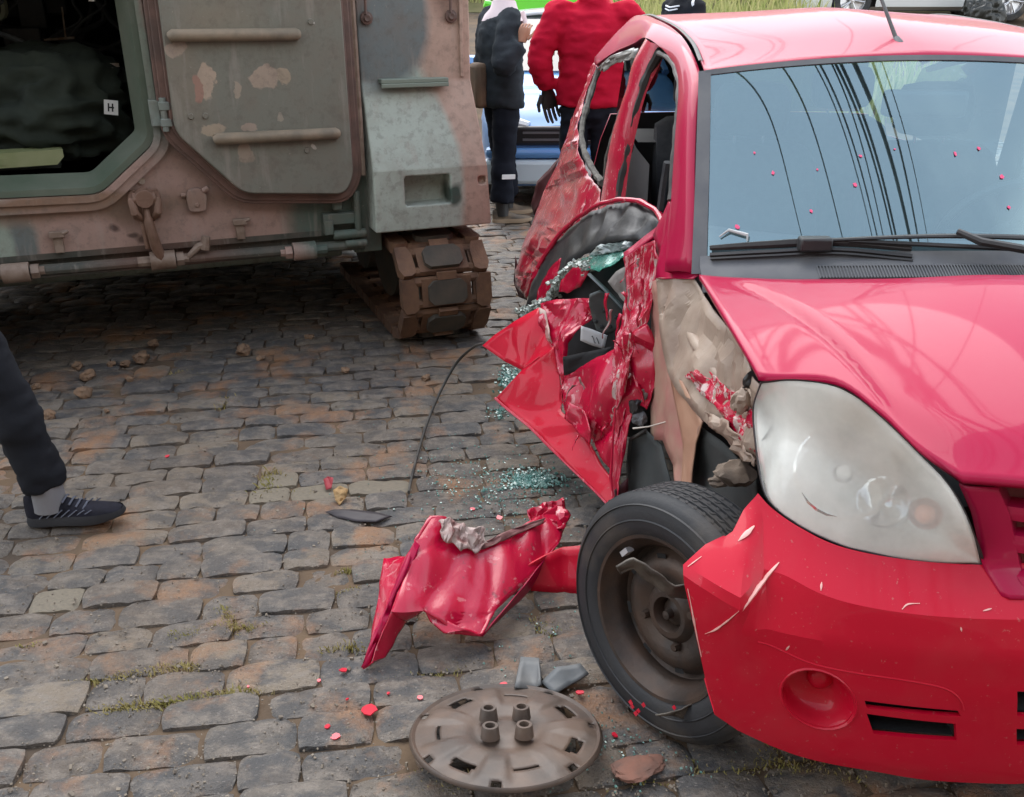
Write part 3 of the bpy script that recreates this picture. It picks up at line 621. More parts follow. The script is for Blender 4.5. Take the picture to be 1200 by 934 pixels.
o = put('vision_port', m.mesh('vision_port', mat('pale_green_enamel', (.25, .28, .2), .5), 30), inside(-1.56, .9, 1.475), R(0), 'rounded pale frame high in the dark carrier interior', 'vision port')
m = MB(); m.tube([(0, 0, 0), (.14, 0, .01)], .006, 6); m.tube([(.10, 0, .01), (.085, .05, .14)], .004, 6); put('grab_rod', m.mesh('grab_rod', BOLT), inside(-1.29, .9, 1.33), 0, 'thin metal rod hanging inside the dark carrier interior', 'rod')
m = MB(); m.box(-.05, .05, -.004, .004, -.008, .008); m.box(-.012, .03, -.03, .0, -.075, -.01); m.tube([(-.04, 0, -.02), (-.06, -.01, -.12)], .008, 6); m.tube([(.03, 0, -.08), (.05, -.01, -.14)], .008, 6)
put('seat_buckle', m.mesh('seat_buckle', BOLT), inside(-1.03, .55, 1.235), 0, 'shiny buckle on straps beside the doorway jamb', 'buckle')
m = MB(); m.box(-.012, .012, -.005, .005, -.035, .035); put('lamp_tube', m.mesh('lamp_tube', mat('white_enamel', (.8, .82, .8), .3)), inside(-1.05, .45, 1.53), R(0), 'small white tube high beside the doorway jamb', 'tube')
# ------------------------------------------------------------------ wrecked red hatchback (local frame: x forward, y to its left, z up; u, v, w = forward, to its right, up)
CX, CY = 1.13, 2.02
CAR = empty('wrecked_hatchback', (CX, CY, 0), R(-90), label='red hatchback with its whole passenger side torn open and headlight intact', cat='car')
def L(u, v, w): return Vector((u, -v, w))
def to_car(p): return L(CY-p.y, CX-p.x, p.z)
def cp(px, py, u=None, v=None, w=None):
    """point of the car under a line of sight, on a known length, width or height of the body"""
    d = ray(px, py)
    t = (CY-u)/d.y if u is not None else (CX-v)/d.x if v is not None else (w-CAM_H)/d.z
    return to_car(Vector((0, 0, CAM_H))+d*t)
def on_surf(px, py, f, lo=.6, hi=4):
    """first crossing of a line of sight with the surface f(u, v, w) = 0"""
    d = ray(px, py); g = lambda t: f(*(lambda q: (q.x, -q.y, q.z))(to_car(Vector((0, 0, CAM_H))+d*t)))
    n = 120; a = lo; ga = g(a)
    for i in range(1, n+1):
        b = lo+(hi-lo)*i/n; gb = g(b)
        if ga*gb <= 0:
            for _ in range(30):
                mth = (a+b)/2; gm = g(mth)
                if ga*gm <= 0: b = mth
                else: a, ga = mth, gm
            return to_car(Vector((0, 0, CAM_H))+d*(a+b)/2)
        a, ga = b, gb
    return to_car(Vector((0, 0, CAM_H))+d*a)
def mir(p): return Vector((p.x, -p.y, p.z))
def both(rows):
    """mirror a half built from the right edge to the centre line"""
    return [list(r)+[mir(p) for p in reversed(r[:-1])] for r in rows]

# --- bumper surface
UP = [(.0, .69), (.10, .715), (.18, .735), (.30, .745), (.42, .745), (.49, .738), (.515, .728), (.56, .665), (.61, .60), (.70, .52)]
def U_of(wz):
    if wz <= UP[0][0]: return UP[0][1]
    for (a, ua), (b, ub) in zip(UP, UP[1:]):
        if wz <= b: return ua+(ub-ua)*(wz-a)/(b-a)
    return UP[-1][1]-.6*(wz-.7)
def bsurf(u, v, w_): return u-(U_of(w_)-.155*(abs(v)/.8)**2.4)
def bp(px, py): return on_surf(px, py, bsurf)

# --- hood: one smooth pressed surface fitted through its known heights
import numpy as np
_hp = np.array([(-.34, .645, .842), (-.17, 0, .926), (-.03, .645, .838), (.30, .655, .806), (.60, .36, .738), (.69, 0, .742), (.25, 0, .885), (.50, 0, .822), (.45, .50, .778), (.1, .35, .878)])
_hB = lambda u, v: np.array([1, u, u*u, u**3, v*v, u*v*v, v**4])
_hk = np.linalg.lstsq(np.array([_hB(u, v) for u, v, _ in _hp]), _hp[:, 2], rcond=None)[0]
def hood_w(u, v): return float(_hB(u, v) @ _hk)
def hp(px, py): return on_surf(px, py, lambda u, v, w_: w_-hood_w(u, v))
def hl_(u, v): return L(u, v, hood_w(u, v))
hb = [hp(819, 327), hp(870, 331), hp(940, 333), hp(1060, 332)]; hb.append(hl_(hp(1165, 329).x, 0))
hr = [hb[0], hp(838, 359), hp(862, 399), hp(889, 446)]
hf = [hr[-1], hp(975, 450), hp(1030, 485), hp(1078, 531), hp(1127, 567), hl_(.665, .18), hl_(.69, 0)]
hc = [hb[-1], hl_(.18, 0), hl_(.45, 0), hl_(.62, 0), hf[-1]]
NH, MH = 40, 36
rows = coons(cat_rom(hb, NH), cat_rom(hf[:5], 26)[:-1]+cat_rom(hf[4:], NH-25), cat_rom(hr, MH), cat_rom(hc, MH))
for j, r in enumerate(rows):
    t = j/(MH-1)
    for i, p in enumerate(r):
        p.z = hood_w(p.x, p.y); s_ = i/(NH-1); c = .13+.36*t
        p.z += .012*smooth01(s_, c-.05, c+.012)*smooth01(t, 0, .1)*(1-smooth01(t, .82, 1))-.004*math.exp(-((s_-c+.055)/.02)**2)*smooth01(t, .05, .2)*(1-smooth01(t, .8, 1))
hood = MB().grid(both(rows)).build('hood', RED, CAR, 60); solid(hood, .012, 1)
# hood front lip (shadow line over the grille)
# --- bumper skin
rowdef = [
 [(858, 622), (872, 602), (888, 580), (903, 597), (938, 621), (985, 643), (1060, 658), (1149, 664)],
 [(828, 641), (866, 640), (893, 612), (912, 630), (950, 654), (1000, 672), (1070, 684), (1162, 690)],
 [(802, 664), (864, 688), (893, 655), (920, 662), (962, 684), (1010, 698), (1085, 709), (1181, 714)],
 [(803, 674), (866, 702), (894, 668), (920, 675), (962, 696), (1010, 710), (1085, 721), (1183, 726)],
 [(813, 720), (868, 730), (900, 735), (930, 742), (975, 750), (1020, 756), (1090, 762), (1186, 766)],
 [(822, 765), (868, 776), (900, 784), (932, 792), (975, 800), (1022, 806), (1092, 812), (1188, 816)],
 [(829, 798), (862, 816), (900, 838), (935, 854), (975, 868), (1022, 877), (1092, 884), (1190, 888)],
 [(834, 815), (864, 832), (902, 852), (937, 866), (975, 878), (1022, 887), (1092, 895), (1190, 898)],
 [(840, 832), (868, 851), (905, 868), (938, 880), (975, 889), (1022, 897), (1092, 908), (1190, 912)]]
cen = [.60, .55, .513, .490, .40, .29, .165, .13, .085]
brow = []
for rd, cw in zip(rowdef, cen):
    P = [bp(*q) for q in rd]
    # the crushed corner folds in at the second column
    cw = P[-1].z+.004; P.append(L(U_of(cw)-.008, .17, cw+.002)); P.append(L(U_of(cw), 0, cw)); brow.append(P)
brow[0][0] += Vector((.01, 0, 0)); 
for k, d in ((1, .028), (2, .034), (3, .03), (4, .012)): brow[k][1] += Vector((d, .0, 0))
P = [p+Vector((-.10, 0, .0)) for p in brow[-1]]; brow.append(P)
NB = 64
curves = [lin(r[:3], 10)[:-1]+cat_rom(r[2:], NB-9) for r in brow]
brows = []
for k in range(len(curves)-1):
    n = (3, 3, 1, 5, 5, 6, 2, 2, 2)[k]
    for j in range(n): brows.append([a.lerp(b_, j/n) for a, b_ in zip(curves[k], curves[k+1])])
brows.append(curves[-1])
full = both(brows)
# tidy left corner: carry the wing round to where the wheel arch starts
bumper = MB().grid(full).build('front_bumper', RED_B, CAR, 28)
solid(bumper, .010, 1); bpy.context.view_layer.update(); bake(bumper)
_b = bmesh.new(); _b.from_mesh(bumper.data); bmesh.ops.remove_doubles(_b, verts=_b.verts, dist=1e-5); bmesh.ops.recalc_face_normals(_b, faces=_b.faces); _b.to_mesh(bumper.data); _b.free()
cutm = MB()
fog = bp(957, 815)
def bfr(a, z, d): return L(U_of(z)+.35-d, a, z)
FOG_C = (-fog.y, fog.z)
def disc(c, rx, rz, rot=0, k=28):
    return [(c[0]+rx*math.cos(2*math.pi*i/k)*math.cos(rot)-rz*math.sin(2*math.pi*i/k)*math.sin(rot), c[1]+rx*math.cos(2*math.pi*i/k)*math.sin(rot)+rz*math.sin(2*math.pi*i/k)*math.cos(rot)) for i in range(k)]
def vz(px, py): q = bp(px, py); return (-q.y, q.z)
slots = [[vz(1011, 817), vz(1120, 829), vz(1124, 836), vz(1014, 826)], [vz(1014, 833), vz(1118, 845), vz(1119, 864), vz(1022, 856)]]
cen_slots = []
for y0, y1 in ((806, 835), (851, 869)):
    (a0_, z0_), (a1_, z1_) = vz(1189, y0), vz(1189, y1); cen_slots.append([(a0_, z0_), (-a0_, z0_), (-a1_, z1_), (a1_, z1_)])
fogd = [vz(957+44*math.cos(a)*math.cos(.42)-31*math.sin(a)*math.sin(.42), 815+44*math.cos(a)*math.sin(.42)+31*math.sin(a)*math.cos(.42)) for a in [2*math.pi*i/28 for i in range(28)]]
for poly in [fogd]+slots:
    cutm.prism(poly, 0, .8, lambda a, z, d: L(1.0-d, a, z)); cutm.prism([(-a, z) for a, z in poly], 0, .8, lambda a, z, d: L(1.0-d, a, z))
for poly in cen_slots: cutm.prism(poly, 0, .8, lambda a, z, d: L(1.0-d, a, z))
cuto = cutm.build('cutter', RED, CAR, 0)
bo = bumper.modifiers.new('holes', 'BOOLEAN'); bo.use_self = True; bo.object = cuto; bo.operation = 'DIFFERENCE'; bo.solver = 'EXACT'
bpy.context.view_layer.update(); bake(bumper); bpy.data.objects.remove(cuto)
bumper.data.polygons.foreach_set('use_smooth', [True]*len(bumper.data.polygons)); bumper.data.set_sharp_from_angle(angle=R(17))
from mathutils.bvhtree import BVHTree
BVB = BVHTree.FromPolygons([v.co.copy() for v in bumper.data.vertices], [list(p.vertices) for p in bumper.data.polygons])
def bhit(px, py, lift_=.002):
    o_ = to_car(Vector((0, 0, CAM_H))); d_ = (to_car(Vector((0, 0, CAM_H))+ray(px, py))-o_).normalized(); h = BVB.ray_cast(o_, d_)
    return (h[0]-d_*lift_) if h[0] else bp(px, py)
# fog lamp bowls, slot linings and crease
for sg in (1, -1):
    c = MB(); nr = 8; k = 28; rows = []
    fc = (sum(a for a, z in fogd)/k, sum(z for a, z in fogd)/k)
    lip = [L(bsu, a, z) for a, z in fogd for bsu in [U_of(z)-.155*(abs(a)/.8)**2.4+.004]]
    cen_p = L(U_of(fc[1])-.155*(abs(fc[0])/.8)**2.4-.055, fc[0], fc[1]+.004)
    prof2 = [(1.10, .004), (1.05, .008), (1.0, .002), (.93, -.018), (.85, -.035), (.6, -.048), (.3, -.052), (.02, -.052)]
    mid = sum(lip, Vector())/k
    for f_, d in prof2: rows.append([mid+(p-mid)*f_+Vector((d, 0, 0)) for p in lip+[lip[0]]])
    c.grid(rows if sg == 1 else [[mir(p) for p in r] for r in rows]); bowl = c.build('fog_lamp_bezel', RED_B, CAR, 40)
    c = MB(); M = Matrix.Translation(mid+Vector((-.046, .018, .012)) if sg == 1 else mir(mid+Vector((-.046, .018, .012)))) @ Matrix.Rotation(R(90), 4, 'Y')
    c.lathe([(.026, 0), (.024, .010), (.015, .018), (.0, .021)], 18, M); c.build('blank_cap', RED_B, bowl, 50)
def lining(poly, name, depth=.09):
    c = MB(); P = [L(U_of(z)-.155*(abs(a)/.8)**2.4-.006, a, z) for a, z in poly]; Q = [p+Vector((-depth, 0, 0)) for p in P]; n = len(P)
    c.add(P+Q, [(i, (i+1) % n, n+(i+1) % n, n+i) for i in range(n)]+[tuple(range(n, 2*n))]); return c.build(name, BLACK, CAR, 0)
for sl in slots:
    for sg in (1, -1): lining([(sg*a, z) for a, z in sl], 'intake_duct')
for sl in cen_slots: lining(sl, 'intake_duct', .12)
c = MB()
for k in range(5):
    z = cen_slots[0][2][1]+.012+k*.02; c.tube([L(.69, .28, z), L(.70, 0, z), L(.69, -.28, z)], .004, 6)
c.build('intake_mesh', BLACK, CAR)
# --- grille
gl = [cp(1133, 569, u=.615), cp(1147, 600, u=.625), cp(1156, 640, u=.635), cp(1160, 664, u=.645), cp(1183, 700, u=.69)]
def gline(t, inset=0, uo=0):
    q = lin(gl, 41)[int(round(t*40))]; return Vector((q.x+uo, q.y+inset, q.z))
c = MB()
fr = [[gline(i/20, -.012, -.004), gline(i/20, .0, .004), gline(i/20, .05, .006), gline(i/20, .075, -.03)] for i in range(21)]
for rr_ in (fr, [[mir(p) for p in r] for r in fr]): o = MB().grid(rr_).build('grille_surround', RED, CAR, 40); solid(o, .006)
def slat(t0, t1, dep):
    rws = []
    for f_, du in ((0, -.03), (.0, .012+dep), (.25, .017+dep), (.8, .014+dep), (1, .004), (1, -.03)):
        q = gline(t0+(t1-t0)*f_, .035); cz = q.z; P = [q+Vector((du-.02, 0, 0)), Vector((q.x+du+.030, q.y+.17, cz)), Vector((q.x+du+.05, 0, cz))]
        rws.append(cat_rom(P, 10))
    c = MB().grid(both(rws)); return c.build('grille_slat', RED, CAR, 40)
for t0, t1, d in ((.20, .36, 0), (.46, .62, .006), (.76, 1.0, .010)): slat(t0, t1, d)
c = MB(); c.add([gline(0, .0, -.045), gline(1, .0, -.045), mir(gline(1, 0, -.045)), mir(gline(0, 0, -.045))], [(0, 1, 2, 3)]); c.build('grille_backing', mat('dark_red_backing', (.16, .008, .014), .6), CAR, 0)
# --- headlight
HL = [cp(893, 449, v=.655), cp(930, 446, v=.62), cp(975, 452, v=.575), cp(1004, 466, v=.54), cp(1030, 487, v=.50), cp(1055, 510, v=.462), cp(1078, 533, v=.425), cp(1104, 559, v=.39), cp(1124, 588, v=.365), cp(1139, 622, v=.34)]+[bp(1148, 659)+Vector((.004, 0, 0)), bp(1105, 660), bp(1060, 655), bp(1020, 647), bp(985, 638), bp(938, 616), bp(905, 590)]+[cp(893, 562, u=.41), cp(887, 522, u=.36), cp(884, 480, u=.32)]
nH = len(HL); HC = sum(HL, Vector())/nH
hn = Vector((.80, -.30, .52)).normalized()
_tp, _bt, _lf = cat_rom(HL[:11], 40), cat_rom(HL[17:9:-1], 40), cat_rom([HL[0], HL[19], HL[18], HL[17]], 24)
def lens_patch(scale, bulge, off):
    rows = coons(_tp, _bt, _lf, [_tp[-1].lerp(_bt[-1], j/23) for j in range(24)]); o = []
    for j, r in enumerate(rows):
        q = []
        for i, p in enumerate(r):
            e = math.sin(math.pi*min(.999, j/23))*math.sin(math.pi*(.06+.94*i/39)); q.append(HC+(p-HC)*scale+hn*(off+bulge*math.copysign(abs(e)**.6, e)))
        o.append(q)
    return o
LENS = NT('hazy_headlight_lens'); v_ = LENS.coords()
tr = LENS.n('ShaderNodeBsdfTransparent'); tr.inputs['Color'].default_value = (.96, .97, .95, 1); gl_ = LENS.n('ShaderNodeBsdfGlossy'); gl_.inputs['Roughness'].default_value = .06
df = LENS.n('ShaderNodeBsdfDiffuse'); df.inputs['Color'].default_value = (.99, .99, .92, 1)
m1 = LENS.n('ShaderNodeMixShader'); LENS.l(LENS.math('ADD', LENS.math('MULTIPLY', LENS.ramp(LENS.noise(v_, 6, 5), .35, .7), .26), .36), m1.inputs[0]); LENS.l(tr.outputs[0], m1.inputs[1]); LENS.l(df.outputs[0], m1.inputs[2])
m2 = LENS.n('ShaderNodeMixShader'); fr_ = LENS.fres(1.5); LENS.l(fr_.outputs[0], m2.inputs[0]); LENS.l(m1.outputs[0], m2.inputs[1]); LENS.l(gl_.outputs[0], m2.inputs[2]); LENS.l(m2.outputs[0], LENS.out.inputs['Surface'])
AMBER = mat('clear_amber_bulb', (.62, .24, .14), .25, coat=.5)
CAR_M = Matrix.Translation((CX, CY, 0)) @ Matrix.Rotation(R(-90), 4, 'Z')
PATCH = lens_patch(1.0, .028, .002)
for sg in (1, -1):
    X = (lambda r: r) if sg == 1 else (lambda r: [[mir(p) for p in q] for q in r])
    h = MB().grid(X(lens_patch(1.0, .028, .002))).build('headlight', LENS.m, CAR, 60)
    OL = cat_rom(HL+[HL[0]], 60)
    MB().grid(X([[HC+(p-HC)*f_+hn*d for p in OL] for f_, d in ((1.03, -.02), (1.012, .004), (.995, .003), (.985, -.012))])).build('lamp_seal', BLACK, h, 50)
    MB().grid(X(lens_patch(.985, -.125, -.006))).build('lamp_housing', WHITEPL, h, 30)
    e1 = (cp(1090, 600, u=.58)-cp(930, 520, u=.42)).normalized(); e2 = hn.cross(e1).normalized()
    def bowl(px, py, u_, r, dep, name, mt, seg=28, par=h):
        q = min((p for r in PATCH for p in r), key=lambda p: (lambda z: (z[0]-px)**2+(z[1]-py)**2)(to_px(CAR_M @ p)))-hn*.034
        zax = hn; M = Matrix.Translation(q if sg == 1 else mir(q)) @ (zax if sg == 1 else mir(zax)).to_track_quat('Z', 'Y').to_matrix().to_4x4()
        prof = [(r*1.12, .006), (r*1.06, .010), (r, .004)]+[(r*math.sqrt(max(0, 1-t)), .004-dep*t) for t in (.2, .4, .6, .8, .92, 1)]
        c = MB().lathe(prof, seg, M); return c.build(name, mt, par, 30), M
    b1, M1 = bowl(990, 548, .40, .080, .055, 'main_reflector', CHROME)
    c = MB().lathe([(0, .012), (.010, .010), (.013, 0), (.013, -.04)], 14, M1); c.build('bulb', mat('clear_bulb', (.8, .82, .8), .1, coat=.5), h)
    b2, M2 = bowl(1040, 588, .47, .042, .03, 'side_reflector', CHROME)
    b3, M3 = bowl(1085, 602, .525, .027, .03, 'indicator_reflector', CHROME, 20)
    c = MB().lathe([(0, .016), (.010, .014), (.017, .006), (.019, -.006), (.018, -.025)], 16, M3); c.build('indicator_bulb', AMBER, h)
    c = MB()
    for k in range(9):
        q = cp(890+k*3.2, 520+k*7, u=.32); q2 = cp(905+k*2.5, 500+k*9, u=.325); P = [q-hn*.01, q2-hn*.006]
        c.tube(P if sg == 1 else [mir(p) for p in P], .0026, 5)
    c.build('reflector_ribs', mat('dark_chrome', (.25, .28, .34), .25, .9), h)
# --- windscreen and cowl
wt = [cp(826, 84, v=.600), cp(880, 76, v=.49), cp(960, 69, v=.30), L(-.688, .1, 1.360), L(-.685, 0, 1.361)]
wb = [cp(819, 322, v=.640), cp(870, 322, v=.51), cp(950, 321, v=.33), L(-.085, .13, .918), L(-.075, 0, .920)]
wl = [wt[0], cp(818, 150, v=.612), cp(815, 235, v=.628), wb[0]]
wc = [wt[-1], L(-.46, 0, 1.225), L(-.25, 0, 1.065), wb[-1]]
NW, MW = 30, 40
ut, ub_ = -.625, -.155; WT_, WB_ = cp(1062, 66, u=ut).z, cp(1165, 319, u=ub_).z; kt = (ut-wt[0].x)/wt[0].y**2; kb = (ub_-wb[0].x)/wb[0].y**2
wrow = []
for j in range(MW):
    t = j/(MW-1); vmax = -wl[0].y*(1-t)-wl[-1].y*t; uc = ut+(ub_-ut)*t; k = kt*(1-t)+kb*t; wc_ = WT_+(WB_-WT_)*t+.018*math.sin(math.pi*t); we_ = wl[0].z*(1-t)+wl[-1].z*t+.012*math.sin(math.pi*t)
    wrow.append([L(uc-k*v*v, v, wc_+(we_-wc_)*(v/vmax)**2) for v in [vmax*(1-i/(NW-1)) for i in range(NW)]])
wfull = both(wrow)
ws = MB().grid(wfull).build('windscreen', WGLASS, CAR, 80, fix=False)
def lift(p, d=.004): return p+Vector((.587*d, 0, .81*d))
c = MB(); nW = len(wfull[0])
c.grid([[lift(p) for p in (r[0]+(r[0]-r[2])*.42, r[0], r[0].lerp(r[1], .75))] for r in wfull]); c.grid([[lift(p) for p in (r[-1].lerp(r[-2], .75), r[-1], r[-1]+(r[-1]-r[-3])*.42)] for r in wfull])
c.grid([[lift(p, .005) for p in wfull[0]], [lift(p, .003) for p in wfull[1]]])
c.build('windscreen_seal', DARKGREY, CAR, 60, fix=False)
c = MB(); low = wfull[-4]; c.grid([[lift(p, .006) for p in low], [lift(p, .012) for p in wfull[-2]], [lift(p, .010)+Vector((.035, 0, -.004)) for p in wfull[-1]], [lift(p, .0)+Vector((.06, 0, -.03)) for p in wfull[-1]]]); cowl = c.build('cowl_panel', DARKGREY, CAR, 60, fix=False)
VB = [[lift(low[i].lerp(wfull[-1][i], .86), .017) for i in range(nW)], [lift(wfull[-1][i], .009)+Vector((.043, 0, -.008)) for i in range(nW)]]
c = MB(); c.grid([r[12:48] for r in VB]); c.build('vent_panel', mat('vent_dark', (.012, .012, .014), .7), cowl, 0, fix=False)
c = MB()
for k in range(110):
    f_ = 12+34.9*k/109; i = int(f_); f_ -= i; c.tube([lift(VB[0][i].lerp(VB[0][i+1], f_), .003), lift(VB[1][i].lerp(VB[1][i+1], f_), .003)], .0019, 4)
c.build('vent_louvres', DARKGREY, cowl, 0)
# wiper
def wz(px, py, h_): return lift(on_surf_tri(px, py), h_)
def on_surf_tri(px, py):
    best = None; 
    for r in wfull:
        for p in r:
            P = CAR_M @ p; q = to_px(P); d = (q[0]-px)**2+(q[1]-py)**2
            if best is None or d < best[0]: best = (d, p)
    return best[1]
CAR_M = Matrix.Translation((CX, CY, 0)) @ Matrix.Rotation(R(-90), 4, 'Z')
wpr = empty('wiper'); wpr.parent = CAR
def onglass(P, h_): return [lift(on_surf_tri(x, y), k) for (x, y), k in zip(P, h_)]
m = MB(); q = cat_rom(onglass([(1198, 291), (1150, 291), (1100, 290), (1040, 289), (985, 288), (945, 288)], [.03, .034, .036, .034, .030, .026]), 24); m.tube(q, [.012-.005*i/23 for i in range(24)], 8, squash=(1, .6)); m.build('wiper_arm', BLACK, wpr)
bl = cat_rom(onglass([(835, 292), (900, 292), (980, 292), (1066, 294)], [.014, .018, .020, .014]), 30)
m = MB(); m.tube(bl, [.006+.004*math.sin(math.pi*i/29) for i in range(30)], 6, squash=(.8, 1.2)); m.tube([p+Vector((.010, 0, -.016)) for p in bl], .0065, 5); m.tube([p+Vector((.018, 0, -.024)) for p in bl], .004, 5)
m.build('wiper_blade', BLACK, wpr)
m = MB(); q = lift(on_surf_tri(950, 288), .026); m.box(q.x-.012, q.x+.028, q.y-.045, q.y+.035, q.z-.022, q.z+.012); m.build('blade_clip', BLACK, wpr, bevel=.006)
wp2 = empty('wiper'); wp2.parent = CAR
m = MB(); m.tube([L(-.06, -.33, .925), L(-.13, .02, .975), L(-.17, .06, .99)], [.012, .010, .008], 8); m.tube([L(-.10, -.25, .955), L(-.22, .30, .955)], .006, 6); m.build('wiper_arm', BLACK, wp2)
# --- roof
rail = [wt[0], cp(822, 72, u=-.80), cp(812, 50, u=-1.02), cp(795, 33, u=-1.32), cp(776, 23, u=-1.66), cp(760, 18, u=-2.0), cp(742, 24, u=-2.4), cp(735, 35, u=-2.62)]
rc = [wt[-1], L(-.80, 0, 1.405), L(-1.0, 0, 1.437), L(-1.4, 0, 1.463), L(-1.8, 0, 1.462), L(-2.2, 0, 1.435), L(-2.62, 0, 1.385)]
rail[0] = wrow[0][0]; rc[0] = wrow[0][-1]
rr = coons(cat_rom(wrow[0], 24), cat_rom([rail[-1], L(-2.66, .25, 1.37), rc[-1]], 24), cat_rom(rail, 40), cat_rom(rc, 40))
for j, r in enumerate(rr):
    for i, p in enumerate(r): p.z += .010*math.sin(math.pi*j/39)*math.sin(math.pi*.5*i/23)
rl = both(rr)
for r in rl:
    for p in r[24:]: p.y *= 1.06
roof = MB().grid(rl).build('roof', RED, CAR, 70); solid(roof, .012, -1)
c = MB(); RR = cat_rom(rail[1:], 40)
ditch = [(p+Vector((0, .004, .003)), p+Vector((0, -.002, .006)), p+Vector((0, -.008, .002))) for p in RR]
MB().grid([[a, b_, d] for a, b_, d in ditch]).build('roof_moulding', BLACK, CAR, 60); MB().grid([[mir(a), mir(b_), mir(d)] for a, b_, d in ditch]).build('roof_moulding', BLACK, CAR, 60)
ant = empty('aerial'); ant.parent = CAR
q = cp(1053, 58, u=-.755)
m = MB(); m.tube([q+Vector((.02, 0, -.01)), q+Vector((.0, 0, .012)), q+Vector((-.02, -.004, .03))], [.018, .015, .008], 10); m.build('aerial_base', DARKGREY, ant)
m = MB(); m.tube([q+Vector((-.015, -.004, .025)), q+Vector((-.10, -.015, .10)), q+Vector((-.30, -.045, .28))], [.006, .005, .004], 8); m.build('aerial_rod', BLACK, ant)

# --- right side frame: outer line follows windscreen and roof, inner line the window openings
so = [cp(818, 322, u=-.33), cp(814, 250, u=-.42), cp(814, 180, u=-.53), cp(817, 120, u=-.65), cp(820, 85, u=-.76)]+[p+Vector((0, -.020, .0)) for p in rail[2:7]]+[cp(700, 66, u=-2.62)]
si = [cp(779, 318, u=-.44), cp(785, 240, u=-.58), cp(791, 160, u=-.70), cp(795, 105, u=-.83), cp(792, 80, u=-.95), cp(783, 65, u=-1.08), cp(770, 52, u=-1.24), cp(755, 44, u=-1.45), cp(742, 51, u=-1.75), cp(718, 62, u=-2.1), cp(698, 76, u=-2.45)]
A_, B_ = cat_rom(so, 60), cat_rom(si, 60)
rows = []
for a, b_ in zip(A_, B_):
    mid = a.lerp(b_, .5)+Vector((0, -.010, .006)); rows.append([a, a.lerp(mid, .5)+Vector((0, -.005, .003)), mid, mid.lerp(b_, .6)+Vector((0, -.004, 0)), b_, b_+Vector((-.01, .03, -.012))])
for j, r in enumerate(rows):
    for i, p in enumerate(r):
        if j > 40: p += Vector((0, 1, 1))*.003*ns(p, 6, 2)*smooth01(j, 40, 48)
frame = MB().grid(rows).build('door_pillar_frame', RED, CAR, 45); solid(frame, .004)
def poly_sheet(name, V, F, mt, cuts=4, amp=.006, freq=9, seed=0, parent=CAR, thick=.003, smooth=24, jag=0, ridged=True, fine=.3, aniso=(1, 1, 1), off=0):
    """dented sheet metal: a few corner points, subdivided and creased"""
    bm = bmesh.new(); pts = [bm.verts.new(p if isinstance(p, Vector) else cp(p[0], p[1], u=p[2])) for p in V]
    for f in F: bm.faces.new([pts[i] for i in f])
    bmesh.ops.triangulate(bm, faces=bm.faces)
    bmesh.ops.subdivide_edges(bm, edges=bm.edges, cuts=cuts, use_grid_fill=True)
    bm.normal_update(); bd = {v for e in bm.edges if e.is_boundary for v in e.verts}
    mv = []
    for v in bm.verts:
        q_ = Vector((v.co.x*aniso[0], v.co.y*aniso[1], v.co.z*aniso[2])); n_ = ns(q_, freq, seed); n2 = ns(q_, freq*2.7, seed+5); n3 = ns(q_, freq*6, seed+9)
        h_ = (1-2*abs(n_)*1.6 if ridged else n_)+fine*n2*1.2+fine*.5*n3
        d = v.normal*(amp*h_)
        if v in bd: d = d*.4+Vector((ns(v.co, 40, seed), ns(v.co, 40, seed+1), ns(v.co, 40, seed+2)))*jag
        mv.append((v, d))
    for v, d in mv: v.co += d
    me = bpy.data.meshes.new(name); bm.to_mesh(me); bm.free(); me.materials.append(mt)
    me.polygons.foreach_set('use_smooth', [True]*len(me.polygons)); me.set_sharp_from_angle(angle=R(smooth))
    o = link(name, me, parent); solid(o, thick, off); return o
# pillar between the two side windows
bpo = [(757, 44, -1.38), (741, 75, -1.40), (733, 108, -1.40), (719, 150, -1.42), (712, 185, -1.44), (707, 215, -1.46), (702, 246, -1.46)]
bpi = [(772, 52, -1.27), (764, 72, -1.28), (747, 108, -1.30), (735, 155, -1.30), (727, 195, -1.30), (722, 235, -1.28), (719, 252, -1.26)]
r1, r2 = cat_rom([cp(x, y, u=q) for x, y, q in bpo], 40), cat_rom([cp(x, y, u=q) for x, y, q in bpi], 40)
rows = [[a, a.lerp(b_, .3)+Vector((0, -.012+.006*ns(a, 14, 1), 0)), a.lerp(b_, .7)+Vector((0, -.012+.006*ns(a, 14, 3), 0)), b_, b_+Vector((.01, .03, 0))] for a, b_ in zip(r1, r2)]
MB().grid(rows).build('centre_pillar', RED_S, CAR, 40)
# window seals
def seal(P, r, mt, name, par=CAR):
    q = cat_rom([cp(x, y, u=k) for x, y, k in P], 50)
    return MB().tube([p+Vector((0, .006+.003*ns(p, 30, 1), .004*ns(p, 25, 4))) for p in q], [r*(1+.35*ns(p, 22, 2)) for p in q], 7).build(name, mt, par)
seal([(772, 60, -1.24), (760, 82, -1.29), (746, 120, -1.31), (735, 170, -1.31), (726, 215, -1.30), (722, 245, -1.28)], .016, BLACK, 'front_window_seal')
seal([(770, 62, -1.22), (781, 68, -1.08), (790, 84, -.95), (793, 106, -.84), (789, 160, -.71), (783, 235, -.58)], .008, RUBBER2, 'front_window_seal')
seal([(704, 215, -1.60), (691, 195, -1.85), (681, 170, -2.05), (681, 145, -2.2), (690, 112, -2.35), (699, 84, -2.45)], .014, mat('torn_seal', (.18, .17, .15), .8, col2=(.06, .055, .05), scale=30, bump=.5), 'rear_window_seal')
seal([(706, 212, -1.52), (710, 180, -1.5), (722, 140, -1.48), (735, 105, -1.46), (746, 70, -1.5)], .007, mat('torn_seal', (.2, .19, .17), .8), 'rear_window_seal')
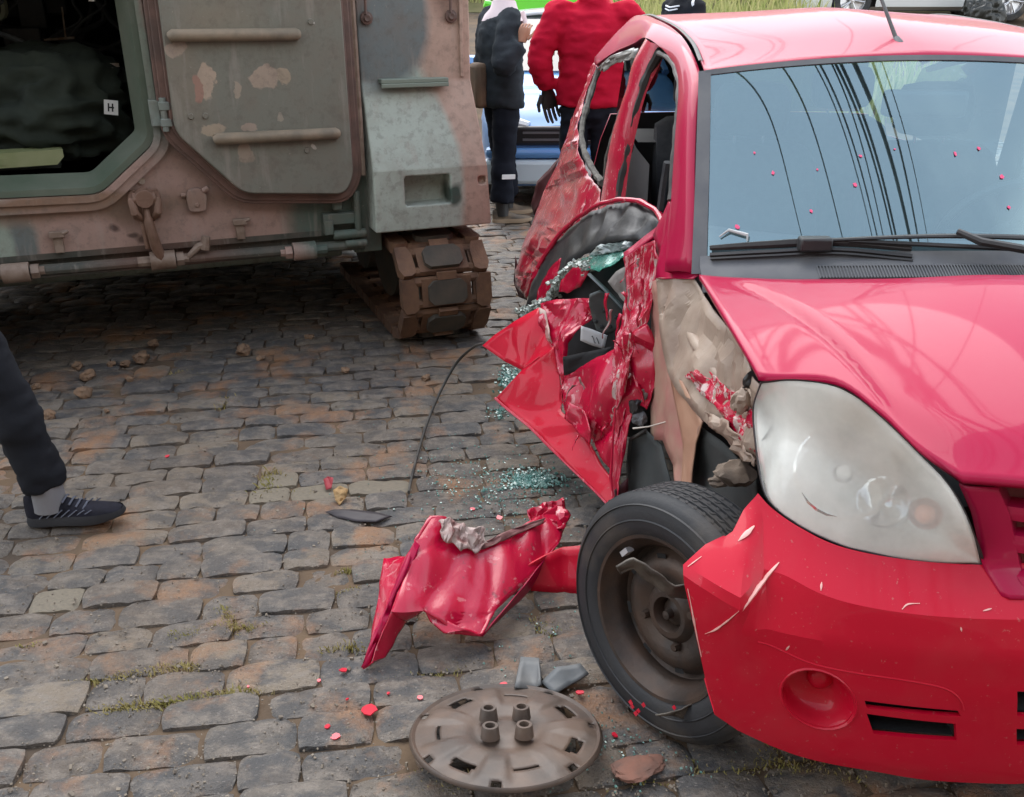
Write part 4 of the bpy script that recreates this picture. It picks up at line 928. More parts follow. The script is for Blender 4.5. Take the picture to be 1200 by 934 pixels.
poly_sheet('bent_window_trim', [(699, 80, -2.44), (715, 66, -2.1), (742, 56, -1.75), (748, 58, -1.6), (745, 68, -1.6), (722, 74, -2.0), (706, 84, -2.3)], [(0, 1, 5, 6), (1, 2, 3, 4, 5)], mat('bright_torn_metal', (.45, .45, .44), .4, .5, col2=(.18, .18, .17), scale=18, bump=.4), 4, .010, 20, 3, jag=.01)
# rear quarter panel
Q = [(700, 66, -2.62), (690, 98, -2.66), (672, 146, -2.70), (655, 190, -2.72), (640, 222, -2.74), (626, 258, -2.74), (612, 290, -2.70), (604, 318, -2.62), (606, 336, -2.5),   # 0-8 outer
     (618, 350, -2.25), (634, 318, -2.15), (650, 292, -2.0), (672, 266, -1.8), (700, 250, -1.5),                                                                    # 9-13 lower
     (703, 222, -1.62), (690, 205, -1.9), (678, 175, -2.1), (678, 145, -2.25), (688, 108, -2.4), (697, 78, -2.47)]                                              # 14-19 window edge
F = [(0, 1, 18, 19), (1, 2, 17, 18), (2, 3, 16, 17), (3, 4, 15, 16), (4, 5, 12, 15), (5, 6, 11, 12), (6, 7, 10, 11), (7, 8, 9, 10), (12, 13, 14, 15)]
poly_sheet('rear_quarter_panel', Q, F, red_scraped('scraped_quarter_paint', .8, .72, (16, 3, 5), (0, R(25), 0)), 8, .016, 8, 11, jag=.003, fine=.35, smooth=30, aniso=(1.2, 1, .35))
poly_sheet('wheel_arch_edge', [(604, 300, -2.68), (610, 325, -2.6), (618, 352, -2.3), (608, 348, -2.45), (602, 330, -2.62)], [(0, 1, 4), (1, 2, 3, 4)], mat('dark_maroon_liner', (.07, .012, .014), .6), 3, .006, 12)
poly_sheet('torn_rear_edge', [(645, 196, -2.85), (655, 185, -2.8), (640, 226, -2.80), (626, 252, -2.82), (622, 240, -2.9), (630, 212, -2.9)], [(0, 1, 2, 5), (5, 2, 3, 4)], mat('dark_maroon_edge', (.06, .008, .012), .6), 3, .006, 14)
# scuttle side panel under the pillar
poly_sheet('scuttle_side_panel', [(786, 228, -.60), (818, 322, -.33), (812, 326, -.33), (768, 326, -.50), (771, 300, -.56), (765, 275, -.68), (775, 255, -.70)], [(0, 1, 2, 3, 4, 5, 6)], RED, 5, .006, 7, 4, fine=.1, smooth=40)
# --- inner wing, post and liners laid bare
A1 = [(768, 325, -.50), (811, 326, -.34), (826, 348, -.28), (848, 376, -.12), (867, 402, .02), (881, 432, .16), (889, 452, .26), (884, 480, .26), (886, 545, .26), (868, 538, .18), (846, 511, .06), (822, 492, -.06), (796, 462, -.2), (781, 436, -.30), (772, 380, -.42)]
poly_sheet('inner_wing', A1, [(0, 1, 2, 14), (2, 3, 12, 13, 14), (3, 4, 11, 12), (4, 5, 10, 11), (5, 6, 7, 8, 9, 10)], TAN, 9, .012, 10, 21, fine=.35, smooth=16)
for P in ([(778, 350, -.46), (800, 385, -.32), (830, 430, -.12), (846, 470, .0), (858, 505, .08)], [(812, 345, -.34), (838, 385, -.18), (862, 425, -.02), (876, 462, .12)]):
    q = cat_rom([cp(*a[:2], u=a[2]) for a in P], 24); m = MB(); m.tube([p+Vector((-.004, .012+.003*ns(p, 20), 0)) for p in q], [.019*(.7+.6*abs(ns(p, 9, 4)))*math.sin(math.pi*(i+1)/25)**.4 for i, p in enumerate(q)], 10); m.build('pressed_ridge', TAN, CAR, 80)
SCUFF = red_scraped('red_scuffed_primer', .5, .48, (14, 14, 14))
poly_sheet('scuffed_rail', [(812, 424, -.18), (826, 432, -.12), (850, 455, .02), (872, 466, .16), (884, 490, .26), (886, 532, .27), (868, 512, .18), (846, 486, .06), (822, 462, -.08)], [(0, 1, 8), (1, 2, 7, 8), (2, 3, 6, 7), (3, 4, 5, 6)], SCUFF, 5, .014, 16, 31, jag=.006, off=1)
poly_sheet('torn_bracket', [(826, 482, -.04), (850, 494, .10), (872, 520, .22), (884, 545, .27), (870, 540, .2), (848, 512, .08), (832, 500, .0)], [(0, 1, 6), (1, 2, 5, 6), (2, 3, 4, 5)], TAN, 4, .012, 20, 33, jag=.008, off=1)
poly_sheet('hinge_post', [(764, 330, -.53), (772, 326, -.50), (783, 434, -.32), (800, 450, -.22), (824, 494, -.06), (815, 520, -.08), (808, 584, -.06), (794, 584, -.12), (788, 545, -.2), (776, 516, -.32), (762, 515, -.44), (762, 420, -.54)], [(0, 1, 2, 11), (2, 3, 9, 10, 11), (3, 4, 5, 8, 9), (5, 6, 7, 8)], PINKTAN, 6, .007, 8, 41, fine=.3)
poly_sheet('post_face', [(783, 436, -.31), (798, 447, -.21), (822, 494, -.06), (814, 520, -.07), (807, 586, -.04), (797, 586, -.08), (800, 520, -.14)], [(0, 1, 6), (1, 2, 3, 6), (3, 4, 5, 6)], mat('pale_brown_primer', (.40, .23, .15), .5, col2=(.32, .17, .11), scale=8, bump=.2), 5, .005, 8, 42, off=1)
LINER = mat('wheel_arch_liner', (.030, .036, .036), .75, col2=(.05, .052, .048), scale=5, bump=.25, bscale=30)
poly_sheet('arch_liner', [(738, 512, -.50), (757, 505, -.45), (776, 522, -.34), (787, 560, -.26), (792, 620, -.2), (770, 680, -.2), (735, 640, -.42), (734, 560, -.52)], [(0, 1, 2, 7), (2, 3, 6, 7), (3, 4, 5, 6)], LINER, 6, .010, 5, 51, fine=.1, smooth=50)
poly_sheet('arch_liner', [(822, 500, -.10), (846, 518, .0), (870, 545, .10), (888, 560, .18), (890, 640, .16), (850, 660, .05), (806, 660, -.12), (808, 580, -.14)], [(0, 1, 7), (1, 2, 6, 7), (2, 3, 4, 5, 6)], LINER, 6, .010, 5, 52, fine=.1, smooth=50)
m = MB(); m.tube([cp(737, 575, u=-.5), cp(736, 545, u=-.51), cp(739, 515, u=-.5), cp(757, 504, u=-.45)], .006, 6); m.build('liner_lip', RUBBER2, CAR)
def lump(name, px, py, u_, size, mt, seed, rot=0, par=CAR, sub=3):
    bm = bmesh.new(); bmesh.ops.create_icosphere(bm, subdivisions=sub, radius=1)
    for v in bm.verts:
        p = v.co.copy(); k = 1+.45*ns(p, 1.7, seed)+.22*ns(p, 5, seed+2); v.co = Vector((p.x*size[0]*k, p.y*size[1]*k, p.z*size[2]*k))
    me = bpy.data.meshes.new(name); bm.to_mesh(me); bm.free(); me.materials.append(mt); me.polygons.foreach_set('use_smooth', [True]*len(me.polygons)); me.set_sharp_from_angle(angle=R(28))
    o = link(name, me, par); o.location = cp(px, py, u=u_); o.rotation_euler = (0, rot, .3); return o
MUD = mat('muddy_mount', (.19, .14, .10), .8, col2=(.10, .075, .055), scale=14, bump=.5)
lump('lamp_mount', 862, 554, .20, (.035, .045, .020), MUD, 3, .4); lump('lamp_mount', 844, 563, .15, (.02, .03, .010), MUD, 4)
lump('torn_bracket', 868, 470, .2, (.018, .02, .03), TAN, 7); lump('torn_bracket', 880, 446, .2, (.012, .02, .02), BLACK, 8)
m = MB(); m.tube([cp(742, 502, u=-.46), cp(760, 500, u=-.42), cp(785, 493, u=-.28)], [.003, .002, .0015], 5); m.build('loose_wire', mat('pale_wire', (.6, .55, .48), .6), CAR)
lump('door_check', 745, 478, -.5, (.02, .02, .035), BLACK, 12); lump('door_check', 750, 492, -.48, (.025, .02, .02), mat('grey_torn_rubber', (.16, .16, .17), .7, col2=(.06, .06, .06), scale=20), 13)
lump('door_check', 757, 462, -.5, (.018, .02, .03), mat('brown_torn_hinge', (.14, .1, .09), .7, bump=.4), 15)
# --- ruined passenger door
DOOR = empty('ruined_door', (0, 0, 0)); DOOR.parent = CAR
tip = dict(parent=DOOR)
poly_sheet('window_sill_trim', [(776, 258, -.80), (766, 245, -.90), (741, 237, -1.05), (716, 239, -1.2), (692, 249, -1.33), (667, 268, -1.45), (648, 288, -1.52), (633, 312, -1.55), (620, 342, -1.55), (616, 362, -1.50),
                              (632, 350, -1.32), (652, 328, -1.22), (676, 303, -1.10), (700, 289, -1.0), (722, 283, -.9), (746, 282, -.82), (766, 272, -.78)],
           [(0, 1, 15, 16), (1, 2, 14, 15), (2, 3, 13, 14), (3, 4, 12, 13), (4, 5, 12), (5, 6, 11, 12), (6, 7, 10, 11), (7, 8, 9, 10)], mat('sill_trim_black', (.012, .013, .014), .42, col2=(.022, .022, .022), scale=14, bump=.2), 5, .009, 11, 61, jag=.004, smooth=30, off=-1, **tip)
rim = cat_rom([cp(*a[:2], u=a[2]) for a in [(770, 284, -.66), (777, 266, -.72), (772, 250, -.82), (762, 242, -.90), (740, 234, -1.03), (714, 236, -1.18), (690, 246, -1.31), (664, 266, -1.44), (646, 287, -1.5), (630, 314, -1.54)]], 60)
MB().tube([p+Vector((0, .004*ns(p, 16), .004*ns(p, 12, 3))) for p in rim], [.010*(.8+.5*abs(ns(p, 10, 7))) for p in rim], 8).build('door_top_rim', RED_S, DOOR)
poly_sheet('folded_door_lip', [(777, 262, -.72), (771, 274, -.68), (732, 303, -.72), (731, 297, -.78), (764, 272, -.78)], [(0, 1, 4), (1, 2, 3, 4)], RED, 4, .003, 12, 62, thick=.008, **tip)
poly_sheet('smashed_door_glass', [(664, 312, -1.12), (684, 302, -1.05), (712, 294, -.95), (738, 288, -.86), (734, 298, -.80), (718, 308, -.82), (700, 316, -.86), (682, 316, -.98)], [(0, 1, 7), (1, 2, 6, 7), (2, 3, 4, 5, 6)], TEAL, 5, .006, 22, 63, jag=.01, thick=.003, **tip)
poly_sheet('smashed_door_glass', [(700, 288, -.98), (722, 284, -.9), (740, 283, -.84), (738, 290, -.82), (712, 296, -.92), (690, 302, -1.02)], [(0, 1, 4, 5), (1, 2, 3, 4)], mat('cracked_grey_glass', (.20, .26, .25), .2, coat=.5, col2=(.12, .14, .14), scale=25), 4, .008, 22, 66, jag=.01, **tip)
gs = cat_rom([cp(*a[:2], u=a[2]) for a in [(690, 311, -.95), (670, 314, -1.1), (655, 330, -1.18), (646, 346, -1.22), (632, 358, -1.28), (612, 366, -1.36)]], 80)
CRUMB = mat('greenish_glass_crumbs', (.42, .50, .45), .3, col2=(.16, .17, .15), scale=60, coat=.4)
m = MB(); rnd = random.Random(3)
for p in gs:
    for k in range(7):
        q = p+Vector((rnd.gauss(0, .008), rnd.gauss(0, .010), rnd.gauss(0, .008))); s_ = rnd.uniform(.003, .008)
        M = Matrix.Translation(q) @ Matrix.Rotation(rnd.uniform(0, 3), 4, (rnd.random(), rnd.random(), rnd.random()+.1)); m.box(-s_, s_, -s_, s_, -s_*.5, s_*.5, 0, M)
m.tube([p+Vector((0, .003, -.003)) for p in gs], [.008*(.7+.8*abs(ns(p, 30))) for p in gs], 6)
m.build('crumbled_glass_edge', CRUMB, DOOR, 0)
poly_sheet('red_door_fragment', [(655, 342, -1.08), (658, 328, -1.08), (671, 314, -1.02), (686, 311, -.96), (692, 314, -.94), (681, 335, -.98), (666, 344, -1.04)], [(0, 1, 2, 5, 6), (2, 3, 4, 5)], RED_S, 4, .006, 14, 64, jag=.004, **tip)
poly_sheet('red_door_fragment', [(646, 310, -1.24), (658, 302, -1.2), (652, 325, -1.2), (638, 350, -1.26), (626, 362, -1.32), (630, 340, -1.32)], [(0, 1, 2, 5), (2, 3, 4, 5)], RED_S, 4, .010, 14, 65, jag=.006, **tip)
# door cavity behind the torn skin
poly_sheet('door_inner_panel', [(640, 352, -1.42), (690, 318, -1.16), (734, 300, -0.96), (768, 290, -0.86), (770, 420, -0.76), (760, 520, -0.72), (700, 500, -0.84), (650, 430, -1.16), (632, 380, -1.36)], [(0, 1, 7, 8), (1, 2, 6, 7), (2, 3, 4, 5, 6)], mat('door_cavity_black', (.012, .012, .013), .8, col2=(.03, .03, .03), scale=8), 4, .012, 8, 67, off=-1, **tip)
plate = [(691, 345), (703, 340), (721, 350), (731, 362), (728, 384), (712, 392), (699, 387), (694, 372), (690, 356)]
poly_sheet('window_regulator', [(x, y, -.86) for x, y in plate], [tuple(range(9))], GREYPLATE, 4, .002, 6, 68, thick=.004, smooth=40, **tip)
m = MB()
for x, y in ((708, 364), (715, 383), (705, 383), (698, 377), (722, 372)):
    q = cp(x, y, u=-.855); M = Matrix.Translation(q) @ Matrix.Rotation(R(90), 4, 'Y'); m.lathe([(0, .004), (.0045, .004), (.0065, .002), (.007, -.002)], 10, M)
m.build('regulator_holes', mat('hole_dark', (.03, .033, .034), .8), DOOR)
m = MB(); m.tube([cp(690, 321, u=-.88), cp(708, 338, u=-.84), cp(730, 361, u=-.80)], [.009, .010, .008], 6, squash=(1, .5)); m.build('regulator_arm', GREYPLATE, DOOR)
poly_sheet('grey_sound_pad', [(712, 330, -.80), (722, 318, -.78), (734, 312, -.74), (734, 355, -.72), (726, 348, -.76)], [(0, 1, 2, 3, 4)], mat('grey_felt', (.28, .26, .24), .9, col2=(.16, .15, .14), scale=12, bump=.4), 4, .010, 12, 69, **tip)
lab = poly_sheet('part_label', [(681, 382, -.845), (694, 386, -.845), (712, 393, -.845), (708, 409, -.845), (694, 405, -.845), (680, 399, -.845)], [(0, 1, 4, 5), (1, 2, 3, 4)], mat('white_label', (.72, .74, .75), .4), 3, .002, 9, 70, thick=.001, smooth=60, **tip)
m = MB()
def stroke(P, r=.0012): m.tube([cp(x, y, u=-.842) for x, y in P], r, 4)
stroke([(694, 393.5), (696, 398), (696.5, 401.5)]); stroke([(693.2, 394.6), (694.6, 394)]); stroke([(699, 395.5), (700.5, 399), (702, 403)]); stroke([(697, 403), (698, 401)], .0008)
m.build('printed_marks', mat('print_black', (.02, .02, .02), .7), DOOR, 0)
poly_sheet('dark_gap_shade', [(660, 418, -.80), (690, 412, -.76), (718, 406, -.70), (702, 426, -.72), (661, 440, -.80)], [(0, 1, 3, 4), (1, 2, 3)], mat('gap_shade_black', (.008, .008, .009), .8), 3, .006, 10, 71, **tip)  # black sheet stands for the shade inside the gap
poly_sheet('upper_fold', [(632, 355, -1.06), (652, 351, -1.0), (676, 349, -.94), (693, 350, -.90), (701, 361, -.88), (692, 376, -.88), (678, 386, -.88), (668, 404, -.86), (664, 424, -.84), (660, 466, -.80), (655, 440, -.84), (648, 408, -.90), (640, 394, -.96), (634, 382, -1.02)],
           [(0, 1, 12, 13), (1, 2, 6, 7, 11, 12), (2, 3, 4, 5, 6), (7, 8, 10, 11), (8, 9, 10)], RED_C, 6, .014, 13, 72, jag=.003, fine=.5, **tip)
poly_sheet('folded_sill_edge', [(632, 360, -1.05), (638, 388, -1.0), (648, 410, -.92), (645, 392, -.92), (643, 378, -.98), (640, 364, -1.02)], [(0, 1, 4, 5), (1, 2, 3, 4)], mat('bare_cream_metal', (.5, .42, .36), .5, col2=(.4, .2, .18), scale=20), 3, .006, 18, 73, off=1, **tip)
poly_sheet('upper_door_skin', [(565, 405, -1.10), (580, 392, -1.10), (602, 377, -1.08), (632, 360, -1.05), (640, 388, -.99), (649, 410, -.90), (630, 420, -.92), (612, 434, -.94), (592, 424, -1.02)], [(0, 1, 8), (1, 2, 7, 8), (2, 3, 4, 6, 7), (4, 5, 6)], RED_B, 6, .006, 6, 74, fine=.15, smooth=30, **tip)
poly_sheet('lower_door_skin', [(612, 434, -.94), (630, 420, -.93), (649, 406, -.90), (655, 436, -.86), (660, 466, -.80), (658, 482, -.76), (676, 498, -.68), (692, 520, -.60), (706, 546, -.52), (718, 562, -.46), (723, 603, -.38), (700, 578, -.46), (660, 540, -.62), (620, 500, -.78), (590, 476, -.90), (580, 467, -.93)],
           [(0, 1, 2, 3, 4, 5), (0, 5, 14, 15), (5, 6, 13, 14), (6, 7, 12, 13), (7, 8, 11, 12), (8, 9, 10, 11)], RED_B, 7, .009, 4.5, 75, fine=.12, smooth=30, **tip)
# a rolled hem along the lower door skin
hem = lin([cp(*a[:2], u=a[2]) for a in [(580, 467, -.93), (590, 476, -.90), (620, 500, -.78), (660, 540, -.62), (700, 578, -.46), (723, 603, -.38)]], 40)
MB().tube([p+Vector((0, 0, .002*ns(p, 12))) for p in hem], .005, 6).build('door_hem', RED_S, DOOR)
poly_sheet('crushed_door_middle', [(661, 440, -.80), (690, 424, -.72), (722, 407, -.62), (735, 428, -.56), (738, 470, -.52), (724, 500, -.50), (720, 560, -.45), (708, 542, -.50), (694, 518, -.58), (676, 496, -.66), (659, 480, -.74)],
           [(0, 1, 9, 10), (1, 2, 3, 8, 9), (3, 4, 5, 8), (5, 6, 7, 8)], RED_C, 8, .023, 9, 76, jag=.003, fine=.28, aniso=(1, 1, .6), **tip)
poly_sheet('door_blister', [(664, 470, -.70), (684, 482, -.62), (692, 505, -.55), (690, 520, -.55), (676, 506, -.62), (662, 490, -.70)], [(0, 1, 4, 5), (1, 2, 3, 4)], RED_S, 5, .012, 12, 79, off=1, **tip)
poly_sheet('mangled_door_edge', [(730, 302, -.68), (748, 290, -.62), (764, 281, -.57), (770, 305, -.53), (764, 345, -.52), (758, 378, -.51), (742, 392, -.53), (738, 432, -.50), (732, 462, -.50), (720, 480, -.52), (714, 444, -.56), (718, 400, -.60), (724, 384, -.62), (732, 346, -.64)],
           [(0, 1, 2, 3, 13), (3, 4, 13), (4, 5, 6, 12, 13), (6, 7, 11, 12), (7, 8, 9, 10, 11)], red_scraped('silver_scraped_edge', 1.6, .53, (26, 26, 4)), 8, .020, 13, 77, jag=.003, fine=.5, aniso=(1, 1, .45), **tip)
poly_sheet('door_rear_face', [(742, 390, -.52), (758, 378, -.52), (770, 404, -.48), (768, 452, -.46), (758, 480, -.47), (744, 470, -.5), (734, 520, -.47), (726, 560, -.43), (722, 600, -.39), (714, 560, -.46), (722, 478, -.53), (738, 430, -.54)],
           [(0, 1, 2, 3, 11), (3, 4, 5, 11), (5, 6, 7, 10, 11), (7, 8, 9, 10)], RED_S, 6, .012, 10, 78, jag=.003, off=-1, **tip)
MB().tube([cp(721, 478, u=-.5)+Vector((0, 0, 0)), cp(718, 520, u=-.46), cp(716, 560, u=-.44), cp(720, 598, u=-.38)], .004, 6).build('door_hem', RED_S, DOOR)
poly_sheet('sill_end', [(720, 575, -.42), (736, 560, -.44), (737, 598, -.42), (726, 604, -.38)], [(0, 1, 2, 3)], mat('dark_maroon_edge', (.06, .008, .012), .6), 3, .004, 10, 80)
# red transfer smeared on the bare wing
for k, V in enumerate(([(800, 440, -.2), (818, 432, -.14), (834, 446, -.08), (846, 470, .0), (838, 476, -.02), (820, 458, -.1)], [(846, 492, .06), (862, 484, .12), (878, 500, .22), (880, 528, .25), (864, 512, .16)])):
    poly_sheet('scraped_flap', V, [tuple(range(len(V)))], SCUFF, 5, .010, 18, 140+k, jag=.006, off=1)
# torn ribbons of sheet metal along the mangled edge
rnd = random.Random(55); RIB = [RED_C, mat('bare_torn_steel', (.50, .44, .42), .4, .4, col2=(.25, .10, .10), scale=24, bump=.4), RED_S]
for k in range(26):
    t = rnd.random(); px, py = (745-25*t+rnd.gauss(0, 9), 300+200*t+rnd.gauss(0, 6)) if k < 17 else (rnd.uniform(660, 720), rnd.uniform(430, 520)); u_ = -.55 if k < 17 else -.60
    p0 = cp(px, py, u=u_+rnd.uniform(0, .05)); d = Vector((rnd.gauss(0, .3), rnd.gauss(0, .35), -1)).normalized(); ln = rnd.uniform(.03, .10); w0 = rnd.uniform(.003, .009); rows = []
    side_ = d.cross(Vector((rnd.gauss(0, 1), rnd.gauss(0, 1), rnd.gauss(0, 1)))).normalized()
    for i in range(9):
        f_ = i/8; side_ = (Matrix.Rotation(rnd.gauss(0, .25), 4, d) @ side_); p = p0+d*ln*f_+Vector((.008*ns((f_*3, k, 0), 1, 1), .010*ns((f_*3, k, 5), 1, 2), 0)); ww = w0*(1-.85*f_); rows.append([p-side_*ww, p+Vector((.003, 0, 0)), p+side_*ww])
    o = MB().grid(rows).build('torn_ribbon', RIB[k % 3], DOOR, 25); solid(o, .0015)
# red shards standing behind the door tip
# --- front wheel, knocked loose
WH = empty('front_wheel', (0, 0, 0)); WH.parent = CAR
wc = to_car(Vector((.368, 1.675, .270))); nax = Vector((-.79, -.60, .10)).normalized(); nax = Vector((-nax.y, nax.x, nax.z))
MW_ = Matrix.Translation(wc) @ nax.to_track_quat('Z', 'Y').to_matrix().to_4x4()
def wheel_parts(M, par, steel=True):
    c = MB(); prof = []
    for r_, h_ in ((.182, .062), (.192, .074), (.215, .082), (.245, .083), (.268, .078), (.281, .068), (.286, .058)): prof.append((r_, h_))
    for g in (.040, .018, -.004, -.026, -.048): prof += [(.291, g+.014), (.291, g+.004), (.284, g+.002), (.284, g-.002), (.291, g-.004)]
    for r_, h_ in ((.286, -.062), (.281, -.070), (.268, -.080), (.245, -.085), (.215, -.084), (.192, -.076), (.182, -.064)): prof.append((r_, h_))
    c.lathe(prof, 72, M)
    for i in range(72):                                                   # tread sipes
        a = 2*math.pi*(i+.5)/72
        for h0, h1, da in ((.053, .043, .02), (.031, .021, -.02), (.009, -.001, .02), (-.013, -.023, -.02), (-.035, -.045, .02)):
            p = [Vector((.2915*math.cos(a+s*da+e), .2915*math.sin(a+s*da+e), h)) for s, h in ((0, h0), (1, h1)) for e in (-.012, .012)]
            q = [Vector((v.x*1.0025, v.y*1.0025, v.z)) for v in p]; vs = [M @ v for v in p+q]
            c.add(vs, [(4, 5, 7, 6), (0, 1, 5, 4), (2, 6, 7, 3), (0, 4, 6, 2), (1, 3, 7, 5)])
    # a few raised rings on the side wall
    c.lathe([(.226, .083), (.228, .0855), (.231, .083)], 72, M); c.lathe([(.262, .080), (.264, .083), (.266, .079)], 72, M)
    c.build('tyre', RUBBER, par, 40)
    c = MB(); c.lathe([(.190, .058), (.197, .068), (.194, .077), (.186, .076), (.180, .066), (.172, .052), (.164, .044), (.160, .030), (.158, .012), (.150, .004), (.142, .010), (.134, .024), (.122, .034), (.104, .038), (.086, .032), (.070, .026), (.062, .036), (.054, .042), (.042, .042), (.036, .030), (.034, -.02)], 56, M)
    c.lathe([(.158, -.02), (.150, -.075), (.184, -.078)], 40, M)
    for k in range(4):
        a = math.pi/2*k+.5; c.lathe([(.0, .046), (.009, .046), (.011, .038), (.011, .022)], 6, M @ Matrix.Translation((.075*math.cos(a), .075*math.sin(a), .0)))
    rim_ = c.build('rim', RIMM, par, 35)
    for k in range(8):
        c = MB(); a = 2*math.pi*(k+.5)/8; P = [(.140*math.cos(a+d), .140*math.sin(a+d)) for d in (-.10, -.05, .05, .10)]+[(.129*math.cos(a+d), .129*math.sin(a+d)) for d in (.10, -.10)]
        c.add([M @ Vector((x, y, .0305)) for x, y in P], [tuple(range(6))]); c.build('rim_slot', mat('hole_black', (.006, .006, .006), .9), rim_, 0)
    c = MB(); c.lathe([(0, .030), (.014, .030), (.020, .022), (.030, .018), (.033, .0)], 20, M); c.lathe([(0, .048), (.010, .046), (.012, .03)], 12, M); c.build('hub', RIMM, par, 40)
    return rim_
rim_ = wheel_parts(MW_ @ Matrix.Scale(.955, 4), WH)
c = MB(); c.box(-.012, .012, -.006, .006, -.0, .02, 0, MW_ @ Matrix.Rotation(R(-38), 4, 'Z') @ Matrix.Translation((-.160, .0, .045)) @ Matrix.Rotation(R(90), 4, 'Z')); c.build('balance_weight', mat('lead_grey', (.5, .5, .5), .5, .3), rim_, 0)
# torn rim lip and mud chips
def on_wheel(r_, deg, h_): return MW_ @ Vector((r_*math.cos(R(deg)), r_*math.sin(R(deg)), h_))
TORN = mat('torn_rim_steel', (.06, .05, .042), .6, .3, col2=(.13, .115, .095), scale=20, bump=.4)
def wp(px, py, dY): return cp(px, py, u=CY-(1.645+dY))
poly_sheet('torn_rim_lip', [wp(722, 664, -.12), wp(742, 655, -.12), wp(770, 670, -.125), wp(790, 688, -.13), wp(814, 686, -.12), wp(814, 699, -.11), wp(786, 700, -.12), wp(764, 684, -.115), wp(742, 668, -.11), wp(728, 674, -.11)], [(0, 1, 8, 9), (1, 2, 7, 8), (2, 3, 6, 7), (3, 4, 5, 6)], TORN, 4, .006, 22, 91, jag=.004, parent=WH, thick=.005)
poly_sheet('torn_rim_lip', [wp(768, 838, -.13), wp(800, 832, -.13), wp(818, 822, -.12), wp(828, 836, -.11), wp(800, 842, -.12)], [(0, 1, 4), (1, 2, 3, 4)], TORN, 4, .008, 16, 92, jag=.003, parent=WH)
CHIP = mat('red_plastic_chip', (.56, .012, .035), .35, coat=.5)
rnd = random.Random(5)
for px, py in ((741, 828), (748, 833), (754, 826), (745, 836), (790, 829), (739, 823)):
    q = wp(px, py, -.135); s_ = rnd.uniform(.003, .0065); m = MB(); m.prism([(-s_, -s_*.4), (s_*.3, -s_), (s_, s_*.2), (-s_*.2, s_)], -.0008, .0008, lambda a, b, d: Vector((a, b, d)), 0); m.v = [tuple(Matrix.Translation(q) @ nax.to_track_quat('Z', 'Y').to_matrix().to_4x4() @ Vector(v)) for v in m.v]; m.build('paint_chip', CHIP, WH, 0)
# other three wheels, standing normally
for u_, sv in ((-.02, -1), (-2.45, 1), (-2.45, -1)):
    g_ = empty('wheel'); g_.parent = CAR
    M = Matrix.Translation(L(u_, sv*.64, .285)) @ Vector((0, -sv, 0)).to_track_quat('Z', 'Y').to_matrix().to_4x4(); wheel_parts(M, g_)
# --- cabin
m = MB(); m.box(-2.9, -.35, -.60, .60, .16, .20); m.build('floor_pan', INTERIOR, CAR, 0)
m = MB(); dr = []
for v in [i/10*.62 for i in range(-10, 11)]:
    uf = -.16-.24*(abs(v)/.62)**2; dr.append([L(uf, v, .885), L(uf-.15, v, .915), L(uf-.28, v, .90), L(uf-.36, v, .84), L(uf-.34, v, .62), L(uf-.1, v, .45)])
m.grid(dr); m.build('dashboard', INTERIOR, CAR, 40)
m = MB(); M = Matrix.Translation(L(-.72, -.34, .86)) @ Matrix.Rotation(R(-62), 4, 'Y')
m.tube([M @ Vector((.185*math.cos(a), .185*math.sin(a), 0)) for a in [2*math.pi*i/36 for i in range(37)]], .014, 8)
for a in (.2, 2.9, 4.7): m.tube([M @ Vector((.18*math.cos(a), .18*math.sin(a), 0)), M @ Vector((.04*math.cos(a), .04*math.sin(a), -.03))], [.012, .02], 6)
m.lathe([(0, .0), (.05, -.01), (.06, -.04)], 16, M); m.build('steering_wheel', BLACK, CAR)
def seat(u_, v_, wide):
    g_ = empty('seat'); g_.parent = CAR
    def cushion(name, P, half, mt=CLOTH_DK):
        rows = []
        for k, f_ in enumerate((-1, -.9, -.6, 0, .6, .9, 1)):
            sc = (.86, .95, 1, 1, 1, .95, .86)[k]; c_ = sum((Vector((x, 0, z)) for x, z in P), Vector())/len(P)
            q = [(Vector((x, 0, z))-c_)*sc+c_+Vector((0, f_*half, 0)) for x, z in P]; q = cat_rom(q+[q[0]], 28); rows.append([Vector((u_, -v_, 0))+p for p in q])
        cc = MB().grid(rows); nn = len(rows[0]); cc.f += [list(range(nn)), list(range(6*nn, 7*nn))]
        return cc.build(name, mt, g_, 50)
    cushion('seat_cushion', [(.24, .42), (.26, .52), (.05, .50), (-.2, .46), (-.24, .36), (0, .34)], wide)
    cushion('backrest', [(-.16, .42), (-.12, .60), (-.20, .85), (-.28, 1.02), (-.37, 1.03), (-.36, .85), (-.30, .60), (-.28, .42)], wide)
    for dv in ((0,) if wide < .4 else (-.3, .3)):
        bt = bpy.data.objects.new('headrest', None)
        rows = []
        for k, f_ in enumerate((-1, -.85, -.4, .4, .85, 1)):
            sc = (.6, .9, 1, 1, .9, .6)[k]; q = [Vector((-.325+x*sc, f_*.125, 1.15+z*sc)) for x, z in ((.055, 0), (.045, .075), (0, .095), (-.045, .07), (-.045, -.06), (0, -.085), (.045, -.07))]
            rows.append([Vector((u_, -v_+dv, 0))+p for p in cat_rom(q+[q[0]], 20)])
        cc = MB().grid(rows); nn = 20; cc.f += [list(range(nn)), list(range(5*nn, 6*nn))]; h_ = cc.build('headrest', CLOTH_DK, g_, 50)
        cc = MB()
        for s in (-.05, .05): cc.tube([Vector((u_-.325, -v_+dv+s, 1.0)), Vector((u_-.325, -v_+dv+s, 1.1))], .006, 6)
        cc.build('headrest_posts', CHROME, h_)
seat(-.98, .30, .23); seat(-.98, -.33, .23); seat(-1.85, 0, .50)
m = MB(); m.box(-.03, .03, -.11, .11, -.035, .035, 0, Matrix.Translation(L(-.62, 0, 1.24))); m.build('interior_mirror', BLACK, CAR, bevel=.012)
m = MB(); 
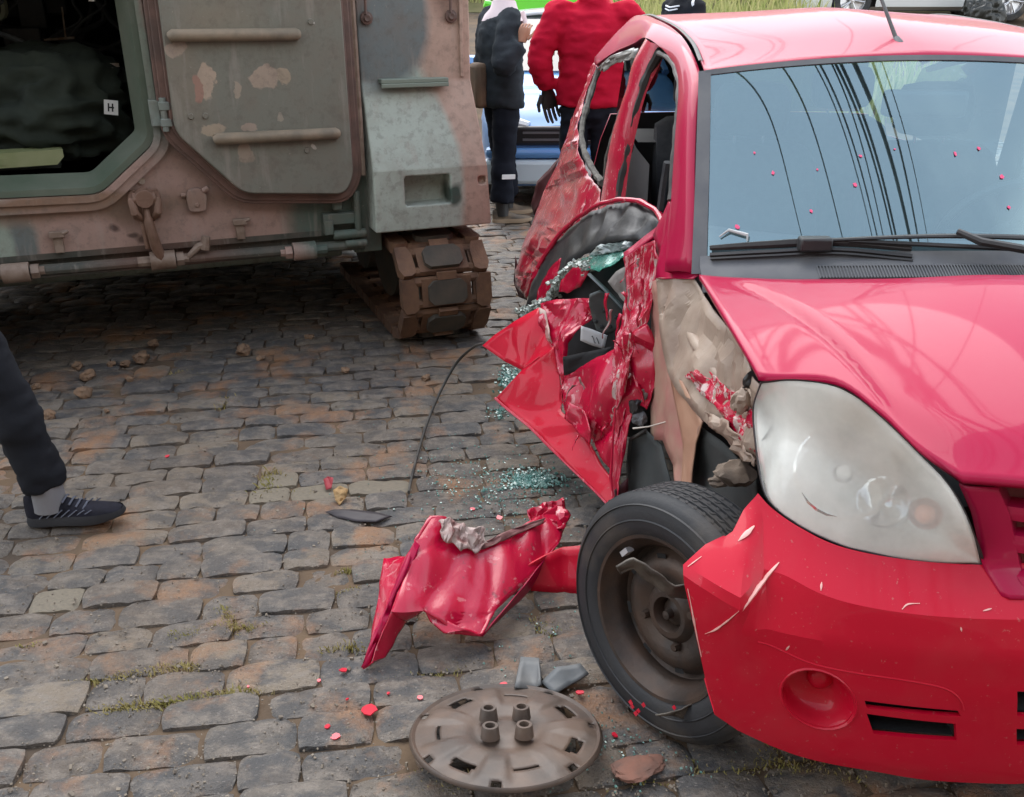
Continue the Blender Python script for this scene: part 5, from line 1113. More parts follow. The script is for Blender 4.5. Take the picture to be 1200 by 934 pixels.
for P in ([(782, 190, -.78), (778, 215, -.80), (774, 245, -.82)], ): m.tube([cp(x, y, u=q) for x, y, q in P], .012, 6)
m.build('seat_belt', CLOTH_DK, CAR)
# --- far (left) side, tail and underbody: plain closed bodywork
def side(u_, w_):                                                     # half width of the sound side
    return (.645+.145*smooth01(w_, .98, .55) -.12*smooth01(w_, 1.0, 1.4)-.05*smooth01(w_, .45, .18))*(1-.10*smooth01(u_, .1, .6))*(1-.10*smooth01(-u_, 1.9, 2.9))
us = [-2.85+i*3.3/66 for i in range(67)]; rws = []
for w_ in [.18, .24, .30, .36, .42, .5, .58, .66, .74, .80, .84, .88]:
    rws.append([L(u_, -side(u_, w_), w_+(.04 if w_ > .7 else 0)*smooth01(-u_, 0, 2)-(.05*smooth01(u_, -.3, .4) if w_ > .6 else 0)) for u_ in us])
c = MB(); n_, m_ = len(rws), len(us)
arch = lambda p: any((p.x-a)**2+(p.z-.29)**2 < .33**2 for a in (-.02, -2.45))
c.v += [tuple(p) for r in rws for p in r]
for i in range(n_-1):
    for j in range(m_-1):
        ctr = (rws[i][j]+rws[i+1][j+1])/2
        if not arch(ctr): c.f.append([i*m_+j, i*m_+j+1, (i+1)*m_+j+1, (i+1)*m_+j])
o = c.build('left_side_panel', RED, CAR, 50); solid(o, .004)
e0 = [mir(p) for p in cat_rom(hr, 24)]; e1_ = [L(p.x, -side(p.x, .80), .84-.05*smooth01(p.x, -.3, .4)) for p in e0]
o = MB().grid([[a+Vector((0, .004, -.012)), a+Vector((0, .006, -.004)), a.lerp(b_, .5)+Vector((0, 0, .012)), b_] for a, b_ in zip(e0, e1_)]).build('left_fender', RED, CAR, 60); solid(o, .003)
tipf = [mir(p) for p in (HL[0], HL[19], HL[18], HL[17])]; tb_ = [L(.42, -side(.42, w_), w_) for w_ in (.79, .72, .64, .55)]
o = MB().grid([[a, a.lerp(b_, .5)+Vector((.01, .006, 0)), b_] for a, b_ in zip(tipf, tb_)]).build('left_fender', RED, CAR, 60); solid(o, .003)
fl = [mir(p) for p in A_]; bl = [mir(p) for p in B_]
MB().grid([[a, a.lerp(b_, .5)+Vector((0, .012, .006)), b_, b_+Vector((-.01, -.03, -.01))] for a, b_ in zip(fl, bl)]).build('left_pillar_frame', RED, CAR, 50)
m = MB(); m.add([mir(cp(757, 44, u=-1.38)), mir(cp(772, 52, u=-1.27)), L(-1.28, -.665, .90), L(-1.46, -.665, .90)], [(0, 1, 2, 3)]); m.build('left_centre_pillar', BLACK, CAR, 0)
m = MB(); b1_ = [L(u_, -.655, .905) for u_ in (-.50, -1.3)]; m.add([b1_[0], b1_[1], mir(cp(768, 58, u=-1.27)), mir(cp(790, 78, u=-.95)), mir(cp(793, 110, u=-.83))], [(0, 1, 2, 3, 4)])
m.add([L(-1.46, -.655, .92), L(-2.4, -.63, .96), mir(cp(698, 80, u=-2.45)), mir(cp(742, 54, u=-1.75)), mir(cp(757, 48, u=-1.45))], [(0, 1, 2, 3, 4)]); m.build('left_side_glass', DGLASS, CAR, 0)
tb = [[L(-2.62, v*.6, 1.385-.02*abs(v)), L(-2.66, v*.62, 1.34)] for v in (-1, -.5, 0, .5, 1)]
tg = [L(-2.66, .58, 1.35), L(-2.66, -.58, 1.35), L(-2.86, -.64, .98), L(-2.86, .60, .98)]
MB().add(tg, [(0, 1, 2, 3)]).build('rear_window', glass('rear_window_glass', (.07, .08, .075), 1.5, .02, .04, (.4, .4, .36)), CAR, 0)
m = MB(); m.box(-2.8, .45, -.60, .60, .13, .16); m.box(-.45, -.42, -.60, .60, .16, .86); m.box(.0, .5, -.42, .42, .25, .62); m.build('underbody', BLACK, CAR, 0)
m = MB(); m.tube([L(-.05, .3, .26), L(.18, .55, .27), L(.33, .68, .28)], [.03, .028, .03], 10); m.build('drive_shaft', RIMM, CAR)
t2 = []
for w_, u_, v_ in ((.98, -2.86, .64), (.85, -2.92, .68), (.65, -2.95, .72), (.45, -2.96, .72), (.28, -2.90, .68)): t2.append([L(u_+.10*abs(f_)**3, v_*f_, w_) for f_ in [i/8 for i in range(-8, 9)]])
o = MB().grid(t2).build('tailgate', RED, CAR, 40); solid(o, .01)
# dark linings round the cabin
c = MB()
for sg in (-1, 1):
    c.grid([[L(u_, sg*min(.60, side(u_, w_)-.06), w_+(.03 if w_ > .7 else 0)*smooth01(-u_, 0, 2)) for u_ in [-2.8+i*.1 for i in range(25 if sg < 0 else 13)]] for w_ in (.2, .4, .6, .8, .89)])
c.grid([[L(-2.62, v, .92), L(-2.5, v, .94), L(-2.12, v, .93)] for v in (-.58, 0, .58)])
c.grid([[p+Vector((.025, 0, 0)) for p in r] for r in t2])
c.grid([[L(-.40, v*.6, z) for v in (-1, 0, 1)] for z in (.2, .8)])
c.build('cabin_lining', INTERIOR, CAR, 30)
m = MB(); m.grid([[p+Vector((0, 0, -.035)) for p in r[3:-3]] for r in rl[2:-1]]); m.build('headlining', mat('dark_headlining', (.05, .052, .055), .9), CAR, 50)
# door mirror on the sound side
m = MB(); 
M = Matrix.Translation(L(-.52, -.78, .96)); rows = [[M @ Vector((x, s*.09*k, z*.07*k)) for s, z in ((-1, -1), (1, -1), (1.1, 0), (1, 1), (-1, 1), (-1.1, 0), (-1, -1))] for x, k in ((.09, .1), (.08, .6), (.05, .9), (-.02, 1), (-.04, .95))]
m.grid(rows); m.tube([L(-.5, -.66, .92), L(-.51, -.76, .93)], .02, 6); m.build('door_mirror', RED, CAR, 50)
# paint marks on the bumper
m = MB(); rnd = random.Random(8)
def scr(P, r_, name=None):
    q = [bhit(a.x, a.y, .001) for a in cat_rom([Vector((*a, 0)) for a in P], 24)]
    m.tube(q, [max(.0008, r_*(.55+.8*abs(ns(p, 40, 3)))*math.sin(math.pi*(i+.6)/24.6)) for i, p in enumerate(q)], 5, squash=(1, .5))
scr([(913, 659), (897, 677), (884, 694), (870, 716)], .010); scr([(866, 716), (852, 728), (838, 738), (826, 743)], .005); scr([(865, 634), (874, 626), (884, 616)], .009); scr([(806, 690), (810, 710), (816, 742), (822, 770)], .0022)
scr([(925, 757), (921, 762)], .003); scr([(806, 664), (822, 652)], .002); scr([(1057, 714), (1064, 708), (1078, 707)], .002); scr([(1152, 716), (1162, 713)], .003); scr([(1126, 735), (1127, 740)], .0025); scr([(963, 682), (962, 692)], .002)
m.build('bare_scratches', mat('scratched_pink_plastic', (.74, .38, .34), .55), bumper, 50)
m = MB()
def line(P, r_, n=30):
    q = [bhit(a.x, a.y, -.0005) for a in cat_rom([Vector((*a, 0)) for a in P], n)]; m.tube(q, r_, 5)
line([(888, 752), (905, 757), (950, 777), (1000, 788), (1060, 797), (1105, 806), (1124, 818), (1129, 832)], .0022)
m.build('bumper_crease', RED_B, bumper, 50)
# petals of torn red film stuck on the glass
PETAL = mat('pink_petal', (.62, .06, .16), .7)
for px, py in ((883, 182), (906, 205), (954, 197), (1004, 183), (1003, 219), (955, 246), (1046, 179), (1151, 176), (1185, 242), (1172, 208), (1115, 180), (862, 268)):
    p = lift(on_surf_tri(px, py), .0015); s_ = rnd.uniform(.0035, .009); k = rnd.randint(5, 8); m = MB(); M = Matrix.Translation(p) @ Vector((.587, 0, .81)).to_track_quat('Z', 'Y').to_matrix().to_4x4()
    m.prism([(s_*rnd.uniform(.5, 1)*math.cos(6.283*i/k), s_*rnd.uniform(.6, 1.5)*math.sin(6.283*i/k)) for i in range(k)], 0, .0006, lambda a, b, d: M @ Vector((a, b, d))); m.build('petal', PETAL, ws, 0)
m = MB(); q0 = on_surf_tri(862, 285); m.tube([lift(on_surf_tri(846, 283), .01), lift(on_surf_tri(858, 276), .012), lift(on_surf_tri(872, 278), .012), lift(on_surf_tri(880, 286), .01)], [.002, .004, .005, .002], 6); m.build('wiper_hook', mat('pale_grey_plastic', (.45, .46, .46), .5), wpr)
# ------------------------------------------------------------------ things lying on the road
def wsheet(name, V, F, mt, **k):
    return poly_sheet(name, [at(p[0], p[1], z=p[2]) for p in V], F, mt, parent=k.pop('parent', None), **k)
ORG = at(540, 740, z=0)
FEN = empty('torn_fender'); tag(FEN, 'crumpled red fender torn off and propped on the cobbles beside the loose wheel', 'fender')
wsheet('fender_skin', [(425, 783, .004), (437, 776, .03), (458, 716, .13), (484, 652, .20), (486, 632, .225), (504, 604, .245), (522, 606, .23), (536, 622, .20), (556, 641, .165), (600, 622, .16), (636, 602, .15), (660, 588, .14), (666, 606, .10), (656, 634, .10), (640, 655, .085), (612, 686, .08), (580, 716, .075), (566, 744, .055), (530, 738, .075), (497, 716, .12), (476, 728, .07), (452, 770, .02)],
       [(0, 1, 21), (1, 2, 20, 21), (2, 3, 19, 20), (3, 4, 5, 6, 7), (3, 7, 8, 19), (8, 9, 16, 17, 18, 19), (9, 10, 15, 16), (10, 11, 12, 13, 14, 15)], RED_F, parent=FEN, cuts=9, amp=.0075, freq=8, seed=101, fine=.28, jag=.003, smooth=24, aniso=(1.6, .8, .8))
wsheet('rolled_flange', [(425, 783, .006), (431, 779, .02), (492, 640, .215), (486, 634, .225), (470, 680, .17), (440, 752, .06)], [(0, 1, 2, 3, 4, 5)], RED, parent=FEN, cuts=5, amp=.004, freq=9, seed=102, thick=.012, smooth=30)
wsheet('back_flange', [(449, 654, .155), (476, 652, .18), (484, 640, .21), (452, 716, .10), (434, 756, .03), (443, 700, .10)], [(0, 1, 2, 3), (0, 3, 4, 5)], RED_S, parent=FEN, cuts=5, amp=.006, freq=12, seed=103, jag=.003)
wsheet('bent_lower_lip', [(497, 714, .12), (515, 722, .10), (545, 738, .075), (566, 745, .05), (545, 744, .055), (520, 742, .075), (505, 728, .095)], [(0, 1, 5, 6), (1, 2, 4, 5), (2, 3, 4)], RED_C, parent=FEN, cuts=4, amp=.004, freq=16, seed=104, thick=.006)
wsheet('shredded_liner', [(516, 612, .245), (530, 606, .24), (546, 615, .22), (565, 620, .20), (572, 634, .18), (556, 646, .17), (534, 640, .19), (520, 628, .22)], [(0, 1, 6, 7), (1, 2, 5, 6), (2, 3, 4, 5)], mat('shredded_bare_metal', (.5, .42, .38), .5, col2=(.22, .10, .09), scale=30, bump=.5), parent=FEN, cuts=5, amp=.014, freq=30, seed=105, jag=.012)
wsheet('shredded_end', [(618, 598, .16), (640, 588, .16), (662, 584, .15), (668, 604, .12), (660, 622, .11), (640, 614, .13), (622, 612, .14)], [(0, 1, 5, 6), (1, 2, 3, 5), (3, 4, 5)], RED_C, parent=FEN, cuts=6, amp=.016, freq=26, seed=106, jag=.010)
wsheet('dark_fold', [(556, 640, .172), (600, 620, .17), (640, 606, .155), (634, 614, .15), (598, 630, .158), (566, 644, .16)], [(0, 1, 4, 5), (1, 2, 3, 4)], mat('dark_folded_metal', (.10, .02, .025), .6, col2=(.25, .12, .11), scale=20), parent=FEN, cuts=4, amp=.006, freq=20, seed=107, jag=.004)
wsheet('side_wall', [(566, 745, .05), (612, 688, .08), (655, 636, .10), (650, 644, .07), (622, 690, .03), (600, 712, .02), (575, 736, .02)], [(0, 1, 5, 6), (1, 2, 3, 4, 5)], RED, parent=FEN, cuts=4, amp=.004, freq=9, seed=108)
STRIP = wsheet('red_trim_strip', [(618, 662, .10), (640, 650, .105), (660, 641, .11), (705, 637, .11), (700, 697, .005), (660, 695, .005), (622, 692, .012)], [(0, 1, 5, 6), (1, 2, 5), (2, 3, 4, 5)], RED_B, cuts=4, amp=.004, freq=5, seed=110, thick=.006, smooth=35)
tag(STRIP, 'flat red body strip standing on edge between torn fender and loose wheel', 'body strip')
# hubcap lying face down
hc_p = at(593, 862, z=.045); HUB = empty('hubcap', (hc_p.x, hc_p.y, .043), R(12), label='weathered brown hubcap lying upside down on the cobbles', cat='hubcap')
HUB.rotation_euler = (R(-12), R(1), R(4))
def hub_h(r, a):
    x = r/.208; k = 7; f_ = math.cos(k*a)
    h = .016*(1-x**2.2)+.006
    h += .006*smooth01(f_, -.2, .7)*smooth01(x, .40, .62)*(1-smooth01(x, .82, .96))
    h -= .010*math.exp(-((x-.30)/.10)**2)
    return h+(.008*smooth01(x, .93, .985)*(1-smooth01(x, .985, 1.0)))
nr, na = 30, 168; bmv = []; m = MB(); rows = []
for i in range(nr+1):
    r = .012+.196*i/nr; rows.append([Vector((r*math.cos(2*math.pi*j/na), r*math.sin(2*math.pi*j/na), hub_h(r, 2*math.pi*j/na))) for j in range(na)])
m.v = [tuple(p) for r in rows for p in r]; idx = lambda i, j: i*na+j % na
def slot_at(r, a):
    x = r/.208; k = (a/(2*math.pi)*7) % 1
    return (.68 < x < .68+.15*(.55+.45*math.sin(3.1*int(a/(2*math.pi)*7)+1)) and abs(k-.5) < .19*(1.15-.3*(x-.66)/.17)) or (.865 < x < .925 and abs(k-.02) < .09)
for i in range(nr):
    for j in range(na):
        r = .012+.196*(i+.5)/nr; a = 2*math.pi*(j+.5)/na
        if not slot_at(r, a): m.f.append([idx(i, j), idx(i, j+1), idx(i+1, j+1), idx(i+1, j)])
m.f.append([idx(0, j) for j in range(na)][::-1])
disc_ = m.build('hubcap_disc', HUBP, HUB, 35); solid(disc_, .004, -1)
for sx, sy in ((-1, -1), (1, -1), (1, 1), (-1, 1)):
    m = MB(); M = Matrix.Translation((sx*.036, sy*.036, .022)); m.lathe([(.021, 0), (.0175, .025), (.0165, .027), (.011, .027), (.0095, .021), (.0095, .006), (.0, .006)], 20, M); m.build('clip_post', HUBP, HUB, 35)
# seal strip, dark sliver, leaf
SP = [at(x, y, z=z) for x, y, z in ((568, 402, .30), (556, 406, .24), (536, 424, .14), (518, 455, .06), (502, 492, .03), (490, 530, .015), (482, 562, .008), (479, 577, .006))]
q = cat_rom(SP, 50); m = MB(); m.tube(q, .0075, 8, squash=(1, .6)); tag(m.build('seal_strip', RUBBER2), 'thin black rubber seal hanging from the torn door to the cobbles', 'seal strip')
q1 = at(418, 603, z=.006)
pts = [(381, 600, .008), (392, 597, .018), (412, 597, .02), (440, 600, .016), (459, 605, .006), (440, 612, .006), (415, 611, .004), (396, 607, .004)]
o = wsheet('dark_plastic_sliver', pts, [(0, 1, 7), (1, 2, 6, 7), (2, 3, 5, 6), (3, 4, 5)], mat('purple_black_plastic', (.02, .014, .018), .5), cuts=3, amp=.002, freq=20, seed=120, thick=.003, smooth=60); tag(o, 'glossy purple black plastic sliver lying left of the torn fender', 'plastic piece')
o = wsheet('dry_leaf', [(390, 574, .03), (398, 569, .036), (408, 573, .03), (406, 582, .02), (398, 592, .006), (393, 586, .015)], [(0, 1, 2, 3, 5), (3, 4, 5)], mat('dry_leaf', (.36, .22, .09), .7, col2=(.2, .13, .05), scale=50), cuts=3, amp=.006, freq=40, seed=121, thick=.001); tag(o, 'small curled dry leaf beside the purple black sliver', 'leaf')
o = wsheet('red_leaf', [(379, 562, .02), (384, 558, .03), (391, 560, .03), (388, 572, .012), (382, 574, .006)], [(0, 1, 2, 3, 4)], mat('dull_red_leaf', (.28, .02, .03), .6), cuts=3, amp=.004, freq=40, seed=122, thick=.001); tag(o, 'small dark red scrap between dry leaf and pale stone', 'scrap')
o = wsheet('black_plastic_shard', [(610, 770, .03), (632, 772, .03), (634, 802, .02), (626, 808, .006), (603, 806, .02)], [(0, 1, 2, 3, 4)], mat('grey_black_shard', (.09, .10, .105), .55, col2=(.13, .13, .125), scale=10, bump=.15), cuts=3, amp=.003, freq=10, seed=123, thick=.006, smooth=40); tag(o, 'upright dark grey plastic shard behind the hubcap', 'plastic shard')
o = wsheet('black_plastic_shard', [(634, 800, .01), (652, 782, .03), (680, 778, .03), (690, 790, .02), (668, 803, .01), (650, 814, .005)], [(0, 1, 4, 5), (1, 2, 3, 4)], mat('grey_black_shard', (.09, .10, .105), .55), cuts=3, amp=.004, freq=12, seed=124, thick=.006, smooth=40); tag(o, 'flat dark grey plastic shard between hubcap and loose tyre', 'plastic shard')
# red plastic chips
chips = [(433, 832, .024, 'largest round red chip lying left of the hubcap'), (403, 786, .011, 'red chip close to the fallen fender\'s pointed foot'), (393, 864, .012, 'flat red chip on the joint below the largest chip'), (384, 852, .008, 'small dull red chip beside the flat chip'), (374, 798, .006, 'tiny red chip left of the fender foot'), (455, 813, .005, 'small red chip above and right of the largest chip'),
         (545, 812, .010, 'jagged red chip just behind the hubcap rim'), (680, 812, .010, 'red chip between grey shard and tyre'), (291, 805, .004, 'tiny red chip far left on a foreground cobble'), (196, 535, .009, 'lone red chip on open cobbles near the walking shoe'), (590, 803, .011, 'red chip beside the upright grey shard'), (554, 597, .010, 'red chip on the cobbles behind the torn fender'), (585, 607, .012, 'red sliver near the glass behind the fender'), (492, 818, .007, 'orange red chip left of the hubcap\'s rear rim'), (720, 862, .009, 'red chip on soil beside the tyre'), (407, 820, .004, 'faint red speck above the largest chip')]
rnd = random.Random(12)
for px, py, s_, lb in chips:
    p = at(px, py, z=.004); m = MB(); k = rnd.randint(6, 9); P = [(s_*rnd.uniform(.7, 1.15)*math.cos(2*math.pi*i/k), s_*rnd.uniform(.6, 1)*math.sin(2*math.pi*i/k)) for i in range(k)]
    m.prism(P, 0, .003, lambda a, b, d: Vector((a, b, d))); o = m.build('plastic_chip', CHIP, None, 30); o.location = p; o.rotation_euler = (rnd.uniform(-.25, .25), rnd.uniform(-.25, .25), rnd.uniform(0, 3)); tag(o, lb, 'plastic chip', 'red plastic chips on the cobbles')
# clods and stones dropped behind the carrier
CLOD = mat('dry_earth_clod', (.24, .15, .09), .95, col2=(.15, .10, .065), scale=40, bump=.6, bscale=120)
clods = [(99, 464, 9, 'pale clod near the walking person, largest of the left scatter'), (104, 443, 8, 'clod just behind the largest left clod'), (57, 490, 8, 'clod closest to the walking person\'s shin'), (91, 431, 6, 'small clod leftmost along the shadow edge'), (166, 423, 9, 'rounded clod at the shadow edge under the tow hook'), (147, 428, 5, 'small clod left of the rounded clod at the shadow edge'), (131, 429, 5, 'smallest clod between the two shadow edge clods'), (153, 446, 4, 'tiny grey pebble below the rounded clod'), (286, 414, 8, 'clod at the shadow edge under the open door'), (180, 405, 6, 'dark clod inside the carrier\'s shadow'), (306, 422, 5, 'flat clod right of the clod under the open door'), (405, 436, 5, 'pale pebble near the track'), (363, 397, 5, 'clod in the shadow near the track'), (43, 455, 5, 'small clod beside the black trouser leg'), (125, 483, 3, 'tiny white pebble on open cobbles'), (500, 445, 5, 'pebble lying between track and torn door')]
for i, (px, py, r_, lb) in enumerate(clods):
    p = at(px, py, z=.0); d = to_px(p)[2]; s_ = r_*d/FPX*.95
    bm = bmesh.new(); bmesh.ops.create_icosphere(bm, subdivisions=3, radius=1)
    for v in bm.verts: k = 1+.5*ns(v.co, 1.3, i)+.25*ns(v.co, 4, i+40); v.co *= k
    bmesh.ops.scale(bm, vec=(s_*1.1, s_, s_*.8), verts=bm.verts)
    me = bpy.data.meshes.new('earth_clod'); bm.to_mesh(me); bm.free(); me.materials.append(CLOD); me.polygons.foreach_set('use_smooth', [True]*len(me.polygons)); me.set_sharp_from_angle(angle=R(35))
    o = link('earth_clod', me); o.location = p+Vector((0, 0, s_*.5)); o.rotation_euler = (0, 0, i*1.3); tag(o, lb, 'clod', 'clods and pebbles behind the carrier')
p = at(748, 905, z=0); bm = bmesh.new(); bmesh.ops.create_icosphere(bm, subdivisions=4, radius=1)
for v in bm.verts: k = 1+.4*ns(v.co, 1.2, 77)+.15*ns(v.co, 4, 78); v.co = Vector((v.co.x*.058*k, v.co.y*.036*k, v.co.z*.011*k))
me = bpy.data.meshes.new('broken_brick'); bm.to_mesh(me); bm.free(); me.materials.append(mat('brick_red', (.24, .11, .075), .85, col2=(.15, .085, .065), scale=20, bump=.5)); me.polygons.foreach_set('use_smooth', [True]*len(me.polygons)); me.set_sharp_from_angle(angle=R(25))
o = link('broken_brick', me); o.location = p+Vector((0, 0, .012)); o.rotation_euler = (0, .1, .5); tag(o, 'broken reddish brick piece on the ground below the loose wheel', 'brick')
# crumbs of window glass
rnd = random.Random(31); m = MB()
def crumbs(cx, cy, sx, sy, n, z=.004, s0=.002, s1=.005):
    for _ in range(n):
        px, py = rnd.gauss(cx, sx), rnd.gauss(cy, sy); p = at(px, max(330, py), z=z)
        s_ = rnd.uniform(s0, s1); M = Matrix.Translation(p+Vector((0, 0, rnd.uniform(0, .004)))) @ Matrix.Rotation(rnd.uniform(0, 3), 4, (rnd.random(), rnd.random(), 1)); m.box(-s_, s_, -s_, s_, -s_*.6, s_*.6, 0, M)
crumbs(622, 563, 17, 5, 520, s0=.0022, s1=.005); crumbs(590, 570, 40, 14, 260, s0=.0015, s1=.0035); crumbs(560, 560, 50, 26, 200, s0=.001, s1=.003); crumbs(596, 445, 6, 9, 220, s0=.003, s1=.006); crumbs(586, 483, 7, 5, 60); crumbs(600, 610, 50, 20, 140, s0=.001, s1=.003); crumbs(640, 700, 40, 60, 100, s0=.001, s1=.0025); crumbs(720, 880, 50, 25, 110, s0=.001, s1=.0028); crumbs(470, 620, 70, 80, 70, s0=.001, s1=.002)
tag(m.build('glass_crumbs', mat('teal_glass_crumb', (.10, .24, .21), .2, coat=.6, col2=(.22, .33, .29), scale=40), None, 0), 'scatter of teal safety glass crumbs on the cobbles', kind='stuff')
# ------------------------------------------------------------------ people (local frame: face +x, left +y)
SKIN = mat('brown_skin', (.36, .17, .10), .55, col2=(.30, .135, .08), scale=12, sub=0)
HAIR = mat('dark_hair', (.012, .010, .009), .6, col2=(.03, .024, .02), scale=60, stretch=(1, 1, .2), bump=.4, bscale=150)
def cloth(name, c1, c2, b=.25): return mat(name, c1, .85, col2=c2, scale=5, lo=.3, hi=.7, bump=b, bscale=40, bdist=.006, spec=.12)
def skin_mesh(nodes, edges, levels=2):
    me = bpy.data.meshes.new('tmp'); me.from_pydata([n[0] for n in nodes], edges, []); o = link('tmp', me)
    s = o.modifiers.new('skin', 'SKIN'); s.use_smooth_shade = True
    for i, n in enumerate(nodes): r = n[1]; me.skin_vertices[0].data[i].radius = (r, r) if not isinstance(r, tuple) else r
    me.skin_vertices[0].data[0].use_root = True
    sb = o.modifiers.new('sub', 'SUBSURF'); sb.levels = levels; sb.render_levels = levels
    bpy.context.view_layer.update(); bake(o); me = o.data; bpy.data.objects.remove(o); return me
def head_part(mb, c, yaw=0, s=1.0):
    """skull with brow, nose, lips, chin and ears, facing local +x turned by yaw"""
    M = Matrix.Translation(c) @ Matrix.Rotation(yaw, 4, 'Z'); n, k = 28, 36; rows = []
    for i in range(n+1):
        ph = math.pi*i/n; r = []
        for j in range(k+1):
            th = 2*math.pi*j/k; x, y, z = math.sin(ph)*math.cos(th), math.sin(ph)*math.sin(th), math.cos(ph)
            X, Y, Z = x*.098, y*.076, z*.118; f_ = max(0, x)
            if z < -.1: Y *= 1-.28*smooth01(-z, .1, .9); X *= 1-.10*smooth01(-z, .3, 1)
            X += f_*(.030*math.exp(-(y/.16)**2-((z+.10)/.20)**2)+.012*math.exp(-(y/.14)**2-((z+.22)/.08)**2)            # nose
                     +.008*math.exp(-(y/.30)**2-((z+.46)/.06)**2)+.008*math.exp(-(y/.28)**2-((z+.58)/.05)**2)-.006*math.exp(-(y/.3)**2-((z+.52)/.03)**2)  # lips
                     +.010*math.exp(-(y/.3)**2-((z+.80)/.12)**2)                                                   # chin
                     +.006*math.exp(-((abs(y)-.36)/.2)**2-((z-.16)/.08)**2)-.012*math.exp(-((abs(y)-.38)/.13)**2-((z-.02)/.09)**2))   # brow, eye hollows
            r.append(M @ (Vector((X, Y, Z))*s))
        rows.append(r)
    mb.grid(rows)
    for sg in (-1, 1):
        E = M @ Matrix.Translation((-.008*s, sg*.078*s, -.012*s)) @ Matrix.Rotation(sg*.35, 4, 'Z')
        mb.lathe([(.0, .004), (.010, .006), (.018, .012), (.022, .006), (.018, -.004), (0, -.004)], 12, E @ Matrix.Rotation(R(-90*sg), 4, 'X') @ Matrix.Diagonal((.75, 1.35, 1, 1)))
def eyes(parent, c, yaw, s=1):
    M = Matrix.Translation(c) @ Matrix.Rotation(yaw, 4, 'Z'); m = MB()
    for sg in (-1, 1):
        m.lathe([(0, .011), (.006, .009), (.010, .004), (.011, 0)], 12, M @ Matrix.Translation((.082*s, sg*.030*s, .004*s)) @ Matrix.Rotation(R(90), 4, 'Y'))
    m.build('eyes', mat('eye_dark', (.05, .03, .02), .2), parent)
def hand_part(mb, wrist, d, up, side=1, curl=.5, s=1.0):
    """palm, four fingers of unequal length and a thumb; d = direction of the hand, up = back of the hand"""
    d = d.normalized(); n_ = up.normalized(); x = d.cross(n_).normalized()*side; n_ = x.cross(d).normalized()*side
    rows = []
    for t, hw, hh in ((0, .026, .019), (.03, .034, .016), (.06, .041, .015), (.085, .040, .013), (.095, .034, .009)):
        rows.append([wrist+(d*t+x*hw*math.cos(a)+n_*hh*math.sin(a))*s for a in [2*math.pi*i/12 for i in range(13)]])
    mb.grid(rows)
    for off, ln, r in ((-.030, .062, .0078), (-.010, .075, .0085), (.011, .080, .0086), (.031, .072, .0082)):
        p = wrist+(d*.085+x*off)*s; P = [p]; dd = d.copy()
        for k, f_ in enumerate((.45, .32, .23)):
            dd = (dd*math.cos(curl*(.7+.3*k))-n_*math.sin(curl*(.7+.3*k))).normalized(); p = p+dd*ln*f_*s; P.append(p)
        mb.tube(P, [r*s, r*.95*s, r*.88*s, r*.6*s], 8)
    p = wrist+(d*.025+x*.030)*s; q = p+(d*.035+x*.028-n_*.008)*s; mb.tube([p, q, q+(d*.032+x*.004-n_*.014*curl*2)*s], [.012*s, .0098*s, .006*s], 8)
def loft(mb, secs, seg=24, cap=True):
    """sections (centre, half depth x, half width y, yaw)"""
    rows = []
    for c, rx, ry, yw in secs:
        c = Vector(c); rows.append([c+Vector((rx*math.cos(a)*math.cos(yw)-ry*math.sin(a)*math.sin(yw), rx*math.cos(a)*math.sin(yw)+ry*math.sin(a)*math.cos(yw), 0)) for a in [2*math.pi*i/seg for i in range(seg+1)]])
    mb.grid(rows)
    if cap: n = len(mb.v)-len(rows)*(seg+1); mb.f += [[n+i for i in range(seg)][::-1], [n+(len(rows)-1)*(seg+1)+i for i in range(seg)]]
def fuse(o, vs=.013, it=5):
    r = o.modifiers.new('fuse', 'REMESH'); r.mode = 'VOXEL'; r.voxel_size = vs; r.use_smooth_shade = True
    s_ = o.modifiers.new('ease', 'SMOOTH'); s_.factor = .5; s_.iterations = it
    mt = o.data.materials[0]; bpy.context.view_layer.update(); bake(o)
    if not o.data.materials: o.data.materials.append(mt)
    o.data.polygons.foreach_set('use_smooth', [True]*len(o.data.polygons)); return o
def wrinkle(o, amp, f=(9, 9, 22), seed=0):
    for v in o.data.vertices:
        p = v.co; n_ = v.normal; v.co = p+n_*amp*(ns((p.x*f[0], p.y*f[1], p.z*f[2]), 1, seed)+.5*ns((p.x*f[0]*2.3, p.y*f[1]*2.3, p.z*f[2]*2), 1, seed+3))
    o.data.update(); return o
def densify(P, Rr, n):
    q = cat_rom([Vector((*p,)) for p in P], n); rr = lin([Vector((i, r, 0)) for i, r in enumerate(Rr)], 4*n)
    L_ = [0]; Pv = [Vector(p) for p in P]
    for a, b in zip(Pv, Pv[1:]): L_.append(L_[-1]+(b-a).length)
    out_ = []
    for i in range(n):
        d = L_[-1]*i/(n-1); j = 0
        while j < len(L_)-2 and L_[j+1] < d: j += 1
        t = (d-L_[j])/(L_[j+1]-L_[j]); out_.append(Rr[j]*(1-t)+Rr[j+1]*t)
    return q, out_
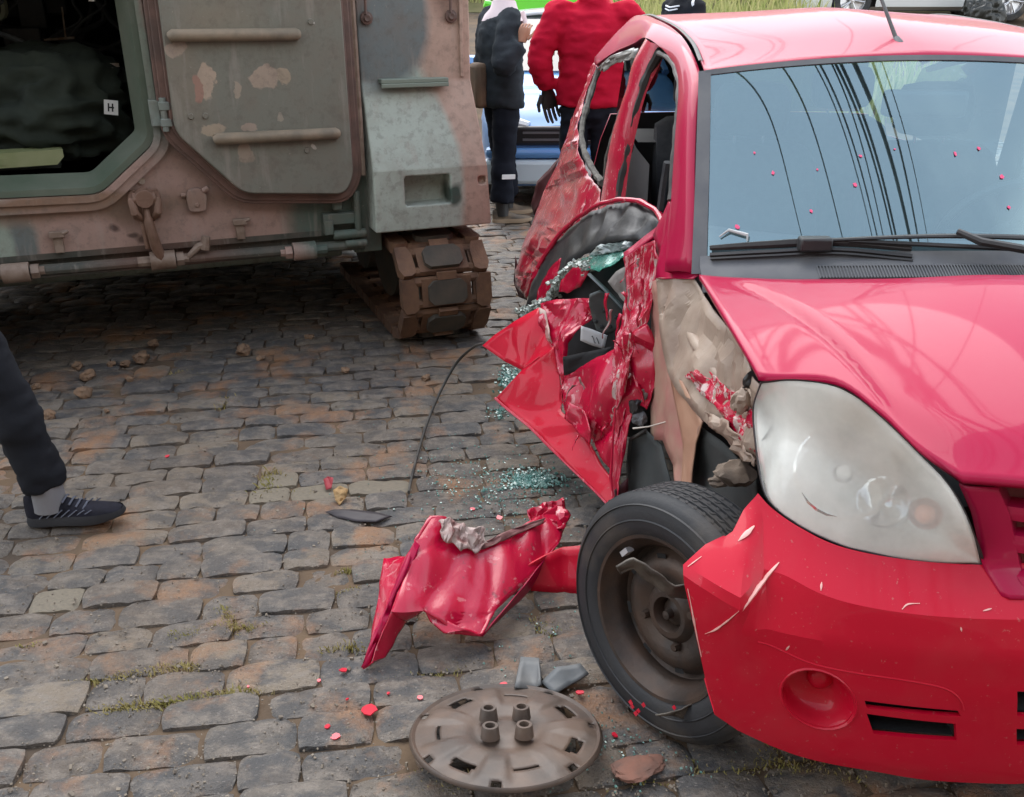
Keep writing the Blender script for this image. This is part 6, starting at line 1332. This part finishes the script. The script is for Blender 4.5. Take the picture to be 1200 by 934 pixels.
def shoe(parent, heel, ang, mt_up, mt_sole, ln=.29, pitch=0, lace=None):
    M = Matrix.Translation(heel) @ Matrix.Rotation(ang, 4, 'Z') @ Matrix.Rotation(-pitch, 4, 'Y'); k = ln/.29
    g = empty('shoe'); g.parent = parent
    st = [(-.005, .018, .095, .034), (.015, .033, .105, .036), (.05, .036, .102, .036), (.09, .036, .095, .038), (.13, .040, .075, .04), (.18, .046, .058, .04), (.225, .044, .050, .038), (.262, .034, .044, .036), (.284, .016, .036, .034)]
    rows = []
    for x, hw, top, b in st:
        r = []
        for i in range(17):
            a = math.pi*i/16; r.append(M @ (Vector((x, hw*math.cos(a)*(1-.18*math.sin(a)), .024+(top-.024)*math.sin(a)**.75))*k))
        rows.append(r)
    rows = loft_rows(rows, 30); u_ = MB().grid(rows); u_.f.append([i for i in range(17)]); u_.f.append([29*17+i for i in range(17)]); u_.build('upper', mt_up, g, 50)
    so_ = []; 
    for z, ex in ((.0, -.004), (.004, .002), (.020, .003), (.034, -.001)):
        r = []
        for x, hw, *_ in st: r.append((x, hw+ex))
        pts = [(x+(ex if i == len(r)-1 else -ex if i == 0 else 0), h) for i, (x, h) in enumerate(r)]; lp = pts+[(x, -h) for x, h in reversed(pts)]; lp = cat_rom([Vector((x, h, 0)) for x, h in lp+[lp[0]]], 60)
        so_.append([M @ (Vector((p.x, p.y, z+(.012*smooth01(p.x, .20, .29) if z < .01 else 0)))*k) for p in lp])
    s_ = MB().grid(so_); s_.f.append(list(range(59))[::-1]); s_.build('sole', mt_sole, g, 40)
    if lace:
        c = MB()
        for i in range(5):
            x = .10+i*.019; h = .098-i*.009; c.tube([M @ (Vector((x, -.026, h-.012))*k), M @ (Vector((x+.008, 0, h+.001))*k), M @ (Vector((x, .026, h-.012))*k)], .0032*k, 5)
        for i in range(7):
            for sg in (-1, 1): c.tube([M @ (Vector((.045+i*.022, sg*.0395, .034))*k), M @ (Vector((.075+i*.022, sg*.0375, .062-.002*i))*k)], .0022*k, 4)
        c.build('laces', lace, g, 0)
    return g
def body_nodes(J):
    order = ['pelvis', 'chest', 'neck', 'skull', 'shR', 'elR', 'wrR', 'shL', 'elL', 'wrL', 'hipR', 'knR', 'anR', 'toR', 'hipL', 'knL', 'anL', 'toL']
    rad = dict(pelvis=.115, chest=.125, neck=.055, skull=.06, shR=.06, elR=.042, wrR=.027, shL=.06, elL=.042, wrL=.027, hipR=.088, knR=.056, anR=.030, toR=.016, hipL=.088, knL=.056, anL=.030, toL=.016)
    E = [('pelvis', 'chest'), ('chest', 'neck'), ('neck', 'skull'), ('chest', 'shR'), ('shR', 'elR'), ('elR', 'wrR'), ('chest', 'shL'), ('shL', 'elL'), ('elL', 'wrL'), ('pelvis', 'hipR'), ('hipR', 'knR'), ('knR', 'anR'), ('anR', 'toR'), ('pelvis', 'hipL'), ('hipL', 'knL'), ('knL', 'anL'), ('anL', 'toL')]
    return [(J[k], rad[k]) for k in order], [(order.index(a), order.index(b)) for a, b in E]
def person(loc, rz, label, J, jacket, trousers, shoes, soles, head_yaw=0, hands=None, hair=True, torso=1.0, leg_r=(.105, .088, .078, .082), sock=None, lace=None, hem=.80, arm_r=(.078, .068, .052), glove=None, group=None, seed=0, sleeves=True, fine=.020, hem_gap=.055):
    JB = dict(J)
    for sd_ in 'RL': JB['to'+sd_] = tuple(Vector(J['an'+sd_]).lerp(Vector(J['to'+sd_]), .45)+Vector((0, 0, -.025))); JB['an'+sd_] = tuple(Vector(J['an'+sd_])+Vector((0, 0, -.01)))
    nd, ed_ = body_nodes(JB); me = skin_mesh(nd, ed_)
    mb = MB(); mb.v = [tuple(v.co) for v in me.vertices]; mb.f = [list(p.vertices) for p in me.polygons]
    hc = Vector(J['skull'])+Vector((.015, 0, .055)); head_part(mb, hc, head_yaw)
    hd = hands or {}
    for sd_ in 'RL':
        wr, el = Vector(J['wr'+sd_]), Vector(J['el'+sd_]); spec = hd.get(sd_, (None, None, .5))
        d = spec[0] or (wr-el); up = spec[1] or Vector((0, -1 if sd_ == 'R' else 1, .2))
        if not glove: hand_part(mb, wr+(wr-el).normalized()*.01, Vector(d), Vector(up), 1 if sd_ == 'R' else -1, spec[2])
    P = mb.build('person', SKIN, None, 60); P.location = loc; P.rotation_euler = (0, 0, rz); tag(P, label, 'person', group); eyes(P, hc, head_yaw)
    if glove:
        for sd_ in 'RL':
            wr, el = Vector(J['wr'+sd_]), Vector(J['el'+sd_]); g = MB(); spec = hd.get(sd_, (None, None, .5)); hand_part(g, wr-(wr-el).normalized()*.01, Vector(spec[0] or (wr-el)), Vector(spec[1] or (0, -1 if sd_ == 'R' else 1, .2)), 1 if sd_ == 'R' else -1, .28, 1.3); g.build('glove', glove, P, 50)
    if hair:
        h = MB(); M = Matrix.Translation(hc) @ Matrix.Rotation(head_yaw, 4, 'Z'); rows = []
        for i in range(14):
            ph = math.pi*.56*i/13; r = []
            for j in range(37):
                th = 2*math.pi*j/36; q = ph*(1-.36*max(0, math.cos(th))); r.append(M @ Vector((math.sin(q)*math.cos(th)*.104-.004, math.sin(q)*math.sin(th)*.083, math.cos(q)*.125+.004*ns((th, q, seed), 9))))
            rows.append(r)
        solid(h.grid(rows).build('hair', HAIR, P, 60), .008)
    c = MB(); pv, ch, nk = Vector(J['pelvis']), Vector(J['chest']), Vector(J['neck']); shm = (Vector(J['shR'])+Vector(J['shL']))/2; yw = math.atan2(-(Vector(J['shL'])-Vector(J['shR'])).x, (Vector(J['shL'])-Vector(J['shR'])).y)
    t = torso; secs = [((pv.x, pv.y, hem), .135*t, .20*t, 0), ((pv.x, pv.y, hem+.012), .140*t, .205*t, 0), ((pv.x, pv.y, hem+.05), .140*t, .203*t, 0), ((pv.x, pv.y, pv.z+.02), .140*t, .20*t, yw*.3), ((pv.lerp(ch, .5).x, pv.lerp(ch, .5).y, pv.lerp(ch, .5).z), .138*t, .19*t, yw*.6), ((ch.x, ch.y, ch.z), .142*t, .205*t, yw), ((shm.x, shm.y, shm.z-.06), .125*t, .205*t, yw), ((shm.x, shm.y, shm.z+.01), .100*t, .175*t, yw), ((nk.x, nk.y, nk.z-.02), .085, .10, yw), ((nk.x, nk.y, nk.z+.03), .072, .076, yw), ((nk.x, nk.y, nk.z+.055), .068, .070, yw)]
    dense = []
    for a, b in zip(secs, secs[1:]):
        for k in range(7): f_ = k/7; dense.append((Vector(a[0]).lerp(Vector(b[0]), f_), a[1]*(1-f_)+b[1]*f_, a[2]*(1-f_)+b[2]*f_, a[3]*(1-f_)+b[3]*f_))
    dense.append((Vector(secs[-1][0]), *secs[-1][1:])); loft(c, dense, 36)
    if sleeves:
        for sd_ in 'RL':
            sh, el, wr = Vector(J['sh'+sd_]), Vector(J['el'+sd_]), Vector(J['wr'+sd_]); q, rr = densify([sh.lerp(ch, .22), sh, el, wr.lerp(el, .02)], [arm_r[0]*.98, arm_r[0], arm_r[1], arm_r[2]], 34); c.tube(q, rr, 18)
    wrinkle(wrinkle(fuse(c.build('jacket', jacket, P, 60), fine, 6), .012, (6, 6, 13), seed), .009, (13, 13, 34), seed+2)
    c = MB(); loft(c, [((pv.x, pv.y, hem+.10), .115, .165, 0), ((pv.x, pv.y, .92), .125, .172, 0), ((pv.x, pv.y, .84), .118, .16, 0), ((pv.x, pv.y, .79), .06, .09, 0)], 28)
    for sd_ in 'RL':
        hp, kn, an = Vector(J['hip'+sd_]), Vector(J['kn'+sd_]), Vector(J['an'+sd_]); q, rr = densify([hp+Vector((0, 0, .03)), hp.lerp(kn, .25), kn, an+Vector((0, 0, hem_gap))], list(leg_r), 60); c.tube(q, rr, 24)
    wrinkle(wrinkle(fuse(c.build('trousers', trousers, P, 60), fine, 5), .013, (5, 5, 11), seed+5), .006, (13, 13, 34), seed+8)
    for sd_ in 'RL':
        an, to = Vector(J['an'+sd_]), Vector(J['to'+sd_]); d = to-an; a_ = math.atan2(d.y, d.x); fl = Vector((math.cos(a_), math.sin(a_), 0)); pt = math.asin(max(-.9, min(.9, (to.z-.035-(an.z-.085))/max(.1, d.length))))
        shoe(P, Vector((an.x, an.y, an.z-.085))-fl*.065, a_, shoes, soles, .29, pt*.9, lace)
        if sock: s_ = MB(); s_.tube([an+Vector((0, 0, -.03)), an+Vector((0, 0, .03)), an+Vector((-.01, 0, .10))], [.050, .046, .050], 16); s_.build('sock', sock, P)
    return P
def J_(**k):
    b = dict(pelvis=(0, 0, .94), chest=(.0, 0, 1.25), neck=(.01, 0, 1.44), skull=(.03, 0, 1.54), shR=(0, -.19, 1.38), shL=(0, .19, 1.38), elR=(-.02, -.25, 1.10), elL=(-.02, .25, 1.10), wrR=(.03, -.25, .86), wrL=(.03, .25, .86),
             hipR=(0, -.09, .88), hipL=(0, .09, .88), knR=(.01, -.10, .48), knL=(.01, .10, .48), anR=(-.02, -.11, .085), anL=(-.02, .11, .085), toR=(.13, -.13, .035), toL=(.13, .13, .035)); b.update(k); return b
BLK_J = cloth('black_shell_jacket', (.018, .022, .027), (.035, .042, .050)); BLK_T = cloth('black_trousers', (.010, .011, .014), (.020, .022, .027)); RED_J = cloth('red_padded_jacket', (.50, .008, .035), (.40, .006, .028)); NAVY = cloth('dark_navy_trousers', (.008, .010, .016), (.016, .019, .028))
SHOE_B = mat('black_mesh_shoe', (.009, .009, .013), .8, col2=(.018, .018, .028), scale=30, bump=.4, bscale=220, spec=.15); SOLE_G = mat('dark_grey_sole', (.028, .029, .032), .7, col2=(.045, .046, .05), spec=.2); SOLE_T = mat('tan_sole', (.32, .24, .16), .7); LACE = mat('grey_blue_stripe', (.085, .095, .125), .6)
WHITE_R = mat('reflective_white_patch', (.72, .73, .74), .5)
# man in black jacket with one hand raised
p1 = person((-.075, 6.86, 0), R(26), 'person in black jacket and black trousers with pink scarf, one hand raised, beside the carrier', J_(chest=(-.01, .0, 1.24), neck=(.02, 0, 1.42), shR=(-.02, -.18, 1.37), elR=(-.13, -.29, 1.09), wrR=(-.01, -.33, 1.235), knR=(-.03, -.10, .48), anR=(-.06, -.13, .085), toR=(.09, -.17, .035), anL=(.10, .12, .085), knL=(.05, .10, .48), toL=(.25, .10, .035)),
            BLK_J, NAVY, mat('tan_black_shoe', (.20, .15, .10), .7, col2=(.05, .045, .04), scale=9), SOLE_T, hands={'R': (Vector((.25, .05, .9)), Vector((-.6, -.7, .1)), .9)}, sock=BLACK, torso=1.06, leg_r=(.110, .098, .088, .092), seed=3, arm_r=(.082, .076, .058))
c = MB(); loft(c, [((.01, 0, 1.37), .135, .17, 0), ((.012, 0, 1.41), .12, .14, 0), ((.02, 0, 1.455), .095, .10, 0), ((.025, 0, 1.49), .085, .085, 0), ((.025, 0, 1.50), .075, .075, 0)], 28); c.tube([(.12, -.05, 1.42), (.145, -.06, 1.36), (.14, -.06, 1.28)], [.035, .03, .02], 10); wrinkle(c.build('scarf', mat('pale_pink_scarf', (.72, .60, .62), .9, bump=.3, bscale=60), p1, 60), .012, (14, 14, 14), 9)
m = MB()
for x, y, z, w_ in ((-.075, -.225, .345, .05), (.055, -.02, .31, .025)): m.box(x-w_, x+w_, y-.012, y-.004, z-.016, z+.016, 0, Matrix.Rotation(.05, 4, 'Y'))
m.build('reflective_patch', WHITE_R, p1, 0)
m = MB(); m.box(-.215, -.12, -.06, .10, .80, 1.10); o = m.build('backpack', mat('brown_bag', (.16, .10, .06), .8, col2=(.09, .06, .04)), p1, 30, bevel=.03)
# man in red jacket, seen from behind
p2 = person((.475, 5.85, 0), R(90), 'person seen from behind in bright red padded jacket and dark trousers beyond the wreck', J_(shL=(0, .205, 1.42), shR=(0, -.205, 1.42), elL=(-.03, .305, 1.20), wrL=(.02, .262, 1.00), elR=(-.02, -.33, 1.20), wrR=(.05, -.31, 1.00), neck=(.01, 0, 1.50), skull=(.03, 0, 1.60), chest=(0, 0, 1.32), pelvis=(0, 0, 1.0)), RED_J, NAVY, SHOE_B, SOLE_G, torso=1.02, hem=.91, glove=BLACK, hands={'L': (None, Vector((1, .3, 0)), .3), 'R': (None, Vector((1, -.3, 0)), .3)}, arm_r=(.088, .076, .060), seed=8, fine=.014)
m = MB(); m.tube([(-.05, .20, 1.40), (-.04, .225, 1.32), (-.02, .235, 1.2)], .012, 6); m.tube([(-.02, -.205, 1.47), (.0, -.26, 1.42), (.01, -.285, 1.33), (.0, -.295, 1.22)], [.02, .024, .022, .01], 8); m.build('sleeve_stripe', mat('cream_sleeve_panel', (.62, .58, .52), .8), p2)
# man in black hooded top
p3 = person((1.47, 8.6, .07), R(205), 'person in black hooded top with white chest lettering stripes behind the wreck roof', J_(), cloth('black_hoodie', (.012, .013, .016), (.025, .026, .03)), NAVY, SHOE_B, SOLE_G, head_yaw=0, torso=1.0, seed=12)
c = MB(); loft(c, [((-.03, 0, 1.38), .13, .15, 0), ((-.035, 0, 1.42), .13, .14, 0), ((-.04, 0, 1.46), .11, .115, 0), ((-.04, 0, 1.47), .09, .10, 0)], 24); wrinkle(c.build('hood', cloth('black_hoodie', (.012, .013, .016), (.02, .02, .02)), p3, 60), .010, (14, 14, 14), 9)
m = MB(); m.tube([(.11, -.10, 1.385), (.135, 0, 1.372), (.11, .10, 1.385)], .007, 6); m.tube([(.12, -.09, 1.36), (.14, 0, 1.347), (.12, .09, 1.36)], .006, 6); m.lathe([(0, .02), (.03, .015), (.04, 0)], 12, Matrix.Translation((.03, .215, 1.40)) @ Matrix.Rotation(R(-70), 4, 'X')); m.build('white_trim', WHITE_R, p3)
# walking person cut by the left edge
p4 = person((-1.86, 2.58, 0), R(2), 'walking person in black trousers with black running shoe and grey sock at left edge', J_(pelvis=(.10, 0, .94), chest=(.10, 0, 1.25), neck=(.11, 0, 1.44), skull=(.13, 0, 1.54), shR=(.10, -.19, 1.38), shL=(.10, .19, 1.38), hipR=(.14, -.10, .88), hipL=(.08, .09, .88), knR=(.34, -.10, .50), anR=(.43, -.11, .088), toR=(.585, -.11, .05), knL=(-.02, .10, .48), anL=(-.34, .10, .16), toL=(-.22, .10, .05), elR=(-.12, -.25, 1.10), elL=(-.10, .25, 1.12), wrL=(-.16, .25, .88), wrR=(-.20, -.26, .88)),
            BLK_J, BLK_T, SHOE_B, SOLE_G, leg_r=(.112, .100, .080, .062), hem_gap=.035, sock=mat('light_grey_sock', (.20, .20, .21), .9, bump=.4, bscale=300), lace=LACE, seed=17, fine=.013)
m = MB(); m.tube([(.17, -.165, .66), (.195, -.175, .60), (.215, -.172, .555)], [.004, .006, .003], 6); m.build('white_piping', WHITE_R, p4)

# ------------------------------------------------------------------ vehicles beyond
def paint(name, col, rough=.3): return mat(name, col, rough, coat=.8, coat_r=.06)
def gen_car(name, label, cat, loc, rz, pm, roofm, Lh=1.95, W=.83, hood_h=.80, belt=.92, H=1.45, front=None, van=False, wheel_r=.31, slope=0):
    root = empty(name, loc, rz, label=label, cat=cat); root.rotation_euler = (0, -slope, rz)
    xs = [-Lh, -Lh+.03, -Lh+.15, -1.2, -.4, .45, .9, 1.3, Lh-.35, Lh-.12, Lh-.02, Lh]
    def zt(x): return belt if x < .55 else belt+(hood_h+.04-belt)*smooth01(x, .55, 1.0)-.10*smooth01(x, 1.0, Lh)-.10*smooth01(x, Lh-.15, Lh)
    def hw(x): return W*(1-.05*smooth01(abs(x), 1.2, Lh)-.14*smooth01(abs(x), Lh-.35, Lh))
    rows = []
    for x in lin([Vector((q, 0, 0)) for q in xs], 56):
        x = x.x; h, t = hw(x), zt(x); sec = [(-h*.80, .20), (-h*.96, .26), (-h, .45), (-h, .62), (-h*.97, t-.07), (-h*.90, t-.015), (-h*.6, t+.018), (0, t+.03), (h*.6, t+.018), (h*.90, t-.015), (h*.97, t-.07), (h, .62), (h, .45), (h*.96, .26), (h*.80, .20)]
        rows.append([Vector((x, y, z)) for y, z in sec])
    m = MB(); n, k = len(rows), len(rows[0]); m.v = [tuple(p) for r in rows for p in r]
    wx = (Lh-.78, -Lh+.72)
    for i in range(n-1):
        for j in range(k-1):
            c_ = (rows[i][j]+rows[i+1][j+1])/2
            if abs(c_.y) > .5*W and any((c_.x-a)**2+(c_.z-wheel_r)**2 < (wheel_r+.05)**2 for a in wx): continue
            m.f.append([i*k+j, i*k+j+1, (i+1)*k+j+1, (i+1)*k+j])
    m.f += [list(range(k))[::-1], [(n-1)*k+j for j in range(k)]]
    m.build('body', pm, root, 40)
    xb, xf = (-Lh+.08, .62); tb, tf = (-Lh+.28, -.12)
    def green(f_, y_s, x_in=0):
        z = belt+.015+(H-belt-.06)*f_; return [Vector((xf+(tf-xf)*f_-x_in, y_s*(W*.90-.17*f_), z)), Vector((xb+(tb-xb)*f_+x_in, y_s*(W*.90-.17*f_), z))]
    g = MB(); a0, a1, b0, b1 = green(0, 1), green(1, 1), green(0, -1), green(1, -1)
    g.add([a0[0], a0[1], a1[1], a1[0]], [(0, 1, 2, 3)]); g.add([b0[0], b0[1], b1[1], b1[0]], [(3, 2, 1, 0)]); g.build('side_glass', DGLASS, root, 0)
    g = MB(); fr_ = []
    for f_ in (0, .5, 1): A2_, B2_ = green(f_, 1), green(f_, -1); fr_.append([A2_[0].lerp(B2_[0], t_)+Vector((.10*math.sin(math.pi*t_), 0, 0)) for t_ in [i/8 for i in range(9)]])
    g.grid(fr_); g.build('windscreen', DGLASS, root, 60, fix=False)
    g = MB(); g.add([a0[1], b0[1], b1[1], a1[1]], [(0, 1, 2, 3)]); g.build('rear_glass', DGLASS, root, 0)
    g = MB(); rr_ = []
    for t_ in [i/8 for i in range(9)]:
        x = a1[0].x+.03+(a1[1].x-.03-a1[0].x-.03)*t_; rr_.append([Vector((x+.08*math.sin(math.pi*s_)*(1-t_), (W*.73+.01)*(1-2*s_), H-.05+.05*math.sin(math.pi*s_)**.7+.02*math.sin(math.pi*t_))) for s_ in [i/10 for i in range(11)]])
    g.grid(rr_); solid(g.build('roof', roofm, root, 60), .03)
    g = MB()
    for A2_, B2_ in ((a0, a1), (b0, b1)):
        for q in (0, 1): g.tube([A2_[q]+Vector((0, 0, -.02)), B2_[q]+Vector((0, 0, .02))], .035, 6)
        mpt = A2_[0].lerp(A2_[1], .48), B2_[0].lerp(B2_[1], .42); g.tube(list(mpt), .035, 6)
    g.build('pillars', pm, root, 40)
    for x in wx:
        for s_ in (-1, 1):
            wg = empty('wheel'); wg.parent = root; M = Matrix.Translation((x, s_*(W-.10), wheel_r)) @ Vector((0, s_, 0)).to_track_quat('Z', 'Y').to_matrix().to_4x4(); r = wheel_r
            t_ = MB(); t_.lathe([(r*.66, .07), (r*.72, .09), (r*.95, .085), (r, .06), (r, -.10), (r*.66, -.10)], 32, M); t_.build('tyre', RUBBER, wg, 40)
            t_ = MB(); t_.lathe([(r*.66, .075), (r*.62, .05), (r*.60, .0), (0, -.02)], 32, M)
            for q in range(5):
                for dq in (-.13, .13):
                    a_ = 2*math.pi*q/5; t_.tube([M @ Vector((r*.10*math.cos(a_), r*.10*math.sin(a_), .05)), M @ Vector((r*.64*math.cos(a_+dq), r*.64*math.sin(a_+dq), .06))], r*.045, 6)
            t_.lathe([(0, .065), (r*.13, .06), (r*.15, .03)], 14, M); t_.build('rim', mat('alloy_rim', (.55, .55, .56), .3, .8), wg, 40)
    g = MB(); g.box(-Lh+.2, Lh-.2, -W*.8, W*.8, .18, .5); g.build('underbody', BLACK, root, 0)
    for s_ in (-1, 1):
        g = MB(); g.tube([(Lh-.30, s_*W*.80, .66), (Lh-.10, s_*W*.74, .64), (Lh-.02, s_*W*.55, .62)], [.05, .07, .05], 10); g.build('headlight', mat('lamp_glass', (.7, .74, .78), .1, coat=.8), root)
        g = MB(); g.tube([(-Lh+.05, s_*W*.80, .88), (-Lh+.0, s_*W*.84, .78), (-Lh+.03, s_*W*.80, .66)], [.05, .065, .045], 10); g.build('tail_light', mat('red_lamp_lens', (.55, .04, .02), .2, coat=.8), root)
        g = MB(); g.tube([(.50, s_*(W-.06), belt+.02), (.46, s_*(W+.07), belt+.06), (.44, s_*(W+.14), belt+.08)], [.03, .07, .05], 8); g.build('door_mirror', pm, root)
    return root
bluep = mat('pale_blue_paint', (.12, .30, .62), .35, coat=.35, coat_r=.06); PLX = Lh_ = 1.95
bc = gen_car('blue_car', 'light blue car facing the camera behind the person in black', 'car', (.58, 9.05, 0), R(-90), bluep, paint('white_roof_paint', (.72, .74, .74)), Lh=1.95, hood_h=.78, belt=.93, H=1.42)
m = MB(); m.box(1.93, 1.985, -.62, .62, .50, .64)
gr_ = m.build('grille', mat('grille_black', (.012, .013, .015), .4), bc, 0, bevel=.02)
for z in (.545, .595):
    m = MB(); m.box(1.975, 1.992, -.50, .50, z-.008, z+.008); m.build('grille_bar', mat('satin_bar', (.20, .21, .23), .35, .6), gr_, 0)
m = MB(); m.box(1.88, 2.02, -.78, .78, .41, .485); m.build('front_bumper', bluep, bc, 0, bevel=.03)
m = MB(); m.box(1.90, 2.03, -.80, .80, .22, .40); m.build('lower_bumper', mat('pale_bumper', (.55, .66, .72), .4), bc, 0, bevel=.03)
pl = MB(); pl.box(2.033, 2.040, -.20, .20, .30, .43); pl = pl.build('number_plate', mat('plate_white', (.80, .80, .80), .45), bc, 0)
m = MB(); m.box(2.040, 2.0415, -.20, .20, .393, .43); m.build('plate_band', mat('plate_blue', (.02, .06, .30), .45), pl, 0)
def text_mesh(name, s_, size, mt, parent, M):
    cu = bpy.data.curves.new(name, 'FONT'); cu.body = s_; cu.size = size; cu.align_x = 'CENTER'; cu.align_y = 'CENTER'; cu.extrude = .0008; o = bpy.data.objects.new(name, cu); COL.objects.link(o)
    bpy.context.view_layer.update(); me = bpy.data.meshes.new_from_object(o.evaluated_get(bpy.context.evaluated_depsgraph_get())); bpy.data.objects.remove(o); me.materials.clear(); me.materials.append(mt); me.transform(M); return link(name, me, parent)
text_mesh('plate_characters', 'I  T', .10, mat('plate_ink', (.03, .03, .05), .5), pl, Matrix.Translation((2.0415, -.10, .345)) @ Matrix.Rotation(R(90), 4, 'Z') @ Matrix.Rotation(R(90), 4, 'X'))
def gzp(x, y): return (x, y, gz(x, y)-.02)
gp = paint('lime_green_paint', (.13, .62, .03))
gc = gen_car('green_car', 'bright lime green car seen from its tail uphill behind the blue car', 'car', gzp(.55, 14.6), R(90), gp, gp, Lh=1.9, belt=.95, H=1.5, slope=R(-6))
m = MB(); m.box(-1.96, -1.84, -.80, .80, .22, .56); m.build('rear_bumper', mat('grey_bumper', (.10, .10, .105), .6), gc, 0, bevel=.05)
m = MB(); m.tube([(-1.93, .36, 1.0), (-1.94, .10, .985), (-1.93, .0, .99)], [.05, .06, .04], 8); m.build('tail_emblem', mat('red_lamp_lens', (.55, .04, .02), .2), gc)
sp = paint('silver_white_paint', (.62, .64, .64))
gen_car('silver_car', 'silver white car parked side on uphill, its alloy wheel showing above the wreck roof', 'car', gzp(8.0, 20.0), R(3), sp, sp, Lh=2.3, W=.9, hood_h=1.0, belt=1.12, H=1.75, wheel_r=.37)
gen_car('silver_car', 'dark silver car parked side on uphill, furthest right beyond the wreck roof', 'car', gzp(13.2, 20.6), R(3), paint('grey_silver_paint', (.42, .44, .44)), sp, Lh=2.2, W=.88, hood_h=.95, belt=1.05, H=1.65, wheel_r=.36)
# dark litter bag and post by the silver car
o = link('rubbish_bag', blob_mesh('rubbish_bag', (.35, .3, .42), mat('black_polythene', (.012, .014, .012), .35), 9)); o.location = gzp(8.75, 18.6); o.location.z += .22; tag(o, 'dark plastic rubbish bag beside the alloy wheel of the silver car', 'bag')
m = MB(); m.tube([(0, 0, 0), (0, 0, 2.2)], .05, 8); m.tube([(0, 0, 2.2), (0, 0, 2.26)], [.06, .01], 8); o = m.build('green_post', mat('green_post_paint', (.06, .16, .11), .6)); o.location = gzp(10.15, 18.7); tag(o, 'slim green post standing before the alloy wheel', 'post')
# unseen rendered house front behind the viewpoint, added to block low sky light
HO = empty('house', (0, -7.5, 0), 0, label='unseen long tan house front, added to block low sky and deepen the red bumper', cat='house')
PL = mat('tan_render', (.26, .20, .15), .9, col2=(.19, .15, .115), scale=1.2, bump=.3, bscale=20)
m = MB(); m.box(-18, 18, -.4, 0, -.1, 7.4); m.build('wall', PL, HO, 0)
m = MB(); m.box(-18.2, 18.2, -1.2, .45, 7.4, 7.6); m.build('roof', mat('clay_roof', (.16, .07, .045), .85, bump=.3), HO, 0)
for x in (-14, -11, -7.5, -3.5, 1.2, 5.2, 9.5, 13):
    for z in (1.0, 4.5):
        m = MB(); m.box(x-.65, x+.65, -.02, .04, z, z+1.3); f_ = m.build('window', mat('window_frame_white', (.5, .5, .48), .6), HO, 0)
        for dx in (-.58, .03): m = MB(); m.box(x+dx, x+dx+.55, .041, .05, z+.07, z+1.23); m.build('pane', DGLASS, f_, 0)
for x in (-1.3, 7.4): m = MB(); m.box(x-.45, x+.45, -.02, .05, 0, 2.1); m.build('door', mat('brown_door', (.10, .055, .03), .6), HO, 0)
# overhead cables, seen mirrored in the windscreen and hood
CAB = mat('black_cable', (.012, .012, .013), .6)
cabs = [((1.154, 2.192), (0.44, -0.227), 0.008), ((0.532, 1.791), (-0.681, -0.369), 0.006), ((1.61, 2.42), (1.239, -0.123), 0.007), ((1.684, 2.452), (1.375, -0.105), 0.01), ((1.851, 2.519), (1.538, -0.084), 0.008), ((1.907, 2.543), (1.783, -0.049), 0.013), ((1.983, 2.572), (1.876, -0.037), 0.016), ((2.183, 2.643), (2.243, 0.016), 0.024), ((2.448, 2.724), (2.462, 0.046), 0.013), ((2.589, 2.765), (2.721, 0.085), 0.006)]
names = ['outermost thin cable overhead, farthest from the carrier side bundle', 'thin lone cable overhead nearest the carrier', 'first thin cable of the overhead bundle', 'second thin cable of the overhead bundle', 'third cable of the overhead bundle', 'fourth cable of the overhead bundle', 'medium thick cable beside the thickest overhead', 'thickest black cable of the overhead bundle', 'medium cable past the thickest one overhead', 'last thin cable of the overhead bundle']
for i, ((a, b, r_), nm) in enumerate(zip(cabs, names)):
    A3, B3 = Vector((*a, 6.5)), Vector((*b, 6.5)); d = (A3-B3).normalized(); mid = (A3+B3)/2
    m = MB(); m.tube([mid+d*s_+Vector((0, 0, .0016*s_*s_)) for s_ in range(-30, 31, 2)], r_*1.75, 6); tag(m.build('overhead_cable', CAB), nm+', mirrored in the windscreen', 'cable', 'cables above the street')
print('MESHES', len(bpy.data.meshes), 'TRIS', sum(len(o.data.polygons) for o in bpy.data.objects if o.type == 'MESH'))
